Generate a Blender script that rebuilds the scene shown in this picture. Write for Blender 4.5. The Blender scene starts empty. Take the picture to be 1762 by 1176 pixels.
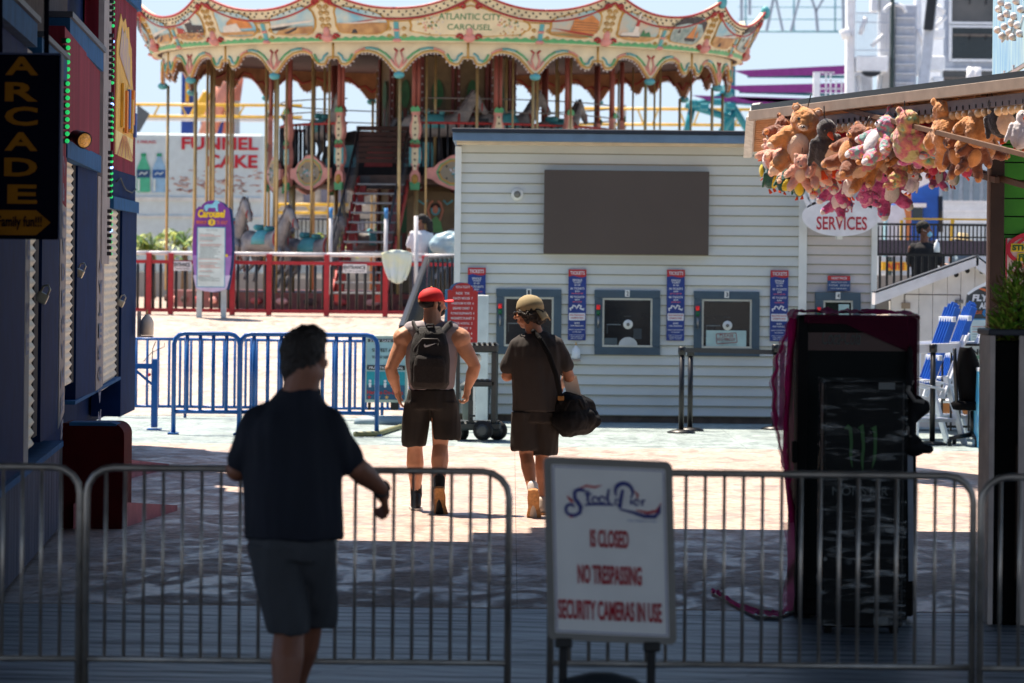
import bpy, math, random
from mathutils import Vector, Matrix, noise
R = math.radians
random.seed(7)
S = bpy.context.scene
COL = S.collection

# ------------------------------------------------------------------ camera
F = 6200.0            # focal length in pixels of the 1762 px wide photograph
EYE = 1.95
ROLL = R(0.6)
PX, PY = 881.0, 462.0
cam_d = bpy.data.cameras.new('camera'); cam = bpy.data.objects.new('camera', cam_d); COL.objects.link(cam)
cam_d.sensor_width = 36.0; cam_d.lens = F / 1762.0 * 36.0
cam_d.shift_y = -(588.0 - PY) / 1762.0
cam_d.clip_start = 0.5; cam_d.clip_end = 3000
cam.location = (0, 0, EYE)
cam.rotation_euler = (Matrix.Rotation(R(90), 3, 'X') @ Matrix.Rotation(ROLL, 3, 'Z')).to_euler()
cam_d.dof.use_dof = True; cam_d.dof.focus_distance = 29.0; cam_d.dof.aperture_fstop = 4.2
S.camera = cam

# ------------------------------------------------------------------ light
SUN_EL, SX, SY = 65.7, -0.70, 0.714          # direction towards the sun: left of and beyond the place
S.view_settings.view_transform = 'Standard'; S.view_settings.look = 'None'
S.view_settings.exposure = 1.12; S.view_settings.gamma = 1
w = bpy.data.worlds.new('World'); S.world = w; w.use_nodes = True
nt = w.node_tree; bg = nt.nodes['Background']
sky = nt.nodes.new('ShaderNodeTexSky'); sky.sky_type = 'NISHITA'; sky.sun_disc = False
sky.sun_elevation = R(SUN_EL); sky.sun_rotation = math.atan2(SX, SY)
sky.air_density = 1.3; sky.dust_density = 1.6; sky.ozone_density = 1.5
# the low sky is milky with sea haze: pale blue near the horizon, the sky model above it
tcw = nt.nodes.new('ShaderNodeTexCoord'); sx_ = nt.nodes.new('ShaderNodeSeparateXYZ'); nt.links.new(tcw.outputs['Generated'], sx_.inputs[0])
mr = nt.nodes.new('ShaderNodeMapRange'); mr.inputs['From Min'].default_value = 0.06; mr.inputs['From Max'].default_value = .30; mr.inputs['To Min'].default_value = .92; mr.inputs['To Max'].default_value = .0
nt.links.new(sx_.outputs['Z'], mr.inputs['Value'])
mxw = nt.nodes.new('ShaderNodeMix'); mxw.data_type = 'RGBA'; nt.links.new(mr.outputs[0], mxw.inputs[0])
tint = nt.nodes.new('ShaderNodeMix'); tint.data_type = 'RGBA'; tint.blend_type = 'MULTIPLY'; tint.inputs[0].default_value = 1; tint.inputs[7].default_value = (.84, .98, 1.16, 1)
nt.links.new(sky.outputs[0], tint.inputs[6]); nt.links.new(tint.outputs[2], mxw.inputs[6]); mxw.inputs[7].default_value = (6.0, 7.35, 8.8, 1)
nt.links.new(mxw.outputs[2], bg.inputs[0]); bg.inputs[1].default_value = 0.058
sd = bpy.data.lights.new('sun', 'SUN'); so = bpy.data.objects.new('sun', sd); COL.objects.link(so)
sd.energy = 5.0; sd.angle = R(0.5); sd.color = (1.0, .87, .72)
c = math.cos(R(SUN_EL)); so.rotation_euler = Vector((SX*c, SY*c, math.sin(R(SUN_EL)))).to_track_quat('Z', 'Y').to_euler()
so.location = (-20, 20, 60)
S.cycles.max_bounces = 6; S.cycles.diffuse_bounces = 3; S.cycles.glossy_bounces = 3
S.cycles.transmission_bounces = 5; S.cycles.transparent_max_bounces = 8
S.cycles.use_denoising = True
S.cycles.sample_clamp_indirect = 4.0
S.cycles.caustics_reflective = False; S.cycles.caustics_refractive = False

# ------------------------------------------------------------------ pixel -> world
CR, SR = math.cos(ROLL), math.sin(ROLL)
def W(px, py, Y):
    dx, dy = px - PX, py - PY
    return Vector(((dx*CR + dy*SR) * Y / F, Y, EYE - (-dx*SR + dy*CR) * Y / F))
def G(px, py, z=0.0):                       # point of the photograph on the level z
    dx, dy = px - PX, py - PY
    v = -dx*SR + dy*CR
    Y = (EYE - z) * F / v
    return Vector(((dx*CR + dy*SR) * Y / F, Y, z))
def plane(cx, cy, Y, yaw=0.0):
    c = W(cx, cy, Y); k = Y / F; ca, sa = math.cos(yaw), math.sin(yaw)
    def fn(u, v, off=0.0):
        a = (u - cx) * k
        return Vector((c.x + a*ca + off*sa, c.y + a*sa - off*ca, c.z - (v - cy) * k))
    return fn

# ------------------------------------------------------------------ materials
MATS = {}
def srgb(c):
    return tuple(((x/255)/12.92 if x/255 <= .04045 else ((x/255+.055)/1.055)**2.4) for x in c)
def M(name, col=(.5, .5, .5), rough=.6, metal=0.0, var=.12, scale=6.0, bump=0.0, bscale=40.0, emit=0.0, coat=0.0,
      trans=0.0, alpha=1.0, stretch=(1, 1, 1), col2=None, spec=.5, sheen=0.0, detail=4.0, contrast=None):
    if name in MATS: return MATS[name]
    m = bpy.data.materials.new(name); m.use_nodes = True; MATS[name] = m
    n = m.node_tree.nodes; l = m.node_tree.links; b = n['Principled BSDF']
    tc = n.new('ShaderNodeTexCoord'); mp = n.new('ShaderNodeMapping'); mp.inputs['Scale'].default_value = stretch
    l.new(tc.outputs['Object'], mp.inputs[0])
    nz = n.new('ShaderNodeTexNoise'); nz.inputs['Scale'].default_value = scale; nz.inputs['Detail'].default_value = detail
    l.new(mp.outputs[0], nz.inputs['Vector'])
    cr = n.new('ShaderNodeValToRGB')
    c2 = col2 if col2 else tuple(min(1, x*(1+var)) for x in col)
    c1 = col if col2 else tuple(x*(1-var) for x in col)
    lo, hi = contrast if contrast else (.3, .7)
    cr.color_ramp.elements[0].position = lo; cr.color_ramp.elements[1].position = hi
    cr.color_ramp.elements[0].color = (*c1, 1); cr.color_ramp.elements[1].color = (*c2, 1)
    l.new(nz.outputs[0], cr.inputs[0]); l.new(cr.outputs[0], b.inputs['Base Color'])
    b.inputs['Roughness'].default_value = rough; b.inputs['Metallic'].default_value = metal
    b.inputs['Specular IOR Level'].default_value = spec
    b.inputs['Coat Weight'].default_value = coat; b.inputs['Sheen Weight'].default_value = sheen
    if trans: b.inputs['Transmission Weight'].default_value = trans
    if alpha < 1: b.inputs['Alpha'].default_value = alpha
    if emit:
        b.inputs['Emission Color'].default_value = (*col, 1); b.inputs['Emission Strength'].default_value = emit
    if bump:
        n2 = n.new('ShaderNodeTexNoise'); n2.inputs['Scale'].default_value = bscale; n2.inputs['Detail'].default_value = 3
        l.new(mp.outputs[0], n2.inputs['Vector'])
        bp = n.new('ShaderNodeBump'); bp.inputs['Strength'].default_value = bump; bp.inputs['Distance'].default_value = .02
        l.new(n2.outputs[0], bp.inputs['Height']); l.new(bp.outputs[0], b.inputs['Normal'])
    return m
def P(name, rgb, **k):                       # paint given by its sRGB colour
    return M(name, srgb(rgb), **k)

# ------------------------------------------------------------------ text
FONT = {}
def glyphs(s, bold=0.0, shear=0.0):
    key = (s, bold, shear)
    if key in FONT: return FONT[key]
    cu = bpy.data.curves.new('t', 'FONT'); cu.body = s; cu.offset = bold; cu.shear = shear; cu.resolution_u = 3
    o = bpy.data.objects.new('t', cu); COL.objects.link(o)
    dg = bpy.context.evaluated_depsgraph_get(); dg.update()
    me = bpy.data.meshes.new_from_object(o.evaluated_get(dg))
    vs = [(v.co.x, v.co.y) for v in me.vertices]; fs = [tuple(p.vertices) for p in me.polygons]
    bpy.data.objects.remove(o); bpy.data.curves.remove(cu); bpy.data.meshes.remove(me)
    x0 = min(v[0] for v in vs); x1 = max(v[0] for v in vs); y0 = min(v[1] for v in vs); y1 = max(v[1] for v in vs)
    vs = [((x-x0)/(x1-x0), (y-y0)/(y1-y0)) for x, y in vs]
    FONT[key] = (vs, fs); return FONT[key]

# ------------------------------------------------------------------ mesh builder
def slabs(poly, step=None):
    us = sorted(set(round(p[0], 5) for p in poly))
    if step:
        a, b = us[0], us[-1]; k = max(1, int((b-a)/step)); us = sorted(set(us + [round(a+(b-a)*i/k, 5) for i in range(k+1)]))
    out = []; n = len(poly)
    for ua, ub in zip(us, us[1:]):
        if ub - ua < 1e-4: continue
        um = (ua+ub)/2; hits = []
        for i in range(n):
            (x0, y0), (x1, y1) = poly[i], poly[(i+1) % n]
            if min(x0, x1) < um < max(x0, x1):
                f = lambda u: y0 + (y1-y0)*(u-x0)/(x1-x0)
                hits.append((f(um), f(ua), f(ub)))
        hits.sort()
        for a, b in zip(hits[::2], hits[1::2]):
            out.append(((ua, a[1]), (ub, a[2]), (ub, b[2]), (ua, b[1])))
    return out
class MB:
    def __init__(s): s.v = []; s.f = []; s.m = []; s.sm = []
    def add(s, vs, fs, m=0, smooth=False):
        o = len(s.v); s.v.extend(Vector(v) for v in vs)
        for f in fs: s.f.append(tuple(o+i for i in f)); s.m.append(m); s.sm.append(smooth)
        return s
    def box(s, x0, x1, y0, y1, z0, z1, m=0, b=0.0):
        if x1 < x0: x0, x1 = x1, x0
        if y1 < y0: y0, y1 = y1, y0
        if z1 < z0: z0, z1 = z1, z0
        return s.obox(Vector(((x0+x1)/2, (y0+y1)/2, (z0+z1)/2)), (x1-x0, y1-y0, z1-z0), None, m, b)
    def obox(s, c, size, rot=None, m=0, b=0.0):
        hx, hy, hz = size[0]/2, size[1]/2, size[2]/2; c = Vector(c)
        b = min(b, hx*.45, hy*.45, hz*.45)
        if b <= 0:
            vs = [(x, y, z) for x in (-hx, hx) for y in (-hy, hy) for z in (-hz, hz)]
            fs = [(0, 1, 3, 2), (4, 6, 7, 5), (0, 4, 5, 1), (2, 3, 7, 6), (0, 2, 6, 4), (1, 5, 7, 3)]
        else:
            vs = []; idx = {}
            for sx in (-1, 1):
                for sy in (-1, 1):
                    for sz in (-1, 1):
                        for a in range(3):
                            p = [sx*(hx-b), sy*(hy-b), sz*(hz-b)]; p[a] = (sx*hx, sy*hy, sz*hz)[a]
                            idx[(sx, sy, sz, a)] = len(vs); vs.append(p)
            fs = []
            for a in range(3):
                o1, o2 = [(1, 2), (2, 0), (0, 1)][a]
                for sg in (-1, 1):
                    q = []
                    for d1, d2 in ((-1, -1), (1, -1), (1, 1), (-1, 1)):
                        k = [0, 0, 0]; k[a] = sg; k[o1] = d1; k[o2] = d2; q.append(idx[(*k, a)])
                    fs.append(tuple(q) if sg > 0 else tuple(reversed(q)))
            for a in range(3):
                o1, o2 = [(1, 2), (2, 0), (0, 1)][a]
                for d1 in (-1, 1):
                    for d2 in (-1, 1):
                        q = []
                        for e, ax in ((-1, o1), (1, o1), (1, o2), (-1, o2)):
                            k = [0, 0, 0]; k[a] = e; k[o1] = d1; k[o2] = d2; q.append(idx[(*k, ax)])
                        fs.append(tuple(q))
            for sx in (-1, 1):
                for sy in (-1, 1):
                    for sz in (-1, 1): fs.append(tuple(idx[(sx, sy, sz, a)] for a in range(3)))
        if rot is not None: vs = [rot @ Vector(v) for v in vs]
        return s.add([Vector(v)+c for v in vs], fs, m)
    def pb(s, x0, y0, x1, y1, Y, d, m=0, b=0.0):          # box whose front face covers pixels x0..x1, y0..y1 at distance Y
        c = W((x0+x1)/2, (y0+y1)/2, Y); k = Y/F
        return s.box(c.x-(x1-x0)*k/2, c.x+(x1-x0)*k/2, Y, Y+d, c.z-(y1-y0)*k/2, c.z+(y1-y0)*k/2, m, b)
    def bar(s, a, b, wd, dp, m=0, bev=0.0, up=(0, 0, 1)):   # rectangular bar between two points
        a, b = Vector(a), Vector(b); z = (b-a).normalized(); u = Vector(up)
        if abs(z.dot(u)) > .98: u = Vector((0, 1, 0))
        x = u.cross(z).normalized(); y = z.cross(x)
        rot = Matrix((x, y, z)).transposed()
        return s.obox((a+b)/2, (wd, dp, (b-a).length), rot, m, bev)
    def tube(s, pts, r, m=0, n=8, caps=True, closed=False):
        pts = [Vector(p) for p in pts]; k = len(pts); vs = []; fs = []; prev = None
        for i, p in enumerate(pts):
            if closed: t = pts[(i+1) % k]-pts[i-1]
            else: t = pts[min(i+1, k-1)]-pts[max(i-1, 0)]
            t.normalize()
            if prev is None:
                u = Vector((0, 0, 1)) if abs(t.z) < .9 else Vector((0, 1, 0)); x = t.cross(u).normalized()
            else: x = (prev - t*prev.dot(t)).normalized()
            prev = x; y = t.cross(x); rr = r[i] if isinstance(r, (list, tuple)) else r
            for j in range(n):
                a = 2*math.pi*j/n; vs.append(p + x*(math.cos(a)*rr) + y*(math.sin(a)*rr))
        for i in range(k if closed else k-1):
            i2 = (i+1) % k
            for j in range(n): fs.append((i*n+j, i*n+(j+1) % n, i2*n+(j+1) % n, i2*n+j))
        if caps and not closed: fs.append(tuple(range(n-1, -1, -1))); fs.append(tuple((k-1)*n+j for j in range(n)))
        return s.add(vs, fs, m, n > 4)
    def cyl(s, a, b, r0, r1=None, m=0, n=12): return s.tube([a, b], [r0, r0 if r1 is None else r1], m, n)
    def ell(s, c, r, m=0, n=12, rot=None):
        if not isinstance(r, (list, tuple)): r = (r, r, r)
        c = Vector(c); vs = []; fs = []; h = max(4, n//2+1)
        for i in range(h+1):
            th = math.pi*i/h
            for j in range(n):
                ph = 2*math.pi*j/n; p = Vector((r[0]*math.sin(th)*math.cos(ph), r[1]*math.sin(th)*math.sin(ph), r[2]*math.cos(th)))
                vs.append(c + (rot @ p if rot is not None else p))
        for i in range(h):
            for j in range(n): fs.append((i*n+j, (i+1)*n+j, (i+1)*n+(j+1) % n, i*n+(j+1) % n))
        return s.add(vs, fs, m, True)
    def cap(s, a, b, r0, r1, m=0, n=12, fl=1.0, ax=None):      # tapered capsule (fl squashes it along its side axis)
        a, b = Vector(a), Vector(b); t = (b-a).normalized()
        u = Vector(ax) if ax else (Vector((0, 1, 0)) if abs(t.y) < .8 else Vector((1, 0, 0)))
        x = t.cross(u).normalized(); y = x.cross(t)
        vs = []; fs = []; rows = []
        for i in range(4): th = math.pi/2*(1-i/4); rows.append((a - t*(r0*math.sin(th)), r0*math.cos(th)))
        rows.append((a, r0)); rows.append((b, r1))
        for i in range(1, 5): th = math.pi/2*i/4; rows.append((b + t*(r1*math.sin(th)), r1*math.cos(th)))
        for p, rr in rows:
            rr = max(rr, 1e-4)
            for j in range(n):
                g = 2*math.pi*j/n; vs.append(p + x*(math.cos(g)*rr) + y*(math.sin(g)*rr*fl))
        for i in range(len(rows)-1):
            for j in range(n): fs.append((i*n+j, i*n+(j+1) % n, (i+1)*n+(j+1) % n, (i+1)*n+j))
        fs.append(tuple(range(n-1, -1, -1))); fs.append(tuple((len(rows)-1)*n+j for j in range(n)))
        return s.add(vs, fs, m, True)
    def loft(s, rings, m=0, n=20, p=2.0, smooth=True, caps=True):  # rings: (centre, rx, ry) horizontal super-ellipses or with a tilt matrix
        vs = []; fs = []
        for rg in rings:
            c, rx, ry = Vector(rg[0]), rg[1], rg[2]; rot = rg[3] if len(rg) > 3 else None
            for j in range(n):
                a = 2*math.pi*j/n; ca, sa = math.cos(a), math.sin(a)
                q = Vector((rx*math.copysign(abs(ca)**(2/p), ca), ry*math.copysign(abs(sa)**(2/p), sa), 0))
                vs.append(c + (rot @ q if rot is not None else q))
        for i in range(len(rings)-1):
            for j in range(n): fs.append((i*n+j, i*n+(j+1) % n, (i+1)*n+(j+1) % n, (i+1)*n+j))
        if caps: fs.append(tuple(range(n-1, -1, -1))); fs.append(tuple((len(rings)-1)*n+j for j in range(n)))
        return s.add(vs, fs, m, smooth)
    def shape(s, poly, fn, off=0.0, m=0, step=None, thick=0.0, ms=None):   # a 2-D outline laid on the surface fn
        for q in slabs(poly, step): s.add([fn(u, v, off) for u, v in q], [(0, 1, 2, 3)], m)
        if thick:
            ms = m if ms is None else ms
            for q in slabs(poly, step): s.add([fn(u, v, off-thick) for u, v in q], [(3, 2, 1, 0)], ms)
            pp = poly; n = len(pp)
            for i in range(n):
                a, b = pp[i], pp[(i+1) % n]; kk = max(1, int(abs(b[0]-a[0])/step)) if step else 1
                for t in range(kk):
                    a2 = (a[0]+(b[0]-a[0])*t/kk, a[1]+(b[1]-a[1])*t/kk); b2 = (a[0]+(b[0]-a[0])*(t+1)/kk, a[1]+(b[1]-a[1])*(t+1)/kk)
                    s.add([fn(*a2, off), fn(*b2, off), fn(*b2, off-thick), fn(*a2, off-thick)], [(0, 1, 2, 3)], ms)
        return s
    def rect(s, x0, y0, x1, y1, fn, off=0.0, m=0, step=None, thick=0.0):
        return s.shape([(x0, y0), (x1, y0), (x1, y1), (x0, y1)], fn, off, m, step, thick)
    def text(s, t, x0, y0, x1, y1, fn, off=.004, m=0, bold=0.012, shear=0, arch=0.0):   # y0 top, y1 bottom
        vs, fs = glyphs(t, bold, shear)
        out = []
        for a, b in vs:
            u = x0+(x1-x0)*a; v = y1+(y0-y1)*b + arch*(4*(a-.5)**2)
            out.append(fn(u, v, off))
        return s.add(out, fs, m)
    def line(s, pts, wd, fn, off=.006, m=0):                # flat painted stroke of constant width on the surface fn
        for i in range(len(pts)-1):
            (x0, y0), (x1, y1) = pts[i], pts[i+1]; L = math.hypot(x1-x0, y1-y0) or 1
            nx, ny = -(y1-y0)/L*wd/2, (x1-x0)/L*wd/2
            s.add([fn(x0+nx, y0+ny, off), fn(x1+nx, y1+ny, off), fn(x1-nx, y1-ny, off), fn(x0-nx, y0-ny, off)], [(0, 1, 2, 3)], m)
        return s
    def stroke(s, pts, wds, fn, off=.006, m=0):             # calligraphic stroke with a width per point
        n = len(pts)
        L = []; Rr = []
        for i in range(n):
            a = pts[max(i-1, 0)]; b = pts[min(i+1, n-1)]; dx, dy = b[0]-a[0], b[1]-a[1]; l = math.hypot(dx, dy) or 1
            w_ = wds[min(i, len(wds)-1)] if isinstance(wds, (list, tuple)) else wds
            L.append((pts[i][0]-dy/l*w_/2, pts[i][1]+dx/l*w_/2)); Rr.append((pts[i][0]+dy/l*w_/2, pts[i][1]-dx/l*w_/2))
        for i in range(n-1): s.add([fn(*L[i], off), fn(*L[i+1], off), fn(*Rr[i+1], off), fn(*Rr[i], off)], [(0, 1, 2, 3)], m)
        return s
    def mesh(s, name):
        me = bpy.data.meshes.new(name); me.from_pydata([tuple(v) for v in s.v], [], s.f)
        me.polygons.foreach_set('material_index', s.m); me.polygons.foreach_set('use_smooth', s.sm); me.update()
        return me
    def build(s, name, mats, parent=None, fix=True):
        me = s.mesh(name)
        if not isinstance(mats, (list, tuple)): mats = [mats]
        for m in mats: me.materials.append(m)
        if fix:
            import bmesh
            bm = bmesh.new(); bm.from_mesh(me); bmesh.ops.recalc_face_normals(bm, faces=bm.faces); bm.to_mesh(me); bm.free()
        o = bpy.data.objects.new(name, me); COL.objects.link(o)
        if parent: o.parent = parent
        return o

def islands(s):                              # one builder per connected piece of a builder
    par = list(range(len(s.v)))
    def find(a):
        while par[a] != a: par[a] = par[par[a]]; a = par[a]
        return a
    for f in s.f:
        r = find(f[0])
        for i in f[1:]: par[find(i)] = r
    out = {}
    for f, m, sm in zip(s.f, s.m, s.sm):
        k = find(f[0]); o = out.setdefault(k, (MB(), {}))
        idx = []
        for i in f:
            if i not in o[1]: o[1][i] = len(o[0].v); o[0].v.append(s.v[i])
            idx.append(o[1][i])
        o[0].f.append(tuple(idx)); o[0].m.append(m); o[0].sm.append(sm)
    return [o[0] for o in out.values()]
def each(mb, name, mats, parent):            # every separate piece becomes a part of its own
    return [p.build(name, mats, parent) for p in islands(mb)]
def tag(o, label=None, cat=None, group=None, kind=None):
    if label: o['label'] = label
    if cat: o['category'] = cat
    if group: o['group'] = group
    if kind: o['kind'] = kind
    return o
def thing(name, label, cat, group=None, loc=(0, 0, 0)):
    o = bpy.data.objects.new(name, None); COL.objects.link(o); o.location = loc; o.empty_display_size = .2
    return tag(o, label, cat, group)
def kids(o): return [c for c in o.children]
def settle(root, loc):                       # root and parts were built in world space: move the root to its base
    loc = Vector(loc); root.location = loc
    def go(o):
        for c in o.children:
            if c.type == 'MESH' and o is root: c.data.transform(Matrix.Translation(-loc))
            elif c.type == 'MESH': c.data.transform(Matrix.Translation(-loc))
            go(c)
    bpy.context.view_layer.update(); go(root); return root
def dup(o, parent=None, **kw):
    c = o.copy(); COL.objects.link(c)
    if parent: c.parent = parent
    for ch in o.children: dup(ch, c)
    if 'label' in kw: c['label'] = kw['label']
    if 'loc' in kw: c.location = kw['loc']
    if 'rz' in kw: c.rotation_euler.z = kw['rz']
    return c
def structure(name, mb, mats, kind='structure'):
    o = mb.build(name, mats); o['kind'] = kind; return o
def arc(cx, cy, rx, ry, a0, a1, n=12): return [(cx+rx*math.cos(R(a0+(a1-a0)*i/n)), cy+ry*math.sin(R(a0+(a1-a0)*i/n))) for i in range(n+1)]
def fuse(o, voxel, smooth=4, fac=.5, fold=None):   # melt overlapping shells into one continuous skin
    md = o.modifiers.new('r', 'REMESH'); md.mode = 'VOXEL'; md.voxel_size = voxel; md.use_smooth_shade = True
    if smooth:
        ms = o.modifiers.new('s', 'SMOOTH'); ms.factor = fac; ms.iterations = smooth
    dg = bpy.context.evaluated_depsgraph_get(); dg.update()
    me = bpy.data.meshes.new_from_object(o.evaluated_get(dg)); old = o.data
    mats = list(old.materials); o.modifiers.clear(); o.data = me; me.materials.clear()
    for m in mats: me.materials.append(m)
    for p in me.polygons: p.use_smooth = True
    if fold:
        me.update(); vn = [(v.index, v.co.copy(), v.normal.copy()) for v in me.vertices]
        for i, co, no in vn: me.vertices[i].co = co + no*fold(co, no)
    me.update(); return o
# ================================================================== SETTING
def mat_planks(name, c1, c2, gap, wid, length, rot=0.0, mortar=.006, rough=.48):
    m = bpy.data.materials.new(name); m.use_nodes = True; n = m.node_tree.nodes; l = m.node_tree.links; b = n['Principled BSDF']
    tc = n.new('ShaderNodeTexCoord'); mp = n.new('ShaderNodeMapping'); mp.inputs['Rotation'].default_value = (0, 0, rot)
    l.new(tc.outputs['Object'], mp.inputs[0])
    br = n.new('ShaderNodeTexBrick'); br.inputs['Scale'].default_value = 1.0; br.inputs['Brick Width'].default_value = length
    br.inputs['Row Height'].default_value = wid; br.inputs['Mortar Size'].default_value = mortar
    br.inputs['Color1'].default_value = (*c1, 1); br.inputs['Color2'].default_value = (*c2, 1); br.inputs['Mortar'].default_value = (*gap, 1)
    l.new(mp.outputs[0], br.inputs['Vector'])
    mp2 = n.new('ShaderNodeMapping'); mp2.inputs['Scale'].default_value = (.5, 6, 1); mp2.inputs['Rotation'].default_value = (0, 0, rot)
    l.new(tc.outputs['Object'], mp2.inputs[0])
    nz = n.new('ShaderNodeTexNoise'); nz.inputs['Scale'].default_value = 1.6; nz.inputs['Detail'].default_value = 6
    l.new(mp2.outputs[0], nz.inputs['Vector'])
    cr = n.new('ShaderNodeValToRGB'); cr.color_ramp.elements[0].position = .3; cr.color_ramp.elements[1].position = .72
    cr.color_ramp.elements[0].color = (.22, .24, .27, 1); cr.color_ramp.elements[1].color = (1.6, 1.6, 1.6, 1)
    l.new(nz.outputs[0], cr.inputs[0])
    mx = n.new('ShaderNodeMix'); mx.data_type = 'RGBA'; mx.blend_type = 'MULTIPLY'; mx.inputs[0].default_value = 1
    l.new(br.outputs[0], mx.inputs[6]); l.new(cr.outputs[0], mx.inputs[7]); l.new(mx.outputs[2], b.inputs['Base Color'])
    bp = n.new('ShaderNodeBump'); bp.inputs['Strength'].default_value = .6; bp.inputs['Distance'].default_value = .01; bp.invert = True
    l.new(br.outputs['Fac'], bp.inputs['Height']); l.new(bp.outputs[0], b.inputs['Normal'])
    b.inputs['Roughness'].default_value = rough
    r2 = n.new('ShaderNodeValToRGB'); r2.color_ramp.elements[0].position = .38; r2.color_ramp.elements[1].position = .62; r2.color_ramp.elements[0].color = (.03, .03, .03, 1); r2.color_ramp.elements[1].color = (.8, .8, .8, 1)
    l.new(nz.outputs[0], r2.inputs[0]); m3 = n.new('ShaderNodeMath'); m3.operation = 'MULTIPLY'; iv = n.new('ShaderNodeMath'); iv.operation = 'SUBTRACT'; iv.inputs[0].default_value = 1.25; l.new(br.outputs['Fac'], iv.inputs[1])
    l.new(r2.outputs[0], m3.inputs[0]); l.new(iv.outputs[0], m3.inputs[1]); l.new(m3.outputs[0], b.inputs['Specular IOR Level'])
    return m
def mat_slab(name, col, dark, stain=.5):
    m = bpy.data.materials.new(name); m.use_nodes = True; n = m.node_tree.nodes; l = m.node_tree.links; b = n['Principled BSDF']
    tc = n.new('ShaderNodeTexCoord')
    def noise_(sc, det, st=(1, 1, 1), dist=0):
        mp = n.new('ShaderNodeMapping'); mp.inputs['Scale'].default_value = st; l.new(tc.outputs['Object'], mp.inputs[0])
        z = n.new('ShaderNodeTexNoise'); z.inputs['Scale'].default_value = sc; z.inputs['Detail'].default_value = det; z.inputs['Distortion'].default_value = dist
        l.new(mp.outputs[0], z.inputs['Vector']); return z
    def ramp(src, a, ca, b_, cb):
        r = n.new('ShaderNodeValToRGB'); r.color_ramp.elements[0].position = a; r.color_ramp.elements[1].position = b_
        r.color_ramp.elements[0].color = (*ca, 1); r.color_ramp.elements[1].color = (*cb, 1); l.new(src, r.inputs[0]); return r
    def mul(a, b_, f=1.0):
        x = n.new('ShaderNodeMix'); x.data_type = 'RGBA'; x.blend_type = 'MULTIPLY'; x.inputs[0].default_value = f
        l.new(a, x.inputs[6]); l.new(b_, x.inputs[7]); return x.outputs[2]
    base = ramp(noise_(.7, 8, dist=.4).outputs[0], .33, dark, .66, col).outputs[0]
    st = ramp(noise_(2.2, 10, (1, 1.2, 1), .8).outputs[0], .36, (1-stain,)*3, .55, (1, 1, 1)).outputs[0]
    scuff = ramp(noise_(9, 8, (1, 1, 1), .3).outputs[0], .35, (.72, .72, .72), .6, (1, 1, 1)).outputs[0]
    vo = n.new('ShaderNodeTexVoronoi'); vo.feature = 'DISTANCE_TO_EDGE'; vo.inputs['Scale'].default_value = .45
    wp = noise_(2.2, 5); add = n.new('ShaderNodeMix'); add.data_type = 'RGBA'; add.inputs[0].default_value = .16
    l.new(tc.outputs['Object'], add.inputs[6]); l.new(wp.outputs['Color'], add.inputs[7]); l.new(add.outputs[2], vo.inputs['Vector'])
    crk = ramp(vo.outputs['Distance'], .002, (.45, .42, .4), .008, (1, 1, 1)).outputs[0]
    grit = ramp(noise_(23, 7, (1, .55, 1), .5).outputs[0], .40, (.80, .80, .80), .55, (1.04, 1.04, 1.04)).outputs[0]
    big = ramp(noise_(1.7, 7, (1, .4, 1), 1.2).outputs[0], .38, (.84, .85, .86), .58, (1, 1, 1)).outputs[0]
    out = mul(mul(mul(mul(mul(base, st), scuff), crk, .35), grit, .8), big, .8)
    l.new(out, b.inputs['Base Color']); 
    # uneven wear: polished patches catch the sky, scuffed ones do not
    rmap = ramp(noise_(2.6, 9, (1, .45, 1), 1.4).outputs[0], .40, (.36, .36, .36), .60, (.9, .9, .9)); l.new(rmap.outputs[0], b.inputs['Roughness'])
    smap = ramp(noise_(17, 7, (1, .5, 1), .8).outputs[0], .42, (.12, .12, .12), .58, (.6, .6, .6)); l.new(smap.outputs[0], b.inputs['Specular IOR Level'])
    bp = n.new('ShaderNodeBump'); bp.inputs['Strength'].default_value = .25; bp.inputs['Distance'].default_value = .01
    l.new(noise_(60, 4).outputs[0], bp.inputs['Height']); l.new(bp.outputs[0], b.inputs['Normal'])
    return m
m_peach = mat_slab('painted_slab', (.58, .435, .365), (.52, .39, .33), .14)
m_peach_shade = m_peach
m_conc = mat_slab('pale_concrete', (.37, .45, .44), (.33, .40, .39), .25)
m_ramp = mat_slab('ramp_concrete', (.56, .46, .385), (.52, .425, .36), .12)
m_base = M('pier_ground', (.36, .35, .33), .9, var=.2, scale=.4)
m_board = mat_planks('boardwalk_planks', (.21, .23, .25), (.14, .155, .175), (.05, .053, .06), .19, 3.4, R(33), .007)
m_dark = P('dark_void', (22, 20, 20), rough=.9)
structure('ground', MB().box(-400, 400, -60, 1400, -.3, -.02), m_base)
structure('boardwalk', MB().box(-30, 30, -28, 20.7, -.06, -.004), m_board)
sl = MB()
xs = [-30, -11.2, -8.4, -5.6, -2.8, 0.05, 2.9, 5.7, 8.5, 30]; ys = [20.71, 25.8, 31.0, 36.2, 39.35]
for a, b in zip(xs, xs[1:]):
    for c_, d_ in zip(ys, ys[1:]): sl.box(a+.0015, b-.0015, c_+.0015, d_-.0015, -.08, 0)
structure('painted_walkway', sl, m_peach)
structure('walkway_joints', MB().box(-30, 30, 20.75, 39.3, -.05, -.012), P('joint_dirt', (110, 96, 88), rough=.95))
sl = MB()
for a, b in zip([-40, -12, -7.5, -4.4, -.8, 2.6, 6.0, 40], [-12, -7.5, -4.4, -.8, 2.6, 6.0, 40]):
    for c_, d_ in ((39.37, 43.6), (43.61, 62)): sl.box(a+.002, b-.002, c_+.006, d_-.006, -.08, -.004)
structure('concrete_forecourt', sl, m_conc)
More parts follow.
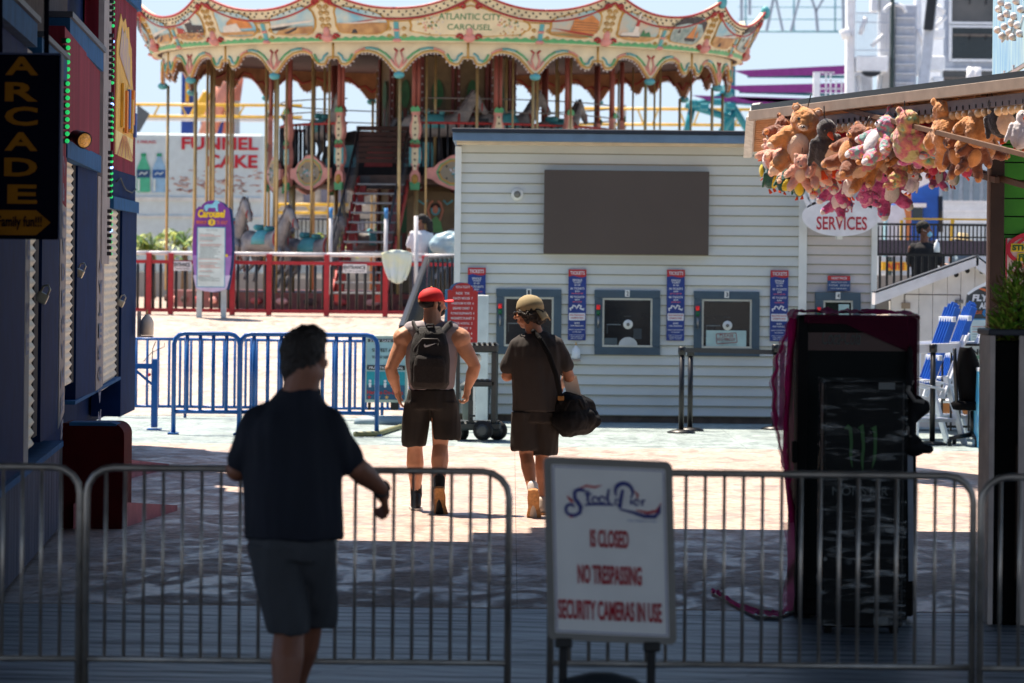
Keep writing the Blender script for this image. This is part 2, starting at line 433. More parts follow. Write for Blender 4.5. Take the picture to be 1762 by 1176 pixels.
# ramp up to the carousel terrace, then the terrace itself
rp = MB(); L0 = -16.0; R0 = -1.15
rp.add([(L0, 46.6, 0), (R0, 46.6, 0), (R0, 62.0, 1.09), (L0, 62, 1.09), (L0, 46.6, -.1), (R0, 46.6, -.1), (R0, 62, -.1), (L0, 62, -.1)],
       [(0, 1, 2, 3), (0, 4, 5, 1), (1, 5, 6, 2), (3, 2, 6, 7), (0, 3, 7, 4)])
structure('entrance_ramp', rp, m_ramp)
structure('carousel_terrace', MB().box(-30, 18, 62.0, 96, .2, 1.09), M('terrace', (.34, .27, .22), .85, var=.2, scale=1.5))

# ------------------------------------------------------------------ unseen overhead canopy, inferred from the foreground shade, its extent shaped for the light
m_soffit = P('shade_canopy_soffit', (46, 44, 46), rough=.9)
can = thing('shade_canopy', 'unseen dark canopy overhead, sized to shade the foreground', 'canopy')
mb = MB(); mb.box(-9, -2.05, -.5, 27.45, 5.6, 5.95); mb.box(-2.05, -1.62, -.5, 28.35, 5.6, 5.95); mb.box(-1.62, 9.5, -.5, 28.95, 5.6, 5.95)
mb.build('shade_slab', m_soffit, can)
mb = MB()
for y in range(0, 26, 3): mb.box(-9, 9.5, y, y+.2, 5.25, 5.597)
mb.build('beam', P('shade_canopy_beam', (58, 52, 50)), can)
mb = MB()
for x in (-8.6, 9.1):
    for y in (-.3, 14, 24): mb.box(x, x+.3, y, y+.3, -.01, 5.24)
mb.build('column', P('shade_canopy_beam', (58, 52, 50)), can)
rw = thing('bounce_block', 'unseen pale block behind the camera, added to bounce sunlight forward', 'building')  # unseen block added behind the camera to bounce light onto the foreground
mb = MB(); mb.box(-14, 14, -40, -30, -.02, 6.5); mb.build('wall', P('bounce_block_wall', (150, 146, 140)), rw)
mb = MB(); mb.box(-14.4, 14.4, -40.4, -29.6, 6.5, 6.9); mb.build('roof', m_soffit, rw)

# ------------------------------------------------------------------ left arcade building
def lpt(px, Y): return W(px, 700, Y).x
LW = [(-60, 18.5), (101, 26.2), (111, 29.5), (168, 32.9), (189, 36.0), (231, 39.0)]
def lw_px(px):                             # where the pixel column px meets the stepped wall line
    for (a, ya), (b, yb) in zip(LW, LW[1:]):
        if px <= b or b == 231:
            xa, xb = lpt(a, ya), lpt(b, yb); dx = (px-PX+ (620-PY)*SR)/F
            t = (xa - dx*ya)/(dx*(yb-ya) - (xb-xa)); Y = ya+t*(yb-ya); return Vector((xa+t*(xb-xa), Y, 0))
def lquad(mb, pa, pb_, za, zb, out=.0, thick=.06, m=0, za2=None, zb2=None):
    a, b = lw_px(pa), lw_px(pb_); t = (b-a).normalized(); nrm = Vector((t.y, -t.x, 0))
    za2 = za if za2 is None else za2; zb2 = zb if zb2 is None else zb2
    q = []
    for o in (out, out-thick):
        q += [a+nrm*o+Vector((0, 0, za)), b+nrm*o+Vector((0, 0, za2)), b+nrm*o+Vector((0, 0, zb2)), a+nrm*o+Vector((0, 0, zb))]
    mb.add(q, [(0, 1, 2, 3), (7, 6, 5, 4), (0, 4, 5, 1), (1, 5, 6, 2), (2, 6, 7, 3), (3, 7, 4, 0)], m)
m_red = P('barn_red', (122, 36, 54), rough=.85, spec=.2, var=.25, scale=3, stretch=(1, 1, .15), bump=.4, bscale=14)
m_blue = P('arcade_blue', (6, 36, 80), rough=.85, spec=.15, var=.2, scale=4)
m_bluel = P('arcade_trim_blue', (38, 88, 134), rough=.85, spec=.2, var=.18, scale=5)
m_grey = P('weathered_grey', (92, 92, 106), rough=.9, spec=.1, var=.35, scale=8, stretch=(1, 1, .12))
m_shut = P('roller_shutter', (214, 206, 184), rough=.45, var=.15, scale=3)
m_jamb = P('jamb_white', (150, 146, 144), rough=.8, spec=.2, var=.2, scale=5)
m_black = P('black_gap', (10, 10, 12), rough=.8)
m_upper = P('upper_wall_grey', (74, 70, 70), rough=.95, spec=.1, var=.2)
arc_ = thing('arcade_building', 'blue and barn red arcade building with roller shutters down the left side', 'building')
wl = MB()                                   # carcass behind the facade
back = -9.0
pts = [lw_px(p) for p in (-60, 101, 111, 168, 189, 231)]
for a, b in zip(pts, pts[1:]):
    t = (b-a).normalized(); n_ = Vector((t.y, -t.x, 0))*-.32
    wl.add([a+n_+Vector((0, 0, .3)), b+n_+Vector((0, 0, .3)), Vector((back, b.y, .3)), Vector((back, a.y, .3)),
            a+n_+Vector((0, 0, 4.86)), b+n_+Vector((0, 0, 4.86)), Vector((back, b.y, 4.86)), Vector((back, a.y, 4.86))],
           [(0, 1, 5, 4), (1, 2, 6, 5), (2, 3, 7, 6), (3, 0, 4, 7), (4, 5, 6, 7), (0, 3, 2, 1)], 0)
wl.build('wall', [m_blue], arc_)
pl = MB()
for a, b in zip(pts, pts[1:]):
    n_ = Vector((-.42, 0, 0)); pl.add([a+n_, b+n_, Vector((back, b.y, 0)), Vector((back, a.y, 0)), a+n_+Vector((0, 0, .3)), b+n_+Vector((0, 0, .3)), Vector((back, b.y, .3)), Vector((back, a.y, .3))],
           [(0, 1, 5, 4), (1, 2, 6, 5), (2, 3, 7, 6), (3, 0, 4, 7)], 0)
pl.build('plinth', m_black, arc_)
# red upper panels
def redpanel(a, b, z0, z1, z0b=None, z1b=None, planks=8):
    mb = MB()
    for i in range(planks):
        pa = a+(b-a)*(i/planks); pc = a+(b-a)*((i+.93)/planks)
        lquad(mb, pa, pc, z0, z1, .008, .3, 0)
    lquad(mb, a, b, z0, z1, .002, .28, 0)
    return mb.build('red_panel', m_red, arc_)
redpanel(104, 166, 2.92, 3.72, planks=11); redpanel(190, 228, 2.9, 4.8, planks=12); redpanel(101, 110, 2.4, 3.55, planks=2)
mb = MB(); lquad(mb, 190, 229, 2.62, 2.9, .006, .3); mb.build('blue_band', m_blue, arc_)
mb = MB()
lquad(mb, 187, 231, 2.5, 2.62, .035, .4); lquad(mb, 187, 231, 4.68, 4.9, .04, .4); each(mb, 'ledge', m_bluel, arc_)
mb = MB()
lquad(mb, 108, 167, 3.7, 3.87, .03, .5); lquad(mb, 108, 167, 2.78, 2.93, .02, .35)
lquad(mb, 56, 101, 3.27, 3.42, .04, .5); lquad(mb, -40, 42, 3.31, 3.46, .06, .5)
each(mb, 'fascia', m_bluel, arc_)
mb = MB(); lquad(mb, 108, 168, 3.875, 3.92, .05, .8); lquad(mb, 56, 101, 3.425, 3.46, .06, .8); lquad(mb, -40, 43, 3.465, 3.50, .08, .8); lquad(mb, 187, 232, 4.905, 4.96, .06, 1.2)
each(mb, 'roof_edge', P('roof_edge', (70, 76, 88)), arc_)
mb = MB(); lquad(mb, -60, 101, 3.4, 6.4, -.12, .4); lquad(mb, 101.2, 167, 3.93, 6.4, -.3, .4); mb.build('upper_wall', m_upper, arc_)
# shutters with corrugation, jambs, panels
def shutter(pa, pb_, z0, z1):
    mb = MB(); a, b = lw_px(pa), lw_px(pb_); t = (b-a).normalized(); nrm = Vector((t.y, -t.x, 0)); k = int((z1-z0)/.0175)
    vs = []; fs = []
    for i in range(k+1):
        z = z0+(z1-z0)*i/k; o = .012*math.sin(i*math.pi/2.0)-.012
        vs += [a+nrm*o+Vector((0, 0, z)), b+nrm*o+Vector((0, 0, z))]
    for i in range(k): fs.append((2*i, 2*i+1, 2*i+3, 2*i+2))
    mb.add(vs, fs, 0, True); return mb.build('roller_shutter', m_shut, arc_)
sh = [shutter(49, 60, .75, 3.3), shutter(111, 124, .95, 2.78), shutter(177, 201, .75, 2.5)]
sh[0]['label'] = 'cream corrugated roller shutter nearest the sign'
m_bsteel = P('brushed_padlock', (190, 186, 170), rough=.35, metal=.7)
for s_, px, z in ((sh[0], 66, 1.72), (sh[1], 131, 1.87), (sh[2], 203, 1.55)):
    mb = MB(); c = lw_px(px)+Vector((.02, 0, z)); rot = Matrix.Rotation(R(25), 3, 'Y')
    mb.obox(c, (.075, .04, .07), rot, 0, .006); mb.tube([c+rot @ Vector(q) for q in ((-.025, 0, .03), (-.025, 0, .075), (0, 0, .095), (.025, 0, .075), (.025, 0, .03))], .007, 0, 6)
    mb.build('padlock', m_bsteel, s_)
mb = MB()
for a, b, z0, z1 in ((41, 49, .55, 3.3), (101, 111, .75, 3.0), (165, 177, .8, 2.75)): lquad(mb, a, b, z0, z1, .004, .3)
each(mb, 'jamb', m_jamb, arc_)
mb = MB()
for a, b, z0, z1 in ((60.5, 68, .8, 3.3), (124.5, 129, .95, 2.78), (201.5, 206, .75, 2.5)): lquad(mb, a, b, z0, z1, -.012, .2)
each(mb, 'shutter_guide', m_black, arc_)
mb = MB()
for a, b, z0, z1, o in ((-30, 40, .66, 3.3, .006), (69, 99, .75, 3.3, .006), (129.5, 163, .8, 2.78, .006), (206, 231, .38, 2.5, .012)): lquad(mb, a, b, z0, z1, o, .3)
each(mb, 'blue_panel', m_blue, arc_)
mb = MB()
for k in range(26):
    a = -20+k*4.6; lquad(mb, a, a+4.3, .04, .62, .02, .3)
mb.build('plank_wainscot', m_grey, arc_)
mb = MB(); lquad(mb, -30, 101, .625, .665, .04, .3, 0); lquad(mb, 124, 203, .77, .80, .03, .3, 0); each(mb, 'sill', m_bluel, arc_)
# vertical blue lettering on the jambs
mb = MB()
for (pa, word, z1) in ((45, 'BALLGAME', 2.9), (106, 'ARCADEGAMES', 2.75), (171, 'WATERGAME', 2.0)):
    a = lw_px(pa-2.5); b = lw_px(pa+2.5); t = (b-a); tn = t.normalized(); nrm = Vector((tn.y, -tn.x, 0))*.008
    for i, ch in enumerate(word):
        z = z1-i*.2
        mb.text(ch, 0, 1, 1, 0, lambda u, v, off, a=a, t=t, z=z, nrm=nrm: a+t*u+nrm+Vector((0, 0, z-(v)*.13+0)), 0, 0, .03)
each_group = mb.build('jamb_lettering', P('jamb_letter_blue', (70, 86, 124)), arc_)
# the light bulb strip on a white carrier board
stp = thing('led_light_strip', 'tall white strip of small green lit bulbs between the arcade shutters', 'light strip')
mb = MB(); lquad(mb, 171, 184, 1.95, 6.0, .012, .05); mb.build('carrier_board', m_jamb, stp)
m_led = M('green_led', (.03, .8, .2), emit=.28, var=0); m_ledb = M('blue_led', (.25, .45, 1.0), emit=2.0, var=0); m_cl = P('bulb_socket', (30, 30, 34))
bl = MB(); sk = MB(); bb = MB()
for seg in range(7):
    for i in range(8):
        z = 2.05+seg*.56+i*.058
        p = lw_px(186.0)+Vector((.014, 0, z)); (bb if (seg*8+i) % 9 == 4 else bl).ell(p, (.018, .018, .017), 0, 8)
        q = lw_px(180)+Vector((.028, 0, z)); sk.obox(q, (.05, .05, .036), None, 0)
bl.build('green_bulbs', m_led, stp); bb.build('blue_bulbs', m_ledb, stp); sk.build('sockets', m_cl, stp)
stp2 = thing('led_light_strip', 'short strip of green lit bulbs beside the flood lamp', 'light strip')
bl = MB(); sk = MB(); q0 = lw_px(101)
for i in range(15):
    z = 2.94+i*.052; bl.ell(q0+Vector((.045, 0, z-.1)), (.017, .017, .017), 0, 8); sk.obox(q0+Vector((.015, .02, z-.1)), (.04, .04, .036))
bl.build('green_bulbs', m_led, stp2); sk.build('sockets', m_cl, stp2)
# mural cut-out on bay three: tall gold drip shape and a sunburst road below
mur = thing('mural_panel', 'tall gold and violet cut-out mural on the red arcade panel', 'mural')
A_ = lw_px(192); B_ = lw_px(226); T_ = B_-A_; NN = Vector((T_.y, -T_.x, 0)).normalized()
mf = lambda u, v, off=0: A_+T_*u+NN*(.018+off*.5)+Vector((0, 0, v))
def Z3(py): return EYE+(455-py)*37.5/F
top = [(0, Z3(232)), (.02, Z3(85)), (.10, Z3(60)), (.2, Z3(34)), (.3, Z3(46)), (.42, Z3(36)), (.5, Z3(50)), (.6, Z3(46)), (.66, Z3(70)), (.76, Z3(80)), (.8, Z3(130)), (.86, Z3(150)), (.9, Z3(236))]
mb = MB(); mb.shape(top, mf, 0, 0, .1, .03); mb.shape([(0, Z3(272)), (.86, Z3(275)), (.88, Z3(236)), (0, Z3(232))], mf, 0, 1, .1, .03)
m_gold = P('mural_gold', (226, 170, 50), var=.35, scale=5, stretch=(3, 3, .5)); m_sand = P('mural_sand', (232, 206, 130), var=.2)
mb.build('backing', [m_gold, m_sand], mur)
mb = MB(); mb.shape([(u*.72+.1, v-.12) for u, v in top if u > 0 and u < .85], mf, .012, 0, .1)
mb.build('violet_figure', P('mural_violet', (150, 120, 170), col2=srgb((220, 190, 90)), scale=6, stretch=(2, 2, .6)), mur)
mb = MB()
for i in range(9): mb.shape([(.42+.02*(i-4), Z3(236)), (.44+.02*(i-4), Z3(236)), (.06+i*.1+.03, Z3(273)), (.06+i*.1, Z3(273))], mf, .01, i % 2)
mb.build('sunburst', [P('mural_red', (190, 60, 60)), m_gold], mur)
mb = MB()
for i, (u, a, b, d) in enumerate([(.22, 225, 150, .1), (.36, 232, 160, .13), (.5, 222, 155, .12), (.62, 228, 170, .14), (.74, 212, 152, .1), (.86, 232, 190, .1)]):
    mb.shape([(u, Z3(a)), (u+.07, Z3(a)), (u+.08, Z3(b)), (u+.01, Z3(b))], mf, d*.6, i % 3, None, .05)
mb.build('skyline_bars', [m_gold, P('mural_orange', (222, 130, 30)), P('mural_blue', (60, 90, 170))], mur)
# hanging cable
mb = MB(); f_ = lambda u, z: A_+T_*u+NN*.03+Vector((0, 0, z))
cb = [f_(0, Z3(318)), f_(.2, Z3(310)), f_(.35, Z3(322)), f_(.5, Z3(328)), f_(.8, Z3(330)), f_(1.0, Z3(322))]
tag(mb.tube(cb, .008, 0, 6).build('power_cable', P('cable_black', (14, 14, 16))), 'loose black cable looping across the blue band under the mural', 'cable')
# flood lamp
fl = thing('flood_lamp', 'round black flood lamp on a short arm above the shutter', 'lamp')
c0 = W(137, 238, 27.6); mb = MB(); d_ = Vector((.55, -.75, -.25)).normalized()
mb.tube([c0-d_*.09, c0-d_*.06, c0+d_*.02, c0+d_*.075], [.028, .05, .062, .066], 0, 16); mb.ell(c0-d_*.07, .045, 0, 12)
mb.build('housing', P('lamp_black', (16, 15, 16), rough=.4), fl)
MB().cyl(c0+d_*.06, c0+d_*.079, .055, .055, 0, 16).build('lens', M('lamp_glow', (.75, .36, .09), rough=.2, emit=.12, var=.5, scale=60), fl)
mb = MB(); mb.tube([c0-d_*.05, c0+Vector((-.06, .05, .0)), c0+Vector((-.13, .12, .02))], .02, 0, 8); mb.build('arm', P('lamp_black', (16, 15, 16)), fl)
# hand sanitizer on the corner post
hs = thing('sanitizer_dispenser', 'white pump bottle of sanitizer bracketed to the blue corner post', 'dispenser')
mb = MB(); Y = 38.6; c = W(253, 560, Y); k = Y/F
mb.tube([c+Vector((0, 0, z*k)) for z in (-17, -16, 6, 13, 17, 19)], [10*k, 11.5*k, 11.5*k, 8*k, 4*k, 4*k], 0, 16); mb.build('bottle', P('bottle_cream', (214, 205, 186), rough=.4), hs)
mb = MB(); mb.cyl(c+Vector((0, 0, 19*k)), c+Vector((0, 0, 27*k)), 1.6*k, 1.6*k, 0, 8); mb.build('pump', P('pump_tan', (200, 160, 100)), hs)
mb = MB(); mb.pb(236, 536, 242, 580, Y, .05); mb.pb(236, 578, 262, 581, Y-.05, .14); mb.build('bracket', P('bracket_white', (205, 190, 175)), hs)

# ARCADE hanging sign
asg = thing('arcade_sign', 'tall navy sign with amber letters reading ARCADE above an arrow', 'sign')
Y = 19.0; fn = plane(37, 250, Y); a_navy = P('sign_navy', (8, 9, 24), rough=.9, spec=.05); a_amb = P('sign_amber', (132, 84, 16), rough=.8, spec=.1)
mb = MB(); mb.pb(-28, 94, 102, 412, Y, .09, 0, .01); mb.build('board', a_navy, asg)
mb = MB(); mb.pb(-30, 91, 104, 94, Y-.01, .11); mb.pb(101.6, 94, 104, 412, Y-.01, .11); mb.build('edge_trim', P('sign_edge', (40, 52, 90)), asg)
mb = MB()
for ch, a, b in zip('ARCADE', (98, 142, 184, 228, 272, 318), (130, 175, 217, 260, 304, 351)): mb.text(ch, 8 if ch != 'E' else 14, a, 65, b, fn, .012, 0, .03)
mb.build('lettering', a_amb, asg)
mb = MB(); mb.shape([(-25, 362), (64, 362), (89, 383), (64, 405), (-25, 405)], fn, .01, 0); mb.build('arrow', a_amb, asg)
mb = MB(); mb.text('Family fun!!!', -2, 372, 74, 396, fn, .018, 0, .02); mb.build('arrow_lettering', a_navy, asg)
mb = MB(); c = W(20, 60, Y); mb.cyl(W(0, 93, Y+.04), W(0, -10, Y+.04), .014); mb.cyl(W(80, 93, Y+.04), W(80, -10, Y+.04), .014); mb.build('hanger', a_navy, asg)

# maroon round-shouldered box and the pink wedges sticking out of the plinth
bx = thing('maroon_cabinet', 'dark maroon waist high cabinet with a rounded shoulder by the shutters', 'cabinet')
Yb = G(160, 910).y; fn = plane(160, 819, Yb)
mb = MB(); prof = [(107, 910), (107, 729)]+arc(192, 750, 21, 21, -90, 0, 8)+[(213, 910)]
mb.shape(prof, fn, 0, 0, 3, .55); mb.build('body', P('maroon', (74, 12, 16), rough=.8, spec=.1), bx)
mb = MB(); mb.shape([(119, 727), (190, 727), (200, 730), (200, 733), (119, 733)], fn, .02, 0, 5, .3); mb.build('top_lip', m_bluel, bx)
m_pw = P('pink_wedge', (168, 92, 98), rough=.7, var=.2)
for (px, py, L, h, lb) in ((215, 826, .62, .17, 'pink painted wedge ramp farther along the arcade base'), (213, 908, .48, .17, 'pink painted wedge ramp beside the maroon cabinet')):
    g = G(px, py); mb = MB()
    q = [g+Vector((-.35, -.2, 0)), g+Vector((0, 0, 0)), g+Vector((.22, 1.9, 0)), g+Vector((-.5, 1.9, 0))]
    up = Vector((0, 0, h)); mb.add(q+[q[0]+up*1.1, q[1]+up*1.1, q[2]+up*.25, q[3]+up*.25], [(0, 1, 5, 4), (1, 2, 6, 5), (2, 3, 7, 6), (3, 0, 4, 7), (4, 5, 6, 7), (3, 2, 1, 0)])
    tag(mb.build('wedge_ramp', m_pw), lb, 'ramp', 'pink wedge ramps along the arcade')
# ================================================================== TICKET BOOTH
m_side = P('vinyl_siding', (212, 214, 208), rough=.6, var=.07, scale=1.2)
m_side2 = P('vinyl_siding_warm', (218, 210, 206), rough=.6, var=.05, scale=2.5)
m_trimw = P('trim_white', (232, 232, 226), rough=.5, var=.05)
m_teal = P('window_slate_blue', (66, 86, 100), rough=.6, var=.1)
m_fas = P('fascia_blue', (100, 126, 152), rough=.6, var=.1)
m_roofd = P('roof_dark', (32, 40, 54), rough=.7)
YB = 46.0
m_lap = P('lap_shadow', (152, 148, 126), rough=.9, var=.2, scale=1.0)  # brownish line colour that paints the shadow under each clapboard lap
bt = thing('ticket_booth', 'pale clapboard ticket booth with slate blue windows and a blank dark display', 'ticket booth')
def fb(px, py): return W(px, py, YB)
def siding(px0, px1, py0, py1, Y, step, mat, parent, name='siding'):
    mb = MB(); c = W((px0+px1)/2, (py0+py1)/2, Y); k = Y/F; x0 = c.x-(px1-px0)*k/2; x1 = c.x+(px1-px0)*k/2
    zt = c.z+(py1-py0)*k/2; zb = c.z-(py1-py0)*k/2; n = int(round((zt-zb)/(step*k))); h = (zt-zb)/n
    for i in range(n):
        z0 = zb+i*h
        # each clapboard leans out at its bottom edge over the next
        mb.add([(x0, Y-.022, z0), (x1, Y-.022, z0), (x1, Y, z0+h), (x0, Y, z0+h), (x0, Y+.03, z0), (x1, Y+.03, z0)],
               [(0, 1, 2, 3), (0, 4, 5, 1)])
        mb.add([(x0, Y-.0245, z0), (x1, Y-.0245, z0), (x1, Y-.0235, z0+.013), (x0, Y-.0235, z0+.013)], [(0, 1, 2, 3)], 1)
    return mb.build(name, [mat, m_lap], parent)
zb0 = fb(1080, 716).z
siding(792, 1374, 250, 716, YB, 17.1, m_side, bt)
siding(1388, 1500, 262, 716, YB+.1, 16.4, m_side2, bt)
mb = MB(); mb.pb(783, 250, 1374, 716, YB+.04, 3.4, 0); mb.pb(1374.5, 262, 1506, 716, YB+.14, 3.2, 0); mb.build('wall', m_side, bt)
mb = MB(); mb.pb(781, 252, 792, 716, YB-.05, .12, 0, .004); mb.build('corner_trim', m_trimw, bt)
mb = MB(); mb.pb(1374, 252, 1388, 716, YB-.05, .18, 0, .004); mb.build('corner_trim', m_trimw, bt)
mb = MB(); mb.pb(1499, 262, 1509, 716, YB+.03, .15, 0, .004); mb.build('corner_trim', m_trimw, bt)
mb = MB(); mb.pb(786, 716, 1376, 729, YB+.0, 3.3, 0); mb.pb(1376.5, 716, 1505, 729, YB+.12, 3.1, 0); mb.build('base_board', P('base_brown', (100, 84, 72), rough=.9, var=.3, scale=8), bt)
mb = MB(); mb.pb(786, 245, 1400, 251, YB-.3, .5); mb.build('soffit', P('soffit_cream', (232, 205, 170)), bt)
mb = MB(); mb.pb(779, 231, 1512, 246, YB-.42, 4.3, 0, .01); mb.build('fascia', m_fas, bt)
mb = MB(); mb.pb(777, 224, 1514, 231.2, YB-.46, 4.4, 0, .01); mb.build('roof', m_roofd, bt)
# display
mb = MB(); mb.pb(936, 294, 1220, 438, YB-.17, .16, 0, .006); mb.build('display_screen', P('screen_taupe', (82, 72, 66), rough=.35, var=.06, scale=1.2), bt)
# round vent light
fn = plane(890, 335, YB)
mb = MB(); c = W(890, 335, YB); mb.cyl(c+Vector((0, -.055, 0)), c+Vector((0, .0, 0)), .075, .08, 0, 24); mb.build('wall_light', m_trimw, bt)
mb = MB(); mb.cyl(c+Vector((0, -.075, 0)), c+Vector((0, -.056, 0)), .03, .045, 0, 16); mb.build('light_ring', P('ring_grey', (120, 118, 110), rough=.4), bt)
# windows
m_glassd = M('booth_glass', (.012, .016, .02), rough=.08, spec=.6, var=.3, scale=1.5)
m_frw = P('window_inner_white', (196, 196, 184), rough=.4, var=.05)
def bwin(x0, y0, x1, y1, num, grille=True, tray=True):
    fw = 13.5; r = MB()
    r.pb(x0, y0, x1, y0+fw, YB-.05, .1); r.pb(x0, y1-fw, x1, y1, YB-.05, .1); r.pb(x0, y0+fw, x0+fw, y1-fw, YB-.05, .1); r.pb(x1-fw, y0+fw, x1, y1-fw, YB-.05, .1)
    wn = r.build('window', m_teal, bt)
    a0, b0, a1, b1 = x0+fw, y0+fw, x1-fw, y1-fw; i = MB(); t = 3.2
    i.pb(a0, b0, a1, b0+t, YB-.04, .06); i.pb(a0, b1-t, a1, b1, YB-.06, .08); i.pb(a0, b0+t, a0+t, b1-t, YB-.04, .06); i.pb(a1-t, b0+t, a1, b1-t, YB-.04, .06)
    i.build('frame', m_frw, wn)
    MB().pb(a0+t, b0+t, a1-t, b1-t, YB-.03, .02).build('pane', m_glassd, wn)
    cx = (x0+x1)/2; fn = plane(cx, y0+7, YB)
    MB().pb(cx-4, y0-1, cx+4, y0+11, YB-.062, .01).build('number_plate', m_trimw, wn)
    MB().text(num, cx-2, y0+1.5, cx+2, y0+9, fn, .066, 0, .02).build('number', P('number_dark', (40, 50, 60)), wn)
    if grille:
        c = W(cx+1, (y0+y1)/2+3, YB); g = MB(); g.cyl(c+Vector((0, -.045, 0)), c+Vector((0, -.02, 0)), 8*YB/F, 8.4*YB/F, 0, 24); g.build('speaking_grille', m_trimw, wn)
        g = MB(); g.cyl(c+Vector((0, -.052, 0)), c+Vector((0, -.046, 0)), 3*YB/F, 3*YB/F, 0, 14); g.build('grille_hub', P('ring_grey', (120, 118, 110)), wn)
    if tray:
        fn2 = plane(cx, y1-18, YB); g = MB(); g.shape(arc(cx+1, y1-16.8, 16, 14, 180, 360, 12), fn2, .045, 0, 3, .012); g.build('speech_opening', P('tray_white', (190, 196, 196), rough=.3), wn)
    # little red and green signal tower beside the glass
    s = MB(); s.cyl(W(x0+6.5, y0+33, YB-.09), W(x0+6.5, y0+25, YB-.09), .024, .024, 0, 10)
    s.build('signal_lamp_red', M('signal_red', (.9, .02, .02), rough=.3, emit=.08, var=.05), wn)
    s = MB(); s.cyl(W(x0+6.5, y0+42, YB-.09), W(x0+6.5, y0+33.2, YB-.09), .024, .024); s.build('signal_lamp_green', P('signal_green', (20, 96, 60), rough=.3), wn)
    s = MB(); s.cyl(W(x0+6.5, y0+64, YB-.08), W(x0+6.5, y0+42.2, YB-.08), .012, .016, 0, 8); s.build('signal_stem', P('steel', (150, 150, 150), rough=.3, metal=.8), wn)
    return wn
w1 = bwin(854, 498, 966, 610, '1', False, False)
w2 = bwin(1023, 500, 1136, 611, '2'); w3 = bwin(1194, 502, 1307, 613, '3'); w4 = bwin(1403, 504, 1481, 600, '4', False, False)
# things seen in the windows, with reflection highlights painted on the panes as strips
m_int = P('interior_grey', (60, 66, 70), rough=.7); m_intl = P('glint_pale', (110, 120, 124), rough=.6)
for wn, x0, y0 in ((w1, 870, 512), (w2, 1040, 514), (w3, 1211, 516)):
    mb = MB(); mb.pb(x0+4, y0+44, x0+28, y0+45.5, YB-.036, .004, 1); mb.pb(x0+4, y0+46, x0+5.5, y0+60, YB-.036, .004, 0); mb.pb(x0+50, y0+52, x0+64, y0+70, YB-.036, .004, 0); mb.pb(x0+34, y0+30, x0+46, y0+31, YB-.036, .004, 0); mb.pb(x0+8, y0+3, x0+66, y0+4.4, YB-.036, .004, 0)
    mb.build('glints_and_fittings', [m_int, m_intl], wn)
mb = MB(); mb.pb(1040, 582, 1062, 598, YB-.042, .01); mb.build('counter_leaflet', P('leaflet_dark', (70, 84, 90)), w2)
mb = MB(); mb.pb(1215, 569, 1284, 599, YB-.045, .012, 0); mb.build('paper_notice', P('notice_pale', (176, 204, 200), rough=.5), w3)
fn = plane(1250, 585, YB); mb = MB()
for a, b, t in ((575, 580, 'PLEASE'), (581, 587, 'NEXT WINDOW')): mb.text(t, 1238 if t == 'PLEASE' else 1234, a, 1262 if t == 'PLEASE' else 1265, b, fn, .049, 0, .01)
mb.line([(1232, 575), (1266, 573), (1268, 589), (1233, 592), (1232, 575)], 1.2, fn, .05); mb.build('notice_lettering', P('notice_red', (150, 80, 80)), w3)
mb = MB(); mb.pb(1443, 524, 1461, 545, YB-.042, .01); mb.build('pane_poster', P('notice_pale', (176, 204, 200)), w4)

# narrow TICKETS boards
m_tr = P('ticket_red', (186, 44, 48), rough=.5); m_tb = P('ticket_blue', (28, 58, 134), rough=.5); m_tw = P('ticket_white', (222, 222, 226), rough=.5); m_tp = P('ticket_pink', (226, 110, 120))
def tboard(cx, y0, label):
    b = thing('ticket_price_board', label, 'sign', 'blue and red TICKETS price boards on the booth')
    fn = plane(cx, y0+60, YB); x0, x1 = cx-15.3, cx+15.3
    MB().pb(x0, y0, x1, y0+122, YB-.045, .02).build('panel', m_tb, b)
    mb = MB(); mb.shape([(x0, y0), (x1, y0), (x1, y0+11.5), (x1-6, y0+13.5), (x1-13, y0+13), (x0+8, y0+10.5), (x0, y0+12.5)], fn, .048, 0, 3); mb.build('red_header', m_tr, b)
    mb = MB(); T = lambda t, a, c_, d, m=0, o=.052: mb.text(t, cx-a, y0+c_, cx+a, y0+d, fn, o, m, .02)
    T('TICKETS', 12.5, 3, 9)
    T('SINGLE', 8, 16.5, 20); T('TICKET', 7, 20.8, 24); T('$1.00', 5, 25.5, 28.5)
    T('30 TICKETS', 12, 31, 34.5); T('$25', 4, 36, 39); T('SAVE $5.00', 10, 40, 42.5, 1)
    T('80 TICKETS', 12, 45.5, 49); T('$60', 4, 50.5, 53.5); T('SAVE $20', 8, 54.5, 57, 1)
    mb.stroke([(cx-11, y0+71), (cx-12, y0+67), (cx-8, y0+66), (cx-7, y0+62), (cx-3, y0+63), (cx-1, y0+67), (cx+3, y0+61), (cx+7, y0+63), (cx+5, y0+67), (cx+11, y0+69), (cx+12, y0+66)], [2, 3, 3, 2.6, 2.6, 3, 3, 3, 2.6, 3.2, 1], fn, .052)
    mb.shape([(cx-14, y0+76), (cx-13, y0+75), (cx+13, y0+75), (cx+14, y0+76), (cx+14, y0+86), (cx+13, y0+87.5), (cx-13, y0+87.5), (cx-14, y0+86)], fn, .049, 0, 5)
    T('RIDE WRISTBAND', 12.5, 77.2, 79.6, 2, .052); T('UNLIMITED RIDES', 11, 82, 84.6, 2, .052)
    T('$40', 4.5, 90.5, 94); T('PER PERSON', 11, 95.5, 98); T('HEIGHT RESTRICTIONS', 13.5, 102.5, 104.4); T('NO REFUNDS', 7.5, 106.5, 108.4)
    T('SUBJECT TO CHANGE DAILY', 12.5, 112, 113.6); T('WHILE SUPPLIES LAST', 11.5, 115, 116.6, 0); T('MAY VARY', 10, 118, 119.6)
    mb.build('lettering', [m_tw, m_tp, m_tr], b); return b
tboard(820, 461, 'TICKETS price board nearest the booth\'s left corner, its foot hidden by the red board')
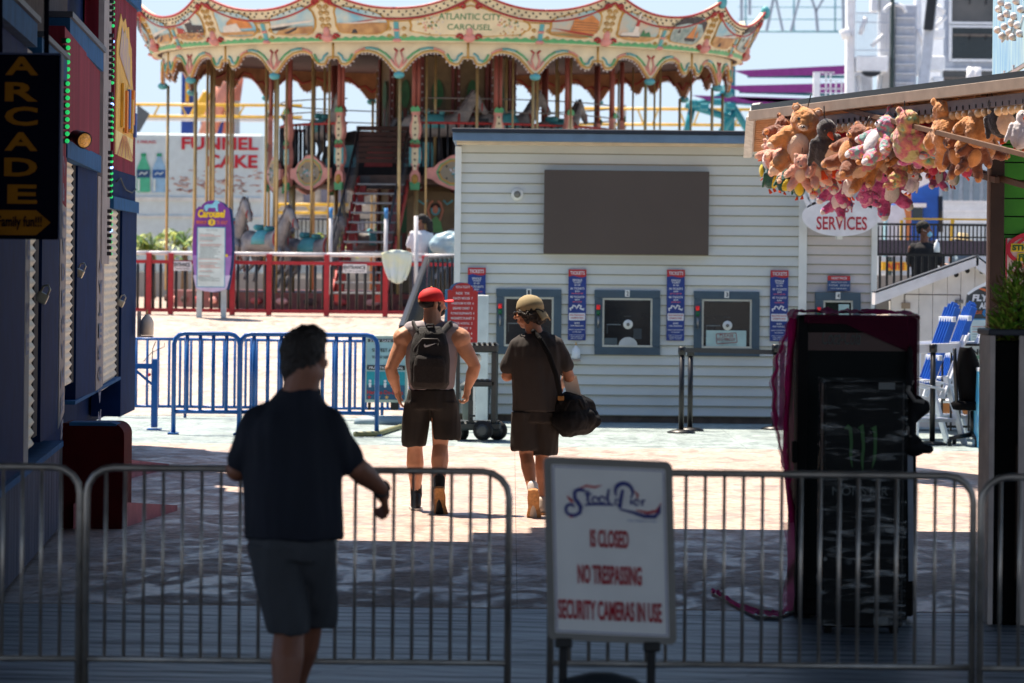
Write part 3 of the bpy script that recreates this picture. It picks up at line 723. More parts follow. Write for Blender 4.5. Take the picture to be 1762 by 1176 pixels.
tboard(993, 464, 'TICKETS price board between windows 1 and 2, right of the man\'s tan cap')
tboard(1162.5, 464.5, 'TICKETS price board between windows 2 and 3')
tboard(1340.5, 465.5, 'TICKETS price board between windows 3 and 4, just left of the wrapped cooler')
b = thing('small_ticket_sign', 'small blue sign with a red header above window 4', 'sign')
fn = plane(1443, 488, YB); MB().pb(1424, 475, 1463, 501, YB-.0, .03).build('panel', P('small_sign_blue', (56, 84, 130)), b)
MB().rect(1424, 475, 1463, 483, fn, .004, 0).build('red_header', m_tr, b)
mb = MB(); mb.text('TICKET PRICES', 1430, 477, 1457, 481, fn, .008, 0, .02); mb.text('SINGLE TICKET $1.00', 1430, 485, 1457, 487.5, fn, .008); mb.text('30 TICKETS $25', 1426, 490, 1441, 493, fn, .008)
mb.text('80 TICKETS $60', 1446, 490, 1461, 493, fn, .008); mb.text('NO REFUNDS', 1430, 496, 1457, 498, fn, .008); mb.build('lettering', m_tw, b)
# soap dispenser on siding
hd = thing('sanitizer_dispenser', 'white wall sanitizer bottle on the siding left of window 2', 'dispenser')
c = W(991, 607, YB-.1); k = YB/F; mb = MB()
mb.tube([c+Vector((0, 0, z*k)) for z in (-12, -9, -2, 6, 9, 12)], [5*k, 7.5*k, 7.5*k, 6.5*k, 3*k, 2.5*k], 0, 14); mb.build('bottle', P('soap_white', (226, 230, 232), rough=.35), hd)
mb = MB(); mb.cyl(c+Vector((0, 0, 12*k)), c+Vector((0, 0, 18*k)), 1.4*k, 1.4*k, 0, 8); mb.build('pump', P('pump_tan', (200, 160, 100)), hd)
mb = MB(); mb.pb(983, 619, 999, 622, YB-.16, .14); mb.build('shelf', P('steel', (150, 150, 150)), hd)

# SERVICES oval with its painted fringe
sv = thing('services_sign', 'white oval sign with red SERVICES lettering on the booth corner', 'sign')
fn = plane(1446, 373, YB-.3)
mb = MB(); mb.shape(arc(1446, 373, 66, 34, 0, 359.9, 40)[:-1], fn, 0, 0, 4, .05)
for i, (x, y, a) in enumerate([(1388, 348, -28), (1397, 344, -22), (1407, 340, -14), (1418, 336, -8), (1500, 348, 24), (1489, 344, 18)]):
    ca, sa = math.cos(R(a)), math.sin(R(a)); mb.shape([(x+u*ca-v*sa, y+u*sa+v*ca) for u, v in ((-4, 10), (-3.2, -12), (0, -15), (3.2, -12), (4, 10))], fn, .0, 0, 3, .04)
mb.build('board', P('sign_white', (238, 234, 234), rough=.5), sv)
mb = MB(); mb.text('SERVICES', 1405, 373, 1492, 396, fn, .006, 0, .018, 0); mb.text('GUEST', 1424, 349, 1470, 366, fn, .006, 0, .015); mb.build('lettering', P('services_red', (186, 48, 62)), sv)
mb = MB(); mb.pb(1440, 404, 1450, 412, YB-.25, .2); mb.build('bracket', m_trimw, sv)

# ================================================================== CROWD FURNITURE
m_blk = P('satin_black', (20, 21, 24), rough=.4, var=.1)
def stanchion(px, top, base, label, base_r=.17):
    t = thing('stanchion', label, 'stanchion', 'black retractable belt stanchions')
    g = G(px, base); s = F/g.y; h = (base-top)/s
    MB().tube([(0, 0, .02), (0, 0, h-.09)], .032, 0, 14).build('post', m_blk, t)
    MB().tube([(0, 0, h-.1), (0, 0, h-.095), (0, 0, h-.01), (0, 0, h)], [.034, .046, .046, .036], 0, 14).build('belt_head', m_blk, t)
    MB().tube([(0, 0, 0), (0, 0, .012), (0, 0, .035), (0, 0, .04)], [base_r, base_r, base_r*.6, .04], 0, 28).build('base', m_blk, t)
    t.location = g; return t, g, h
s1 = stanchion(1172, 597, 745, 'black belt stanchion in front of the siding left of window 3, nearer of the pair')
s2 = stanchion(1187, 599, 741, 'black belt stanchion just right of and behind the nearer one of the pair')
s3 = stanchion(1333, 593, 739, 'black belt stanchion close to the pink plastic')
s4 = stanchion(1345, 594, 736, 'black belt stanchion half hidden behind the pink plastic')
s5 = stanchion(1604, 592, 765, 'black belt stanchion in front of the white slatted chairs')
def belt(pa, pb_, Y0, Y1, label):
    mb = MB(); a = W(*pa, Y0); b = W(*pb_, Y1); mb.bar(a, b, .004, .055, 0, 0, (0, 1, 0)); tag(mb.build('barrier_belt', m_blk), label, 'belt', 'stretched black barrier belts')
mb = MB(); a = W(1172, 602.5, s1[1].y); b = W(1334, 606.5, s3[1].y)
mb.add([a+Vector((.04, 0, .028)), b+Vector((0, 0, .028)), b+Vector((0, 0, -.028)), a+Vector((.04, 0, -.028))]+[p+Vector((0, .004, 0)) for p in (a+Vector((.04, 0, .028)), b+Vector((0, 0, .028)), b+Vector((0, 0, -.028)), a+Vector((.04, 0, -.028)))],
       [(0, 1, 2, 3), (7, 6, 5, 4), (0, 4, 5, 1), (3, 2, 6, 7)])
tag(mb.build('barrier_belt', m_blk), 'long black barrier belt stretched under window 3', 'belt', 'stretched black barrier belts')
mb = MB(); a = W(1480, 603, s5[1].y+.3); b = W(1600, 601, s5[1].y)
mb.add([a+Vector((0, 0, .03)), b+Vector((0, 0, .03)), b+Vector((0, 0, -.03)), a+Vector((0, 0, -.03))]+[p+Vector((0, .004, 0)) for p in (a+Vector((0, 0, .03)), b+Vector((0, 0, .03)), b+Vector((0, 0, -.03)), a+Vector((0, 0, -.03)))],
       [(0, 1, 2, 3), (7, 6, 5, 4), (0, 4, 5, 1), (3, 2, 6, 7)])
tag(mb.build('barrier_belt', m_blk), 'short black barrier belt running behind the wrapped cooler', 'belt', 'stretched black barrier belts')

# red round-topped rides board with its blue edge
rb = thing('ride_price_board', 'red round-topped board listing rides, with a blue edge, left of the booth', 'sign')
Yr = 43.0; fn = plane(795, 540, Yr)
prof = [(770, 600), (770, 500), (776, 499)]+arc(796, 502, 19, 15, 180, 360, 10)+[(816, 499), (822, 503), (822, 600)]
mb = MB(); mb.shape([(x-5, y-1) for x, y in prof], fn, -.06, 0, 4, .06); mb.build('blue_edge', P('edge_blue', (70, 150, 190)), rb)
mb = MB(); mb.shape(prof, fn, 0, 0, 4, .05); mb.build('panel', P('board_red', (176, 46, 46), rough=.5), rb)
mb = MB(); mb.text('RIDE & TICKETS', 784, 492, 808, 496, fn, .005)
for i, t in enumerate(['RIDE  TIX', 'CRAZY MOUSE  7', 'FREEDOM FLYER  6', 'GRAND DERBY  5', 'FLYING ELEPHANTS  4', 'MAGNETIC PLANET  5', 'ROCK N ROLL  5', 'SLINGSHOT  9', 'BUMPER CARS  6', 'GIANT SLIDE  4']):
    wd = min(20, 2.2+len(t)*1.05); mb.text(t, 796-wd, 503+i*8.6, 796+wd, 507+i*8.6, fn, .005, 0, .015)
mb.build('lettering', m_tw, rb)
mb = MB(); mb.pb(775, 600, 781, 738, Yr+.0, .06); mb.pb(812, 600, 818, 738, Yr, .06); each(mb, 'post', m_trimw, rb)
pn = thing('display_stand', 'tall narrow white panel standing beside the red rides board', 'display stand')
mb = MB(); mb.pb(819, 508, 840, 731, 44.6, .08, 0, .01); mb.build('board', P('panel_white', (206, 214, 214), rough=.5), pn)
bn = thing('trash_can', 'grey square trash can behind the utility cart', 'bin')
c = G(818, 726); mb = MB()
mb.loft([(c+Vector((0, 0, .0)), .16, .16), (c+Vector((0, 0, .42)), .19, .19)], 0, 24, 5); mb.build('bin_body', P('bin_grey', (86, 96, 94), rough=.6), bn)
mb = MB(); mb.loft([(c+Vector((0, 0, .42)), .2, .2), (c+Vector((0, 0, .47)), .2, .2), (c+Vector((0, 0, .52)), .12, .12)], 0, 24, 5); mb.build('lid', P('bin_lid', (70, 78, 78)), bn)

# utility cart
ct = thing('utility_cart', 'dark grey two-shelf utility cart with black wheels between the walking men', 'cart')
Yc = 40.5; m_cart = P('cart_plastic', (42, 50, 52), rough=.5, var=.15)
def cshelf(y0, y1, x0=782, x1=858, d=.62):
    mb = MB(); mb.pb(x0, y0, x1, y1, Yc, d, 0, .02)
    for x in range(int(x0)+4, int(x1)-2, 9): mb.pb(x, y0-2.5, x+5, y0+.2, Yc-.005, .05)
    return mb.build('shelf', m_cart, ct)
cshelf(592, 607); cshelf(655, 666, 805, 852, .5); cshelf(727, 741, 780, 862)
for x0, x1, y0_, d0 in ((784, 791, 0, .06), (845, 855, 0, .06), (806, 814, .5, .06), (850, 857, .5, .06)):
    mb = MB(); mb.pb(x0, 606, x1, 728, Yc+y0_, d0, 0, .01); mb.build('upright', m_cart, ct)
mb = MB(); mb.pb(806, 690, 814, 727, Yc+.02, .05); mb.tube([W(812, 722, Yc+.02), W(806, 716, Yc+.02), W(818, 716, Yc+.02)], .012); mb.build('brace', m_cart, ct)
m_tire = P('tyre_black', (24, 24, 26), rough=.7); m_rimg = P('rim_grey', (70, 74, 76), rough=.5)
for px, py, dy in ((831, 741, -.02), (856, 741, .42), (790, 744, .5)):
    c = W(px, py, Yc+dy); r = 17*Yc/F; ax = Vector((.35, 1, 0)).normalized()
    mb = MB(); mb.cyl(c-ax*.025, c+ax*.025, r, r, 0, 28); o = mb.build('wheel', m_tire, ct)
    MB().tube([c-ax*.032, c-ax*.0255], [r*.35, r*.66], 0, 24).build('rim', m_rimg, o)
# paper-white cup visible on the cart
tag(MB().ell(W(821, 617, Yc+.35), (.05, .05, .055), 0, 14).build('white_ball', P('soap_white', (226, 230, 232))), 'small white round tub on the top shelf of the cart', 'tub')

# blue steel barricades (two near ones, a fence line behind them)
m_bb = P('barricade_blue', (14, 86, 156), rough=.35, var=.15, scale=12)
def blue_barricade(n=7, wd=1.13, h=1.13, foot=True):
    t = thing('blue_barricade', '', 'barricade', 'blue steel crowd barricades')
    r = .12; pts = [(-wd/2, 0, 0.02), (-wd/2, 0, h-r)]+[(-wd/2+r-r*math.cos(R(a)), 0, h-r+r*math.sin(R(a))) for a in (30, 60, 90)]+[(wd/2-r+r*math.sin(R(a)), 0, h-r+r*math.cos(R(a))) for a in (0, 30, 60)]+[(wd/2, 0, h-r), (wd/2, 0, .02)]
    MB().tube(pts, .027, 0, 10).build('frame', m_bb, t)
    MB().tube([(-wd/2, 0, .26), (wd/2, 0, .26)], .023, 0, 8).build('lower_rail', m_bb, t)
    for i in range(1, n): 
        x = -wd/2+wd*i/n; MB().tube([(x, 0, .27), (x, 0, h-.02)], .022, 0, 8).build('bar', m_bb, t)
    if foot:
        for x in (-wd/2, wd/2): MB().box(x-.06, x+.06, -.09, .09, 0, .018).build('foot', m_bb, t)
    return t
Yn = 41.5
bA = blue_barricade(5, .755, 1.16); bA.location = W(354.5, 755, Yn)*1; bA.location.z = 0; bA['label'] = 'blue steel barricade left of the dark-shirted man, five bars wide'
bB = blue_barricade(10, 1.58, 1.16); x_ = W(530, 755, Yn+.05); bB.location = (x_.x, x_.y, 0); bB['label'] = 'wider blue steel barricade passing behind the dark-shirted man\'s head'
bl2 = [('blue fence section behind the gatepost at the arcade corner', 262, 46.0), ('blue fence section behind the five-bar barricade', 375, 46.0), ('blue fence section behind the dark-shirted man', 488, 46.0), ('blue fence section partly hidden by his shoulder', 601, 46.0), ('blue fence section at the red-capped man\'s elbow', 714, 46.0)]
def blue_fence():
    t = thing('blue_fence_section', '', 'fence', 'thin blue fence sections behind the barricades'); wd = 113*46/F
    for z in (1.0, .14): MB().tube([(-wd/2, 0, z), (wd/2, 0, z)], .019, 0, 8).build('rail', m_bb, t)
    for i in range(6): MB().tube([(-wd/2+wd*(i+.5)/6, 0, .14), (-wd/2+wd*(i+.5)/6, 0, 1.0)], .017, 0, 6).build('bar', m_bb, t)
    MB().tube([(-wd/2, 0, 0), (-wd/2, 0, 1.03)], .02, 0, 8).build('post', m_bb, t)
    return t
f0 = blue_fence()
for i, (lb, px, Y) in enumerate(bl2):
    o = f0 if i == 0 else dup(f0); p = W(px, 700, Y); o.location = (p.x, Y, 0.0); o['label'] = lb
# blue gate post with an arm
gp = thing('gate_post', 'blue gate post with a braced side arm at the arcade corner', 'gate post')
Y = 42.5
mb = MB(); mb.pb(260, 618, 271, 736, Y, .08, 0, .005); mb.build('post', m_bb, gp)
mb = MB(); mb.pb(228, 626, 264, 635, Y+.01, .06); mb.bar(W(234, 638, Y+.03), W(262, 662, Y+.03), .02, .03); mb.build('arm', m_bb, gp)
mb = MB(); g = W(265, 736, Y); mb.box(g.x-.08, g.x+.08, Y-.07, Y+.13, -.002, .015); mb.build('foot_plate', m_bb, gp)
mb = MB(); mb.ell(W(257, 645, Y-.02), .02); mb.build('reflector', P('signal_red2', (190, 20, 30)), gp)
mb = MB(); mb.tube([W(*q, Y-.01) for q in ((247, 622), (262, 606), (283, 597), (283, 590))], .004, 0, 5); mb.tube([W(*q, Y-.01) for q in ((262, 618), (263, 600), (268, 588))], .006, 0, 5); mb.build('wire', P('cable_black', (14, 14, 16)), gp)

# teal stay-safe notice board behind the red-capped man
ss = thing('notice_board', 'pale framed teal notice board behind the blue fence by the red-capped man', 'sign')
Y = 44.8; fn = plane(662, 635, Y)
mb = MB(); mb.pb(625, 577, 702, 693, Y, .05, 0, .02); mb.build('frame', P('notice_frame', (176, 192, 182)), ss)
mb = MB(); mb.rect(631, 589, 697, 688, fn, .004, 0); mb.rect(631, 640, 697, 688, fn, .007, 1); mb.rect(631, 663, 697, 688, fn, .01, 2); mb.build('poster', [P('poster_grey', (150, 184, 190)), P('poster_teal', (30, 146, 160)), P('poster_deep', (40, 90, 120))], ss)
mb = MB(); mb.rect(633, 584, 697, 589, fn, .012, 1); mb.rect(632, 629, 697, 637, fn, .012, 1)
mb.text('STAY SAFE STAY', 636, 585, 694, 588.5, fn, .015, 0); mb.text('PRACTICE SOCIAL', 635, 631, 694, 635.5, fn, .015, 0)
mb.text('Heroes-Do-Die-s', 632, 672, 694, 679, fn, .015, 2, .02)
for x in (637, 647, 663, 675): mb.ell(fn(x, 656, .012), (.018, .006, .018), 0, 8); mb.shape([(x-2.5, 659), (x+2.5, 659), (x+1.8, 667), (x-1.8, 667)], fn, .016, 0)
for x, m_ in ((636, 2), (652, 3), (666, 3)): mb.shape([(x+4*math.sin(R(36*i))*(1 if i % 2 == 0 else .45), 684-4*math.cos(R(36*i))*(1 if i % 2 == 0 else .45)) for i in range(10)], fn, .015, m_)
mb.text('SIX FEET APART', 640, 600, 690, 606, fn, .01, 1); mb.text('WASH HANDS', 640, 612, 680, 618, fn, .01, 1); mb.build('lettering', [m_tw, m_blk, m_tr, P('star_orange', (226, 170, 90))], ss)
mb = MB(); mb.pb(633, 693, 638, 706, Y+.02, .04); mb.pb(672, 693, 686, 706, Y+.02, .04); each(mb, 'leg', m_blk, ss)
mb = MB(); c = W(664, 712, Y); mb.loft([((c.x, c.y, 0.0), .4, .22), ((c.x, c.y, .06), .38, .2), ((c.x, c.y, .1), .25, .12)], 0, 24, 3); mb.build('base', P('notice_base', (126, 146, 156)), ss)
mb = MB(); pts = [G(610, 752), G(650, 751), G(668, 745), G(688, 739), G(705, 737)]; mb.tube([p+Vector((0, 0, .03)) for p in pts], .03, 0, 8)
cc = mb.build('cable_cover', P('cover_yellow', (120, 120, 84))); tag(cc, 'yellowish rubber cable cover curving across the concrete under the blue barricade', 'cable cover')
# ================================================================== CAROUSEL
CC = Vector((W(768, 300, 76).x, 76.0, 0)); DK = 1.42
cr_ = thing('carousel', 'ornate cream double-deck carousel with gold scalloped valance and painted panels', 'carousel')
STEP = 360/14; T0 = -8.0
def pol(th, r, z): return CC + Vector((r*math.sin(R(th)), -r*math.cos(R(th)), z))
m_cream = P('carousel_cream', (228, 216, 180), rough=.5, var=.12, scale=3)
m_goldp = P('carousel_gold', (196, 150, 64), rough=.4, var=.2)
m_cred = P('carousel_red', (172, 52, 50), rough=.5, var=.12)
m_cgreen = P('carousel_green', (92, 176, 118), rough=.5, var=.15)
m_cteal = P('carousel_teal', (88, 170, 178), rough=.5, var=.15)
m_cpink = P('carousel_pink', (222, 152, 140), rough=.5, var=.15)
m_cdot = P('carousel_bulb_dark', (28, 26, 26), rough=.3)
m_bulb = P('clear_bulb', (208, 206, 210), rough=.12, coat=.6)
m_brown = P('valance_back_brown', (176, 124, 84), rough=.75, var=.3, scale=4)
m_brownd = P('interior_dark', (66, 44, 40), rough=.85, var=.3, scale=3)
m_brass = M('brass_pole', (.58, .41, .18), rough=.38, metal=.45, var=.15)
def bandfn(u, v, off=0.0): return pol(u, 6.19+(v-6.32)*.5+off, v)
def crest(t): return 6.95+.40*max(0.0, t)**2.2
SKY1, SKY2 = P('mural_sky', (120, 190, 215), col2=srgb((214, 220, 205)), scale=3, var=0), P('mural_dusk', (150, 200, 205), col2=srgb((232, 190, 150)), scale=2.5)
SAND = P('mural_sandy', (214, 170, 112), col2=srgb((160, 112, 74)), scale=5); SEA = P('mural_sea', (110, 140, 138), col2=srgb((196, 206, 196)), scale=6)
OR_ = P('mural_brick', (214, 140, 80), var=.2); DKM = P('mural_shadow', (62, 60, 66), var=.3, scale=9); WH_ = P('mural_white', (224, 218, 206)); TRE = P('mural_tree', (66, 130, 90))
PM = [m_cream, m_cred, m_cdot, m_cteal, m_cgreen, m_goldp, m_cpink, SKY1, SAND, SEA, OR_, DKM, WH_, TRE, SKY2]
BASE, RED, DOT, TEAL, GRN, GOLD, PINK, SKY_, SND, SEA_, ORG, DRK, WHT, TRR, DUSK = range(15)
def cartouche(mb, ua, ub, up_right, kind):   # ua<ub in degrees; picture side nearer the ornament is taller
    n = 26; low = 6.45; outer = []; rr = random.Random(int(ua*7)+5)
    w_ = ub-ua; uc = (ua+ub)/2
    def topz(u):
        t = abs(u-(ua if not up_right else ub)); k = 1-t/w_ ; return 6.83+.24*k
    for i in range(n):
        a = 2*math.pi*i/n; ca, sa = math.cos(a), math.sin(a); rad = 1+.035*math.cos(5*a)+rr.uniform(-.02, .02)
        u = uc+(w_/2)*math.copysign(abs(ca)**.6, ca)*rad; zc = (low+topz(min(max(u, ua), ub)))/2; hh = (topz(min(max(u, ua), ub))-low)/2
        outer.append((u, zc+hh*math.copysign(abs(sa)**.6, sa)*rad))
    mb.shape(outer, bandfn, .012, GOLD, 1.5)
    inn = [(uc+(u-uc)*.92, (low+6.86)/2+(z-(low+6.86)/2)*.93) for u, z in outer]
    mb.shape(inn, bandfn, .022, DUSK if kind in ('block', 'light') else SKY_, 1.5)
    hz = {'boat': 6.80, 'beach': 6.68, 'pier': 6.64, 'hall': 6.58, 'block': 6.56, 'light': 6.55, 'crowd': 6.62, 'ship': 6.72}[kind]
    def clip(zcut): return [(u, min(z, zcut)) for u, z in inn]
    mb.shape(clip(hz), bandfn, .027, SEA_ if kind in ('boat', 'pier', 'ship', 'hall') else SND, 1.5)
    U = lambda a: ua+w_*a
    q = lambda pts, m, o=.032: mb.shape([(U(a), z) for a, z in pts], bandfn, o, m, 1.5)
    if kind == 'hall':
        q([(.25, 6.62), (.3, 6.74), (.45, 6.82), (.68, 6.82), (.86, 6.72), (.9, 6.62)], ORG); q([(.15, 6.56), (.2, 6.68), (.55, 6.72), (.62, 6.56)], WHT, .036); q([(.1, 6.5), (.9, 6.5), (.92, 6.56), (.08, 6.56)], SND, .036)
    if kind == 'pier':
        q([(.05, 6.66), (.95, 6.74), (.9, 6.7), (.05, 6.6)], WHT); q([(.06, 6.6), (.5, 6.64), (.3, 6.56), (.06, 6.55)], DRK, .036); q([(.1, 6.47), (.9, 6.48), (.92, 6.62), (.5, 6.6), (.2, 6.55)], SND, .034); q([(.3, 6.5), (.62, 6.62), (.58, 6.56), (.4, 6.49)], DRK, .038)
    if kind == 'beach':
        q([(.03, 6.67), (.6, 6.7), (.95, 6.74), (.95, 6.7), (.4, 6.66)], WHT); q([(.3, 6.68), (.9, 6.76), (.62, 6.7)], RED, .036); q([(.04, 6.5), (.5, 6.66), (.9, 6.66), (.93, 6.52)], SND, .034); q([(.3, 6.48), (.34, 6.55), (.4, 6.56), (.42, 6.48)], DRK, .04)
    if kind == 'block':
        q([(.4, 6.56), (.46, 6.82), (.6, 6.8), (.78, 6.9), (.95, 6.78), (.96, 6.56)], ORG)
        for i in range(4): q([(.43, 6.6+i*.05), (.95, 6.6+i*.045), (.95, 6.61+i*.045), (.43, 6.61+i*.05)], DRK, .036)
        q([(.02, 6.62), (.5, 6.54), (.9, 6.5), (.9, 6.53), (.5, 6.58)], RED, .036); q([(.05, 6.5), (.3, 6.52), (.9, 6.47), (.85, 6.5)], TRR, .036)
    if kind == 'light':
        q([(.36, 6.57), (.41, 6.98), (.45, 6.98), (.49, 6.57)], WHT); q([(.385, 6.73), (.4, 6.86), (.46, 6.86), (.47, 6.73)], RED, .036); q([(.1, 6.54), (.14, 6.6), (.5, 6.63), (.55, 6.54)], WHT, .036); q([(.1, 6.52), (.55, 6.52), (.55, 6.54), (.1, 6.54)], DRK, .036); q([(.55, 6.54), (.6, 6.68), (.66, 6.6), (.74, 6.64), (.82, 6.54)], TRR, .036)
    if kind in ('boat', 'ship'):
        q([(.02, 6.78), (.25, 6.96), (.7, 7.0), (.95, 6.9), (.97, 6.7), (.8, 6.86), (.4, 6.86)], DRK); q([(.48, 6.58), (.66, 6.86), (.7, 6.58)], ORG, .036); q([(.72, 6.6), (.76, 6.74), (.82, 6.6)], ORG, .036); q([(.46, 6.52), (.44, 6.58), (.78, 6.58), (.74, 6.52)], DRK, .038); q([(.18, 6.66), (.24, 6.76), (.26, 6.66)], DRK, .036)
    if kind == 'crowd':
        q([(.42, 6.6), (.42, 6.86), (.66, 6.86), (.66, 6.74), (.95, 6.72), (.95, 6.58)], DRK); q([(.44, 6.78), (.64, 6.8), (.64, 6.84), (.44, 6.82)], WHT, .036); q([(.05, 6.6), (.1, 6.72), (.32, 6.68), (.36, 6.6)], RED, .034)
        for i in range(40): x, y = rr.uniform(.08, .9), rr.uniform(6.48, 6.62); q([(x, y), (x+.03, y), (x+.03, y+.02), (x, y+.02)], rr.choice([WHT, DRK, RED, DRK, SEA_]), .038)
def curl(mb, u, z, s, m, flip=1, wd=.05, o=.04, turns=1.5):
    pts = []
    for i in range(15):
        a = i/14; rad = s*(1-.75*a); an = a*turns*math.pi*2
        pts.append((u+flip*rad*9.2*math.cos(an), z+rad*math.sin(an)))
    mb.stroke2 = None
    P3 = [bandfn(x, y, o) for x, y in pts]; mb.tube(P3, [wd*(1-.5*i/14) for i in range(15)], m, 6)
KINDS_ = {-3: ('ship', 'pier'), -2: ('crowd', 'hall'), -1: ('pier', 'beach'), 1: ('block', 'light'), 2: ('boat', 'beach'), 3: ('ship', 'hall')}
for k in range(-7, 7):
    a = T0+k*STEP; b = a+STEP; mid = (a+b)/2; mb = MB()
    N = 16; pts = [(a, 6.32), (b, 6.32)]+[(b-STEP*i/N, crest(1-abs(2*i/N-1)) if True else 0) for i in range(N+1)]
    pts = [(a, 6.32), (b, 6.32)]+[(b-STEP*i/N, crest(1-abs((i/N)*2-1))) for i in range(N+1)]
    mb.shape(pts, bandfn, 0, BASE, 1.6, .09, 0)
    if abs(mid) < 105:
        cz = lambda u: crest(1-abs((u-a)/STEP*2-1))
        top = [(a+STEP*i/40, cz(a+STEP*i/40)) for i in range(41)]
        mb.tube([bandfn(u, z, .0) for u, z in top], .026, RED, 6)
        mb.tube([bandfn(u, z-.20, .015) for u, z in top], .024, RED, 6)
        mb.tube([bandfn(u, z-.245, .01) for u, z in top], .012, GOLD, 6)
        for i in range(1, 40): 
            u = a+STEP*i/40; mb.ell(bandfn(u, cz(u)-(.07 if i % 2 else .13), .02), (.02, .02, .02), DOT, 6)
        for e, sg in ((a, 1), (b, -1)):
            mb.shape([(e, 6.36), (e+sg*.42, 6.36), (e+sg*.42, 6.70), (e, 6.70)] if sg > 0 else [(e-.42, 6.36), (e, 6.36), (e, 6.70), (e-.42, 6.70)], bandfn, .02, TEAL)
            mb.ell(bandfn(e+sg*.2, 6.54, .02), (.045, .03, .03), PINK, 8); mb.ell(bandfn(e+sg*.2, 6.35, .02), (.07, .03, .04), PINK, 8)
            for zz in (6.42, 6.56): curl(mb, e+sg*1.3, zz, .045, GOLD, sg, .011, .01)
        # green running border
        gb = [(a+.2, 6.34)]+[(a+.2+(STEP-.4)*i/30, 6.37+(.035 if i % 2 else .0)+.03*abs(math.cos(math.pi*i/30))) for i in range(31)]+[(b-.2, 6.34)]
        mb.shape(gb, bandfn, .014, GRN, 1.5)
        # ornament at the middle: gold scrollwork, pink plume and two red curls
        if k != 0:
            for sg in (1, -1):
                for j, zz in enumerate((6.62, 6.74, 6.86, 6.97)): curl(mb, mid+sg*.55, zz, .055, GOLD, sg if j % 2 else -sg, .012, .012)
                curl(mb, mid+sg*1.35, 7.06, .07, RED, -sg, .03, .03, 1.0)
            cartouche(mb, a+1.3, mid-1.7, True, KINDS_.get(k, ('beach', 'hall'))[0]); cartouche(mb, mid+1.7, b-1.3, False, KINDS_.get(k, ('beach', 'hall'))[1])
        else:
            n = 40; oo = []
            for i in range(n):
                g = 2*math.pi*i/n; ca, sa = math.cos(g), math.sin(g); rad = 1+.03*math.cos(9*g); u = mid+10.7*math.copysign(abs(ca)**.7, ca)*rad
                tz = 6.82+.2*max(0, 1-abs(u-mid)/8); oo.append((u, (6.43+tz)/2+(tz-6.43)/2*math.copysign(abs(sa)**.6, sa)*rad))
            mb.shape(oo, bandfn, .012, GOLD, 1.5); mb.shape([(mid+(u-mid)*.96, 6.65+(z-6.65)*.93) for u, z in oo], bandfn, .02, BASE, 1.5)
            rr = random.Random(3)
            for sg in (1, -1):
                for i in range(46):
                    g = rr.gauss(0, 1); h = rr.gauss(0, 1); mb.ell(bandfn(mid+sg*7.0+g*1.1, min(6.85, max(6.47, 6.63+h*.09)), .02), (.022, .012, .022), rr.choice([WHT, WHT, GOLD, PINK, SND, TRR]), 6)
            f2 = lambda u, v, off: bandfn(u, v, off)
            mb.text('ATLANTIC CITY', mid-5.4, 6.86, mid+5.4, 6.74, f2, .024, TRR, .012, 0, .0)
            mb.text('CAROUSEL', mid-3.9, 6.66, mid+3.9, 6.55, f2, .024, TRR, .012)
            for sg in (1, -1): curl(mb, mid+sg*1.3, 6.98, .06, RED, sg, .03, .03, 1.0)
        mb.ell(bandfn(mid, 6.41, .03), (.13, .05, .1), PINK, 10); mb.ell(bandfn(mid, 6.53, .02), (.07, .04, .1), PINK, 10)
        for sg in (1, -1): curl(mb, mid+sg*1.55, 6.41, .065, RED, sg, .033, .03, .9)
        mb.ell(bandfn(mid, 7.33, .0), (.1, .06, .14), TEAL, 10)
    o = mb.build('rounding_panel', PM, cr_)
    if k == 0: o['label'] = 'name panel lettered ATLANTIC CITY CAROUSEL'
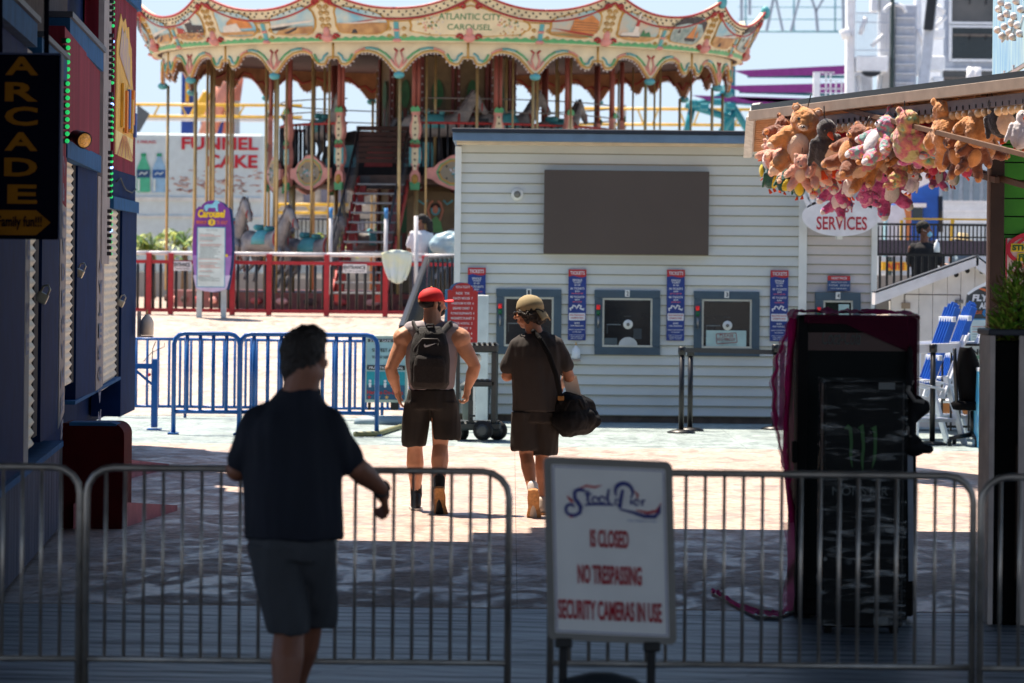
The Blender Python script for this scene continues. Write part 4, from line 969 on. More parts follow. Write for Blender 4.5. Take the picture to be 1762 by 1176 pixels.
# valance
RV = 5.99
def valfn(u, v, off=0.0): return pol(u, RV+off, v)
half = [(0, 5.70), (.05, 5.73), (.10, 5.80), (.16, 5.90), (.24, 6.01), (.34, 6.09), (.46, 6.125), (.56, 6.12), (.64, 6.07), (.69, 5.97), (.74, 5.90), (.81, 5.865), (.87, 5.88), (.905, 5.95), (.92, 6.0), (1.0, 6.01)]
VM = [m_cream, m_goldp, m_cteal, m_cgreen, m_cpink, m_brown, m_cred]
for k in range(14):
    a = T0+k*STEP-STEP*0; mb = MB(); bl = MB()
    H = STEP/2; low = [(a+H*t, z) for t, z in half]+[(a+STEP-H*t, z) for t, z in reversed(half[:-1])]
    mb.shape([(a+STEP, 6.33), (a, 6.33)]+low, valfn, 0, 0, 1.2, .05, 5)
    th = ((a+H+180) % 360)-180
    if abs(th) < 100:
        mb.tube([valfn(u, z+.035, .004) for u, z in low], .019, 1, 6)
        for sg, e in ((1, a), (-1, a+STEP)):
            g = lambda t, z: valfn(e+sg*H*t, z, .012)
            for pts, m_ in (([(.12, 6.0), (.2, 6.1), (.3, 6.18)], 3), ([(.3, 6.18), (.42, 6.215), (.5, 6.21)], 2), ([(.5, 6.21), (.6, 6.17), (.66, 6.12)], 4), ([(.7, 6.1), (.74, 6.0), (.78, 5.96)], 3), ([(.78, 5.96), (.84, 5.99), (.86, 6.06), (.92, 6.12)], 2),
                            ([(0.02, 5.85), (.06, 6.0), (.03, 6.14)], 4), ([(.02, 6.14), (.07, 6.2)], 6), ([(0.0, 5.82), (.07, 5.9), (.12, 6.0)], 4)):
                mb.tube([g(*p) for p in pts], .021, m_, 5)
        mb.tube([valfn(a+H, 6.32, .01), valfn(a+H, 6.01, .01)], .02, 1, 6)
    else:
        for sg, e in ((1, a), (-1, a+STEP)):
            mb.tube([valfn(e+sg*H*t, z, -.06) for t, z in ((0, 5.9), (.12, 6.05), (.25, 6.0), (.4, 6.2), (.55, 6.22), (.7, 6.05), (.85, 6.1), (1, 6.2))], .02, 6, 5)
    mb.ell(valfn(a, 5.69, -.02), (.11, .09, .075), 2, 12)
    o = mb.build('valance_section', VM, cr_)
    prev = None; acc = 0
    for (u0, z0), (u1, z1) in zip(low, low[1:]):
        L = math.hypot((u1-u0)*R(1)*RV, z1-z0); n = max(1, round(L/.085))
        for i in range(n):
            t = i/n; bl.ell(valfn(u0+(u1-u0)*t, z0+(z1-z0)*t-.018, -.05), (.021, .021, .021), 0, 6)
    bl.build('bulbs', m_bulb, o)['kind'] = 'stuff'
# roof, ceiling
mb = MB()
n = 56
def ring(r, z): return [pol(360*i/n, r, z) for i in range(n)]
def band(mb, r0, z0, r1, z1, m=0):
    a = ring(r0, z0); b = ring(r1, z1); mb.add(a+b, [(i, (i+1) % n, n+(i+1) % n, n+i) for i in range(n)], m)
band(mb, 6.12, 6.42, 3.0, 6.9); band(mb, 3.0, 6.9, .05, 7.15); mb.build('canopy_roof', P('canopy_cream', (214, 196, 150)), cr_)
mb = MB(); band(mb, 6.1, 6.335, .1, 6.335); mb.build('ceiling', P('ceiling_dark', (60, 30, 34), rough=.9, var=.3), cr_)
# decks
def disc(r, z0, z1, mat, name):
    mb = MB(); band(mb, r, z0, r, z1); band(mb, r, z1, .02, z1); band(mb, r, z0, .02, z0); return mb.build(name, mat, cr_)
disc(5.85, 1.092, DK, [P('lower_deck_red', (104, 44, 40), var=.35, scale=5, rough=.6)], 'lower_deck')
disc(3.62, 3.62, 3.80, [P('upper_deck_wood', (86, 64, 54), var=.3, scale=5, rough=.7)], 'upper_deck')
# trim around the lower deck
mb = MB()
for i in range(56):
    u = i*360/56; mb.ell(pol(u, 5.87, 1.25), (.16, .03, .07), i % 3, 8, Matrix.Rotation(R(u), 3, 'Z'))
mb.build('deck_rosettes', [m_cpink, m_brownd, m_cred], cr_)
# outer poles
for k in range(14):
    th = T0+k*STEP; MB().tube([pol(th, 5.86, DK), pol(th, 5.86, 5.7)], .031, 0, 8).build('outer_pole', m_brass, cr_)
rr = random.Random(9)
for k in range(18):
    th = T0+4+k*20+rr.uniform(-2, 2); r = 5.2 if k % 2 else 4.5; MB().tube([pol(th, r, DK), pol(th, r, 6.33)], .021, 0, 8).build('brass_pole', m_brass, cr_)
# centre drum with painted niches
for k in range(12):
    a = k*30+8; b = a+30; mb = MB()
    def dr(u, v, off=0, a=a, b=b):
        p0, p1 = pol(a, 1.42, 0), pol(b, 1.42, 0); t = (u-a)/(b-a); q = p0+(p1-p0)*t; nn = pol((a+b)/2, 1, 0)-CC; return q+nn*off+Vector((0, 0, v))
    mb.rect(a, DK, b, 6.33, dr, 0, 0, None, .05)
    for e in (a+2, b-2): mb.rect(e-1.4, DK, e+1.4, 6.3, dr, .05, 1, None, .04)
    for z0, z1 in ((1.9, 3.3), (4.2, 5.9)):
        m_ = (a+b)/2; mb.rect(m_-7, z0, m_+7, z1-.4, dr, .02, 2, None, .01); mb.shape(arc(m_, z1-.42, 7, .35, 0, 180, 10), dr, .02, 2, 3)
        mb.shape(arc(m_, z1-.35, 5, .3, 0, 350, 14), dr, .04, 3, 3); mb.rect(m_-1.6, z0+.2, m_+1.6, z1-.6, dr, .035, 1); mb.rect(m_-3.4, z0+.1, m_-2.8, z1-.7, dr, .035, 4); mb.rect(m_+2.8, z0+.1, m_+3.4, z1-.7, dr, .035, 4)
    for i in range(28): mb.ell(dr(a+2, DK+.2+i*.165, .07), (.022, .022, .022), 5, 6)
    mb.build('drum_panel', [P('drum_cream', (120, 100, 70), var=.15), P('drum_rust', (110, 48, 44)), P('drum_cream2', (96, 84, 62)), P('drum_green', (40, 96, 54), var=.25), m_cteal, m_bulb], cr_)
# upper deck columns, fascia boards and rail
m_colp = P('column_pink', (160, 90, 80), rough=.5)
def tang(th, r):
    c = pol(th, r, 0); t = Vector((math.cos(R(th)), math.sin(R(th)), 0)); nn = Vector((math.sin(R(th)), -math.cos(R(th)), 0))
    return lambda u, v, off=0.0: c+t*u+nn*off+Vector((0, 0, v))
for k in range(14):
    th = -8.6+k*STEP; f = tang(th, 3.7); mb = MB()
    prof = [(.07, 3.58), (.11, 3.68), (.10, 3.82), (.05, 3.9), (.05, 3.96), (.1, 4.04), (.12, 4.16), (.105, 4.32), (.06, 4.42), (.06, 4.5), (.09, 4.56), (.12, 4.66), (.115, 4.8), (.08, 4.9), (.07, 5.0), (.085, 5.06), (.05, 5.14)]
    mb.shape([(x, z) for x, z in prof]+[(-x, z) for x, z in reversed(prof)], f, .06, 1, None, .1)
    inn = [(x*.62, z) for x, z in prof[3:-2]]; mb.shape(inn+[(-x, z) for x, z in reversed(inn)], f, .075, 0, None, .012)
    mb.shape([(.09, 3.5), (.1, 3.66), (-.1, 3.66), (-.09, 3.5)], f, .08, 2, None, .05); mb.ell(f(0, 3.72, .07), (.07, .05, .1), 3, 10)
    for zz, m_ in ((4.46, 2), (4.4, 4), (5.12, 2)): mb.shape([(-.085, zz-.05), (.085, zz-.05), (.1, zz+.01), (.05, zz+.07), (0, zz+.03), (-.05, zz+.07), (-.1, zz+.01)], f, .085, m_, None, .02)
    mb.shape([(-.12, 4.03), (-.07, 4.03), (-.07, 4.36), (-.12, 4.36)], f, .068, 5); mb.shape([(.07, 4.03), (.12, 4.03), (.12, 4.36), (.07, 4.36)], f, .068, 5)
    for i in range(9): mb.ell(f(0, 3.98+i*.125, .085), (.02, .02, .02), 6, 6)
    mb.tube([f(-.04, 5.1), f(-.04, 6.33)], .045, 7, 8); mb.tube([f(.05, 5.1), f(.05, 6.33)], .035, 7, 8)
    mb.build('deck_column', [m_cream, m_cpink, m_cgreen, m_goldp, m_cred, m_cteal, m_cdot, m_colp], cr_)
    MB().tube([f(0, DK, -.1), f(0, 3.62, -.1)], .05, 0, 8).build('lower_column', m_brass, cr_)
    g = tang(th+STEP/2, 3.62); W_ = .62; mb = MB()
    out = [(-W_, 3.74), (-.5, 3.72), (-.36, 3.62), (-.26, 3.58), (-.1, 3.52), (0, 3.50)]; out = out+[(-x, z) for x, z in reversed(out[:-1])]; upc = [(W_, 3.94), (.46, 3.96), (.36, 4.06), (.24, 4.12), (.12, 4.2), (0, 4.22)]; out = out+upc+[(-x, z) for x, z in reversed(upc[:-1])]
    mb.shape(out, g, .12, 0, .2, .07); s_ = lambda q, pts: [(x*q, 3.86+(z-3.86)*q) for x, z in pts]
    core = [(-.34, 3.86), (-.28, 3.72), (-.12, 3.62), (.12, 3.62), (.28, 3.72), (.34, 3.86), (.28, 4.0), (.12, 4.11), (-.12, 4.11), (-.28, 4.0)]
    mb.shape([(x*1.22, 3.86+(z-3.86)*1.1) for x, z in core], g, .126, 1, .2); mb.shape([(x*1.12, 3.86+(z-3.86)*1.02) for x, z in core], g, .130, 2, .2)
    mb.shape([(x, 3.86+(z-3.86)*.86) for x, z in core], g, .134, 3, .2)
    r2 = random.Random(k)
    for i in range(26): mb.ell(g(r2.gauss(0, .09), 3.86+r2.gauss(0, .055), .14), (.022, .01, .022), r2.choice([4, 4, 5]), 6)
    for x, z in ((-.36, 3.86), (.36, 3.86), (-.2, 3.98), (.2, 3.98), (-.2, 3.74), (.2, 3.74)): mb.ell(g(x, z, .14), (.02, .012, .02), 6, 6)
    if k != 13: mb.build('fascia_board', [m_cpink, m_cgreen, m_goldp, P('board_taupe', (150, 140, 118)), m_bulb, m_cteal, m_cdot], cr_)
m_pick = P('picket_black', (22, 26, 34), rough=.45)
for k in range(14):
    th = -8.6+k*STEP
    if k == 13: pass
    mb = MB()
    if k != 13:
        mb.tube([pol(th+STEP*i/6, 3.5, 4.86) for i in range(7)], .03, 0, 6)
        for zz in (5.1, 5.36): mb.tube([pol(th+STEP*i/6, 3.5, zz) for i in range(7)], .013, 2, 5)
        for i in range(9): mb.tube([pol(th+STEP*(i+.5)/9, 3.5, 3.8), pol(th+STEP*(i+.5)/9, 3.5, 4.84)], .022, 1, 5)
        mb.build('deck_railing', [m_cred, m_pick, P('rail_steel', (130, 126, 124))], cr_)
# staircase from the terrace side up to the upper deck
top0 = Vector((W(660, 300, 72.7).x, 72.7, 3.8)); bot0 = Vector((W(618, 300, 68.0).x, 68.0, 1.45))
N = 12; wd = .95; st_ = None
mb = MB(); rs = MB()
dirv = (top0-bot0); fl = Vector((dirv.x, dirv.y, 0)).normalized(); side = Vector((fl.y, -fl.x, 0))
for i in range(N):
    p = bot0+dirv*(i/N); rot = Matrix((side, fl, Vector((0, 0, 1)))).transposed()
    mb.obox(p+Vector((0, 0, 0)), (wd, .30, .035), rot, 0, .004)
    for sx in (-.38, .38): rs.obox(p+side*sx*1.0+Vector((0, .1, -.1)), (.12, .2, .14), rot, 0)
each(mb, 'stair_tread', P('tread_grey', (146, 146, 146), rough=.6), cr_); each(rs, 'stair_bracket', m_cred, cr_)
for sg in (-1, 1):
    a = bot0+side*sg*wd/2*1.06+Vector((0, 0, -.1)); b = top0+side*sg*wd/2*1.06+Vector((0, 0, -.1))
    MB().bar(a, b, .05, .2, 0, .01).build('stringer', m_cred, cr_)
    mb = MB(); mb.tube([a+Vector((0, 0, 1.05)), b+Vector((0, 0, 1.05))], .025, 0, 6)
    for i in range(14): p = a+(b-a)*((i+.5)/14); mb.tube([p, p+Vector((0, 0, 1.04))], .011, 0, 5)
    mb.build('stair_rail', m_pick, cr_)
    q = bot0+side*sg*wd/2*1.1+Vector((0, -.1, 0)); mb = MB(); mb.tube([Vector((q.x, q.y, 1.42)), Vector((q.x, q.y, 2.86))], .035, 0, 8); mb.tube([Vector((q.x, q.y, 2.86)), Vector((q.x, q.y, 3.06))], .036, 1, 8)
    mb.build('stair_post', [P('post_white', (190, 192, 196)), P('post_tip_blue', (60, 130, 190))], cr_)
mb = MB()
for i in range(7): mb.obox(Vector((top0.x+.0, 73.0+i*.02, 4.1+i*.11)), (1.15, .03, .09), None, 0)
mb.build('slatted_gate', m_brownd, cr_)
mb = MB(); mb.obox((top0.x, 72.95, 3.66), (1.3, .5, .26), None, 0, .01); mb.build('stair_landing', P('landing_grey', (70, 66, 66)), cr_)
mb = MB(); mb.box(CC.x+.2, CC.x+.9, CC.y-2.6, CC.y-2.4, 3.8, 5.0); mb.build('dark_cabinet', m_pick, cr_)
for i, (th, z0, z1) in enumerate([(-52, 3.8, 4.75), (-30, 3.8, 4.7), (-70, 3.8, 4.5), (15, 3.8, 4.9), (-12, 3.8, 4.8), (40, 3.8, 4.6)]):
    f = tang(th, 2.6); mb = MB(); mb.shape([(-.55, z0), (.55, z0), (.5, z1-.2), (.3, z1), (-.3, z1-.06), (-.5, z1-.3)], f, 0, 0, .3, .5); mb.shape([(-.4, z0+.2), (.4, z0+.2), (.3, z1-.3), (-.3, z1-.3)], f, .01, 1, None); mb.build('chariot_bench', [P('bench_dark', (40, 32, 34), rough=.7), m_cred if i % 2 else m_cteal], cr_)
# horses
m_hw = P('horse_white', (168, 164, 160), rough=.4, col2=srgb((108, 104, 108)), scale=5); m_hg = P('horse_grey', (92, 88, 92), rough=.4, var=.3, scale=5)
def horse_mesh():
    b = MB(); c = b.cap
    c((-.42, 0, .95), (.36, 0, .98), .21, .23, 0, 14, .85); b.ell((-.45, 0, .98), (.25, .2, .24)); b.ell((.42, 0, 1.0), (.2, .19, .25))
    c((.48, 0, 1.08), (.74, 0, 1.5), .19, .11, 0, 12, .7); c((.74, 0, 1.52), (.80, 0, 1.56), .12, .11, 0, 12, .75); c((.80, 0, 1.56), (1.02, 0, 1.26), .105, .06, 0, 12, .8)
    for s in (-1, 1):
        c((.76, s*.05, 1.62), (.75, s*.06, 1.74), .035, .01)
        c((.42, s*.11, .88), (.72, s*.12, .72), .09, .055); c((.72, s*.12, .72), (.60, s*.12, .45), .05, .035); c((.60, s*.12, .45), (.54, s*.12, .40), .045, .05)
        c((-.5, s*.11, .86), (-.44, s*.12, .58), .12, .06); c((-.44, s*.12, .58), (-.72, s*.12, .38), .055, .038); c((-.72, s*.12, .38), (-.78, s*.12, .24), .034, .045)
    o = b.build('horse', m_hw, cr_); fuse(o, .022, 5, .5); return o
h0 = horse_mesh()
def mane(b):
    for i in range(9): t = i/8; p = Vector((.80-.34*t, 0, 1.68-.5*t)); b.cap(p+Vector((-.04, .03*((i % 2)*2-1), 0)), p+Vector((-.13, .07*((i % 2)*2-1), -.1)), .05, .02, 0, 8)
    b.tube([(-.62, 0, 1.1), (-.82, 0, 1.08), (-.92, 0, .8), (-.86, 0, .5)], [.05, .08, .07, .015], 0, 8)
mm = MB(); mane(mm); mn = mm.build('mane', m_hg, h0)
sd_ = MB(); sd_.loft([((0, 0, .93), .28, .26), ((0, 0, 1.06), .27, .245), ((0, 0, 1.19), .2, .14), ((.0, 0, 1.22), .14, .08)], 0, 20, 2.5); sd_.cap((.14, -.08, 1.25), (.14, .08, 1.25), .05, .05); sd_.cap((-.16, -.1, 1.27), (-.16, .1, 1.27), .06, .06)
sdl = sd_.build('saddle', m_cteal, h0)
stp_ = MB(); stp_.tube([(.5, .19*math.cos(R(a)), 1.03+.22*math.sin(R(a))) for a in range(0, 360, 20)], .02, 0, 6, closed=True); stp_.tube([(.96, .07*math.cos(R(a)), 1.36+.09*math.sin(R(a))) for a in range(0, 360, 30)], .012, 0, 6, closed=True); stp_.tube([(.95, .07, 1.36), (.5, .17, 1.2), (.2, .05, 1.3)], .01, 0, 5)
hrn = stp_.build('harness', m_cred, h0)
def put_horse(th, r, z, first=False, grey=False, pole=True):
    o = h0 if first else dup(h0, cr_)
    o.parent = cr_; p = pol(th, r, z); o.location = p; o.rotation_euler = (0, 0, math.atan2(math.sin(R(th)), math.cos(R(th))))
    if pole: MB().tube([p, Vector((p.x, p.y, 6.33 if z > 3 else 6.33))], .028, 0, 8).build('horse_pole', m_brass, cr_)
    return o
spots = [(-76, 5.1, 1.5), (-61, 5.0, 1.62), (-47, 4.9, 1.45), (-38, 4.3, 1.3), (-92, 5.0, 1.5), (-108, 5.0, 1.6), (-64, 3.9, 1.4), (8, 4.9, 1.5), (22, 5, 1.5), (150, 4.8, 1.5), (200, 4.8, 1.5), (-4, 2.7, 3.85), (52, 2.9, 3.75), (30, 2.5, 3.9), (-64, 2.8, 3.8)]
for i, (th, r, z) in enumerate(spots): put_horse(th, r, z, i == 0)
# painted lady board and striped benches on the lower level
f = plane(748, 380, 73.4); mb = MB()
mb.shape([(700, 455), (700, 345), (720, 330), (775, 330), (800, 345), (800, 455)], f, 0, 0, None, .05)
mb.shape([(738, 408), (742, 380), (750, 372), (758, 380), (764, 408)], f, .01, 1); mb.shape(arc(749, 362, 8, 9, 0, 350, 14), f, .01, 2); mb.shape(arc(749, 358, 9, 8, 180, 360, 10), f, .012, 3); mb.shape(arc(749, 361, 5, 7, 0, 350, 14), f, .014, 4)
for sg in (-1, 1): mb.stroke([(749+sg*8, 380), (749+sg*13, 362), (749+sg*9, 350), (749+sg*4, 346)], 3.5, f, .016, 4); mb.stroke([(749+sg*30, 345), (749+sg*20, 352), (749+sg*14, 345)], 3, f, .01, 2)
mb.build('painted_panel', [P('drum_cream', (196, 170, 116)), P('dress_green', (110, 170, 100)), m_cteal, m_brownd, P('painted_skin', (206, 130, 100))], cr_)
# ================================================================== TERRACE EDGE
YF = 62.2
m_fr = P('fence_red', (176, 32, 42), rough=.4, var=.15, scale=8); m_wr = P('rail_white', (208, 206, 208), rough=.35)
def fx(px): return W(px, 495, YF).x
zT, zR, zB, zG = W(500, 438, YF).z, W(500, 453, YF).z, W(500, 536, YF).z, 1.09
def fence_sec(pa, pb_, label, pickets, i):
    t = thing('terrace_fence', label, 'fence', 'red and black terrace fence sections'); a, b = fx(pa), fx(pb_)
    MB().tube([(a, YF, zT), (b, YF, zT)], .035, 0, 8).build('handrail', m_wr, t)
    for z in (zR, zB): MB().box(a, b, YF-.02, YF+.02, z-.03, z+.03).build('rail', m_fr, t)
    MB().box(a-.045, a+.045, YF-.05, YF+.05, zG, zT+.0, 0, .005).build('post', m_fr, t)
    mid = (a+b)/2; 
    n = max(3, int((b-a)/.135))
    for j in range(n):
        x = a+(b-a)*(j+.6)/n; MB().tube([(x, YF, zB+.03), (x, YF, zR-.06), (x, YF, zR-.03)], [.026, .026, .01], 0, 6).build('picket', m_pick, t)
    return t
fd = ['section at the arcade corner', 'section left of the purple sign', 'section behind the purple sign', 'section right of the purple sign', 'section left of the staircase', 'section at the foot of the staircase', 'section under the white towel', 'section at the booth\'s left corner']
for i, (a, b) in enumerate([(215, 256), (256, 294), (294, 400), (400, 463), (463, 562), (562, 663), (663, 730), (730, 790)]):
    fence_sec(a, b, 'red terrace fence with black pickets, '+fd[i], 6, i)
def entrance(px0, py0, px1, py1, label, sub):
    t = thing('entrance_sign', label, 'sign'); f = plane((px0+px1)/2, (py0+py1)/2, YF)
    MB().pb(px0, py0, px1, py1, YF-.09, .02).build('plate', P('sign_white', (226, 222, 224)), t)
    mb = MB(); mb.text('ENTRANCE', px0+1.5, py0+2.2, px1-1.5, py0+(py1-py0)*.58, f, .095, 0, .03); mb.text(sub, px0+3, py1-5, px1-3, py1-2.2, f, .095); mb.build('lettering', P('lettering_dark', (50, 60, 66)), t)
entrance(299, 450, 329, 466, 'small white ENTRANCE sign left of the purple sign', 'Please Enter & Exit Here')
entrance(590, 455, 631, 470, 'small white ENTRANCE sign wired low on the fence under the staircase', 'Carousel')
# purple carousel sign
cs = thing('carousel_sign', 'purple rounded Carousel rules sign with yellow lettering on two white legs', 'sign'); Yq = 61.4; f = plane(366, 424, Yq)
prof = [(338, 497), (333, 460), (331, 430), (332, 395), (336, 362), (341, 356)]+arc(366, 362, 22, 17, 200, 340, 12)+[(391, 357), (394, 362), (398, 395), (399, 430), (397, 460), (391, 497), (380, 501), (366, 503), (350, 501)]
mb = MB(); mb.shape([(x+4, y+.5) for x, y in prof], f, -.08, 0, 3, .1); mb.build('blue_edge', P('cs_edge', (20, 66, 116)), cs)
mb = MB(); mb.shape(prof, f, 0, 0, 3, .06); low = [(x, max(y, 440)) for x, y in prof]; mb.shape(low, f, .004, 1, 3); low = [(x, max(y, 474)) for x, y in prof]; mb.shape(low, f, .008, 2, 3)
mb.build('panel', [P('cs_purple', (118, 54, 146)), P('cs_lilac', (160, 120, 190)), P('cs_pale', (200, 190, 220))], cs)
mb = MB(); mb.rect(339, 391, 388, 495, f, .012, 0); mb.rect(340.5, 392.5, 386.5, 493.5, f, .016, 1)
rr = random.Random(2); y = 402
mb.text('RULES OF THE RIDE', 355, 395, 374, 398, f, .02, 3)
while y < 489:
    if rr.random() < .16: y += 4; continue
    mm_ = 4 if rr.random() < .25 else 3; xx = 342+rr.choice([0, 2]); L = rr.uniform(20, 38); mb.rect(xx, y, xx+L, y+.9, f, .02, mm_); y += 2.1
mb.build('rules_panel', [P('cs_blue', (90, 160, 200)), P('cs_paper', (206, 222, 220)), m_blk, P('cs_grey', (160, 176, 176)), P('cs_salmon', (210, 160, 150))], cs)
mb = MB(); mb.text('Carousel', 340, 361, 387, 375, f, .012, 0, .05, .1); mb.shape([(364+7*math.cos(R(60*i+30)), 383+6.5*math.sin(R(60*i+30))) for i in range(6)], f, .016, 0); mb.shape(arc(390, 440, 2.6, 2.6, 0, 330, 11), f, .012, 0)
mb.text('MINIMUM', 337.5, 380, 355, 386, f, .012, 1, .03); mb.text('TIX  ADULT', 372, 380, 391, 386, f, .012, 1, .03); mb.text('3', 362.5, 379.5, 366, 386.5, f, .02, 2, .02); mb.build('lettering', [P('cs_yellow', (232, 196, 40)), P('cs_orange', (214, 110, 80)), P('cs_purple2', (90, 50, 110))], cs)
mb = MB(); mb.shape([(350, 364), (351, 355), (355, 352), (364, 352), (368, 348), (370, 344), (375, 346), (378, 350), (374, 351), (374, 358), (375, 364), (371, 364), (370, 358), (358, 358), (356, 364), (353, 364), (352, 358)], f, .01, 0); mb.build('horse_emblem', P('cs_horse', (130, 200, 222)), cs)
for x in (338, 380): MB().pb(x, 497, x+9, 547, Yq+.05, .08).build('leg', P('cs_leg', (190, 198, 196)), cs)

# towel, white pole, woman, bag, dark stair rail
m_tow = P('towel_pale', (206, 222, 226), rough=.9, col2=srgb((226, 226, 180)), scale=3, sheen=.3)
f = plane(682, 462, YF-.12); mb = MB(); top = []; cols = 16; rows = 14
for j in range(rows+1):
    for i in range(cols+1):
        a = i/cols; b = j/rows; wdt = 25*(1-.42*b**2.2)
        u = 682+(a-.5)*2*wdt+3*(1-b)*(a)+2*b; v = 436+53*b*(1-.12*math.cos(a*math.pi)**2) - (6*math.sin(a*math.pi*1.0) if j == 0 else 0)
        top.append(f(u, v, .05+.035*math.sin(a*19+b*2)*(.25+.75*b)*(1-.5*b*b)))
mb.add(top, [(j*(cols+1)+i, j*(cols+1)+i+1, (j+1)*(cols+1)+i+1, (j+1)*(cols+1)+i) for j in range(rows) for i in range(cols)], 0, True)
o = mb.build('towel', m_tow); sm = o.modifiers.new('t', 'SOLIDIFY'); sm.thickness = .03; tag(o, 'pale blue and yellow towel draped over the terrace handrail', 'towel')
wp = MB().tube([W(716, 372, YF-.15), W(716, 540, YF-.15)], .035, 0, 8).build('white_pole', m_wr); tag(wp, 'slim white pole standing in front of the woman with a ponytail', 'pole')
bg_ = MB(); c = W(765, 418, 63.0)
for dx, dz, r in ((0, 0, .22), (.12, .04, .2), (-.1, -.05, .18), (.05, -.12, .2)): bg_.ell(c+Vector((dx, 0, dz)), (r, .2, r*.85), 0, 14)
o = bg_.build('plastic_bag', P('bag_pale', (150, 176, 186), rough=.3, var=.2)); fuse(o, .03, 3, .5, lambda co, no: .03*noise.noise(co*9)); tag(o, 'bunched pale plastic bag beside the woman in white', 'bag')
o = MB().obox(W(762, 436, 63.2), (.5, .3, .3), None, 0, .04).build('teal_tub', P('tub_teal', (26, 92, 110), rough=.4)); tag(o, 'dark teal tub beneath the pale plastic bag', 'tub')
tr = thing('stair_railing', 'black metal railing sloping down beside the booth to the forecourt', 'railing')
mb = MB(); A1, B1 = W(734, 446, 58.5), W(690, 566, 47.5); mb.bar(A1, B1, .06, .09); A2, B2 = A1-Vector((0, 0, .95)), B1-Vector((0, 0, .8)); mb.build('handrail', m_blk, tr)
MB().bar(A2, B2, .04, .05).build('lower_rail', m_blk, tr)
for i in range(16): p, q = A1+(B1-A1)*(i+.5)/16, A2+(B2-A2)*(i+.5)/16; MB().tube([p, q], .016, 0, 6).build('baluster', m_blk, tr)
tr2 = thing('landing_railing', 'black railing beside the booth corner behind the pale bag', 'railing')
MB().bar(W(734, 446, 59), W(790, 441, 61.5), .05, .05).build('handrail', m_blk, tr2)
for i in range(7): x = 738+i*8; MB().tube([W(x, 446-i*.6, 59+i*.35), W(x, 446-i*.6, 59+i*.35)-Vector((0, 0, .95))], .018, 0, 6).build('baluster', m_blk, tr2)

# ================================================================== LEFT BACKGROUND
m_tl = P('trailer_panel', (196, 214, 218), rough=.5, var=.06); fnl = thing('food_trailer', 'pale FUNNEL CAKE snack trailer with soda bottles painted on its side', 'trailer'); YT = 96.0
MB().pb(190, 230, 452, 470, YT, 5.0, 0, .05).build('body', m_tl, fnl)
f = plane(330, 300, YT); MB().rect(190, 340, 452, 347, f, .05, 0, None, .05).build('shelf_line', P('trailer_line', (206, 212, 208)), fnl); MB().rect(190, 372, 452, 376, f, .05, 0, None, .05).build('shelf_line', P('trailer_line', (206, 212, 208)), fnl)
mb = MB(); mb.text('FUNNEL', 312, 236, 444, 258, f, .03, 0, .03); mb.text('CAKE', 354, 266, 443, 289, f, .03, 0, .03); mb.text('E FEELING', 236, 243, 268, 248, f, .03, 0, .02); mb.build('lettering', P('funnel_red', (184, 22, 44)), fnl)
rr = random.Random(8); mb = MB()
for i in range(90):
    x, y = rr.uniform(288, 442), 288+rr.triangular(0, 46, 40); mb.stroke([(x, y), (x+rr.uniform(2, 6), y+rr.uniform(-3, 2)), (x+rr.uniform(6, 12), y+rr.uniform(-2, 3))], [.6, rr.uniform(1, 2.6), .6], f, .03, rr.choice([0, 1, 1]))
mb.build('funnel_cake_picture', [P('fc_tan', (206, 150, 120)), P('fc_brown', (160, 96, 76))], fnl)
def soda(px, cap_, liq, lab, nm):
    mb = MB(); x = px; pr = [(-4, 266), (4, 266), (4, 273), (5, 276), (11, 290), (12, 298), (11, 306), (12, 330), (10, 332), (-10, 332), (-12, 330), (-11, 306), (-12, 298), (-11, 290), (-5, 276), (-4, 273)]
    mb.shape([(x+a, y) for a, y in pr], f, .03, 1, 2); mb.rect(x-4.4, 265, x+4.4, 270, f, .035, 0); mb.rect(x-11.4, 293, x+11.4, 307, f, .035, 2); mb.rect(x-10, 309, x-6, 330, f, .04, 3)
    mb.stroke([(x-7, 302), (x-3, 298), (x+2, 301), (x+7, 297)], 2, f, .045, 3); mb.build(nm, [P(nm+'_cap', cap_), P(nm+'_liquid', liq), P(nm+'_label', lab), P('bottle_shine', (206, 224, 222))], fnl)
soda(247, (28, 140, 96), (70, 176, 140), (22, 66, 110), 'green_bottle'); soda(274, (30, 150, 110), (136, 180, 210), (30, 84, 150), 'clear_bottle')
def palm(px, py, Y, label, sc, seed):
    t = thing('palm_shrub', label, 'palm', 'palms beyond the terrace fence'); r_ = random.Random(seed); c = W(px, py, Y); c0_ = Vector((0, 0, 0))
    tk = MB(); tk.tube([(0, 0, -1.2), (0, 0, 0)], [.1, .07], 0, 8); tk.build('trunk', P('palm_trunk', (120, 96, 70)), t); mb = MB()
    for i in range(26):
        az = r_.uniform(0, 6.28); el = r_.uniform(.1, 1.3); L = sc*r_.uniform(.7, 1.1); d = Vector((math.cos(az), math.sin(az), 0)); prev = Vector((0, 0, 0)); pts = [prev.copy()]
        for j in range(6): s_ = (j+1)/6; pts.append(d*(L*s_*math.cos(el)) + Vector((0, 0, L*s_*math.sin(el)-L*.55*s_*s_)))
        sd2 = Vector((-d.y, d.x, 0))
        for j in range(1, 7):
            for sg in (-1, 1):
                p = pts[j]; mb.add([p, p+sd2*sg*.32*sc*(1-j/9)+Vector((0, 0, -.12*sc))+d*.12*sc, p+d*.07*sc], [(0, 1, 2)], r_.randint(0, 1))
        mb.tube(pts, .012, 0, 4)
    mb.build('fronds', [P('palm_green', (96, 130, 60), rough=.5), P('palm_yellow', (170, 180, 80), rough=.5)], t); t.location = c
palm(262, 430, 88, 'yellow green palm just right of the arcade corner', 1.0, 1); palm(318, 425, 90, 'darker palm behind the purple sign', 1.1, 2); palm(563, 420, 90, 'palm seen through the carousel left of the staircase', .8, 3)
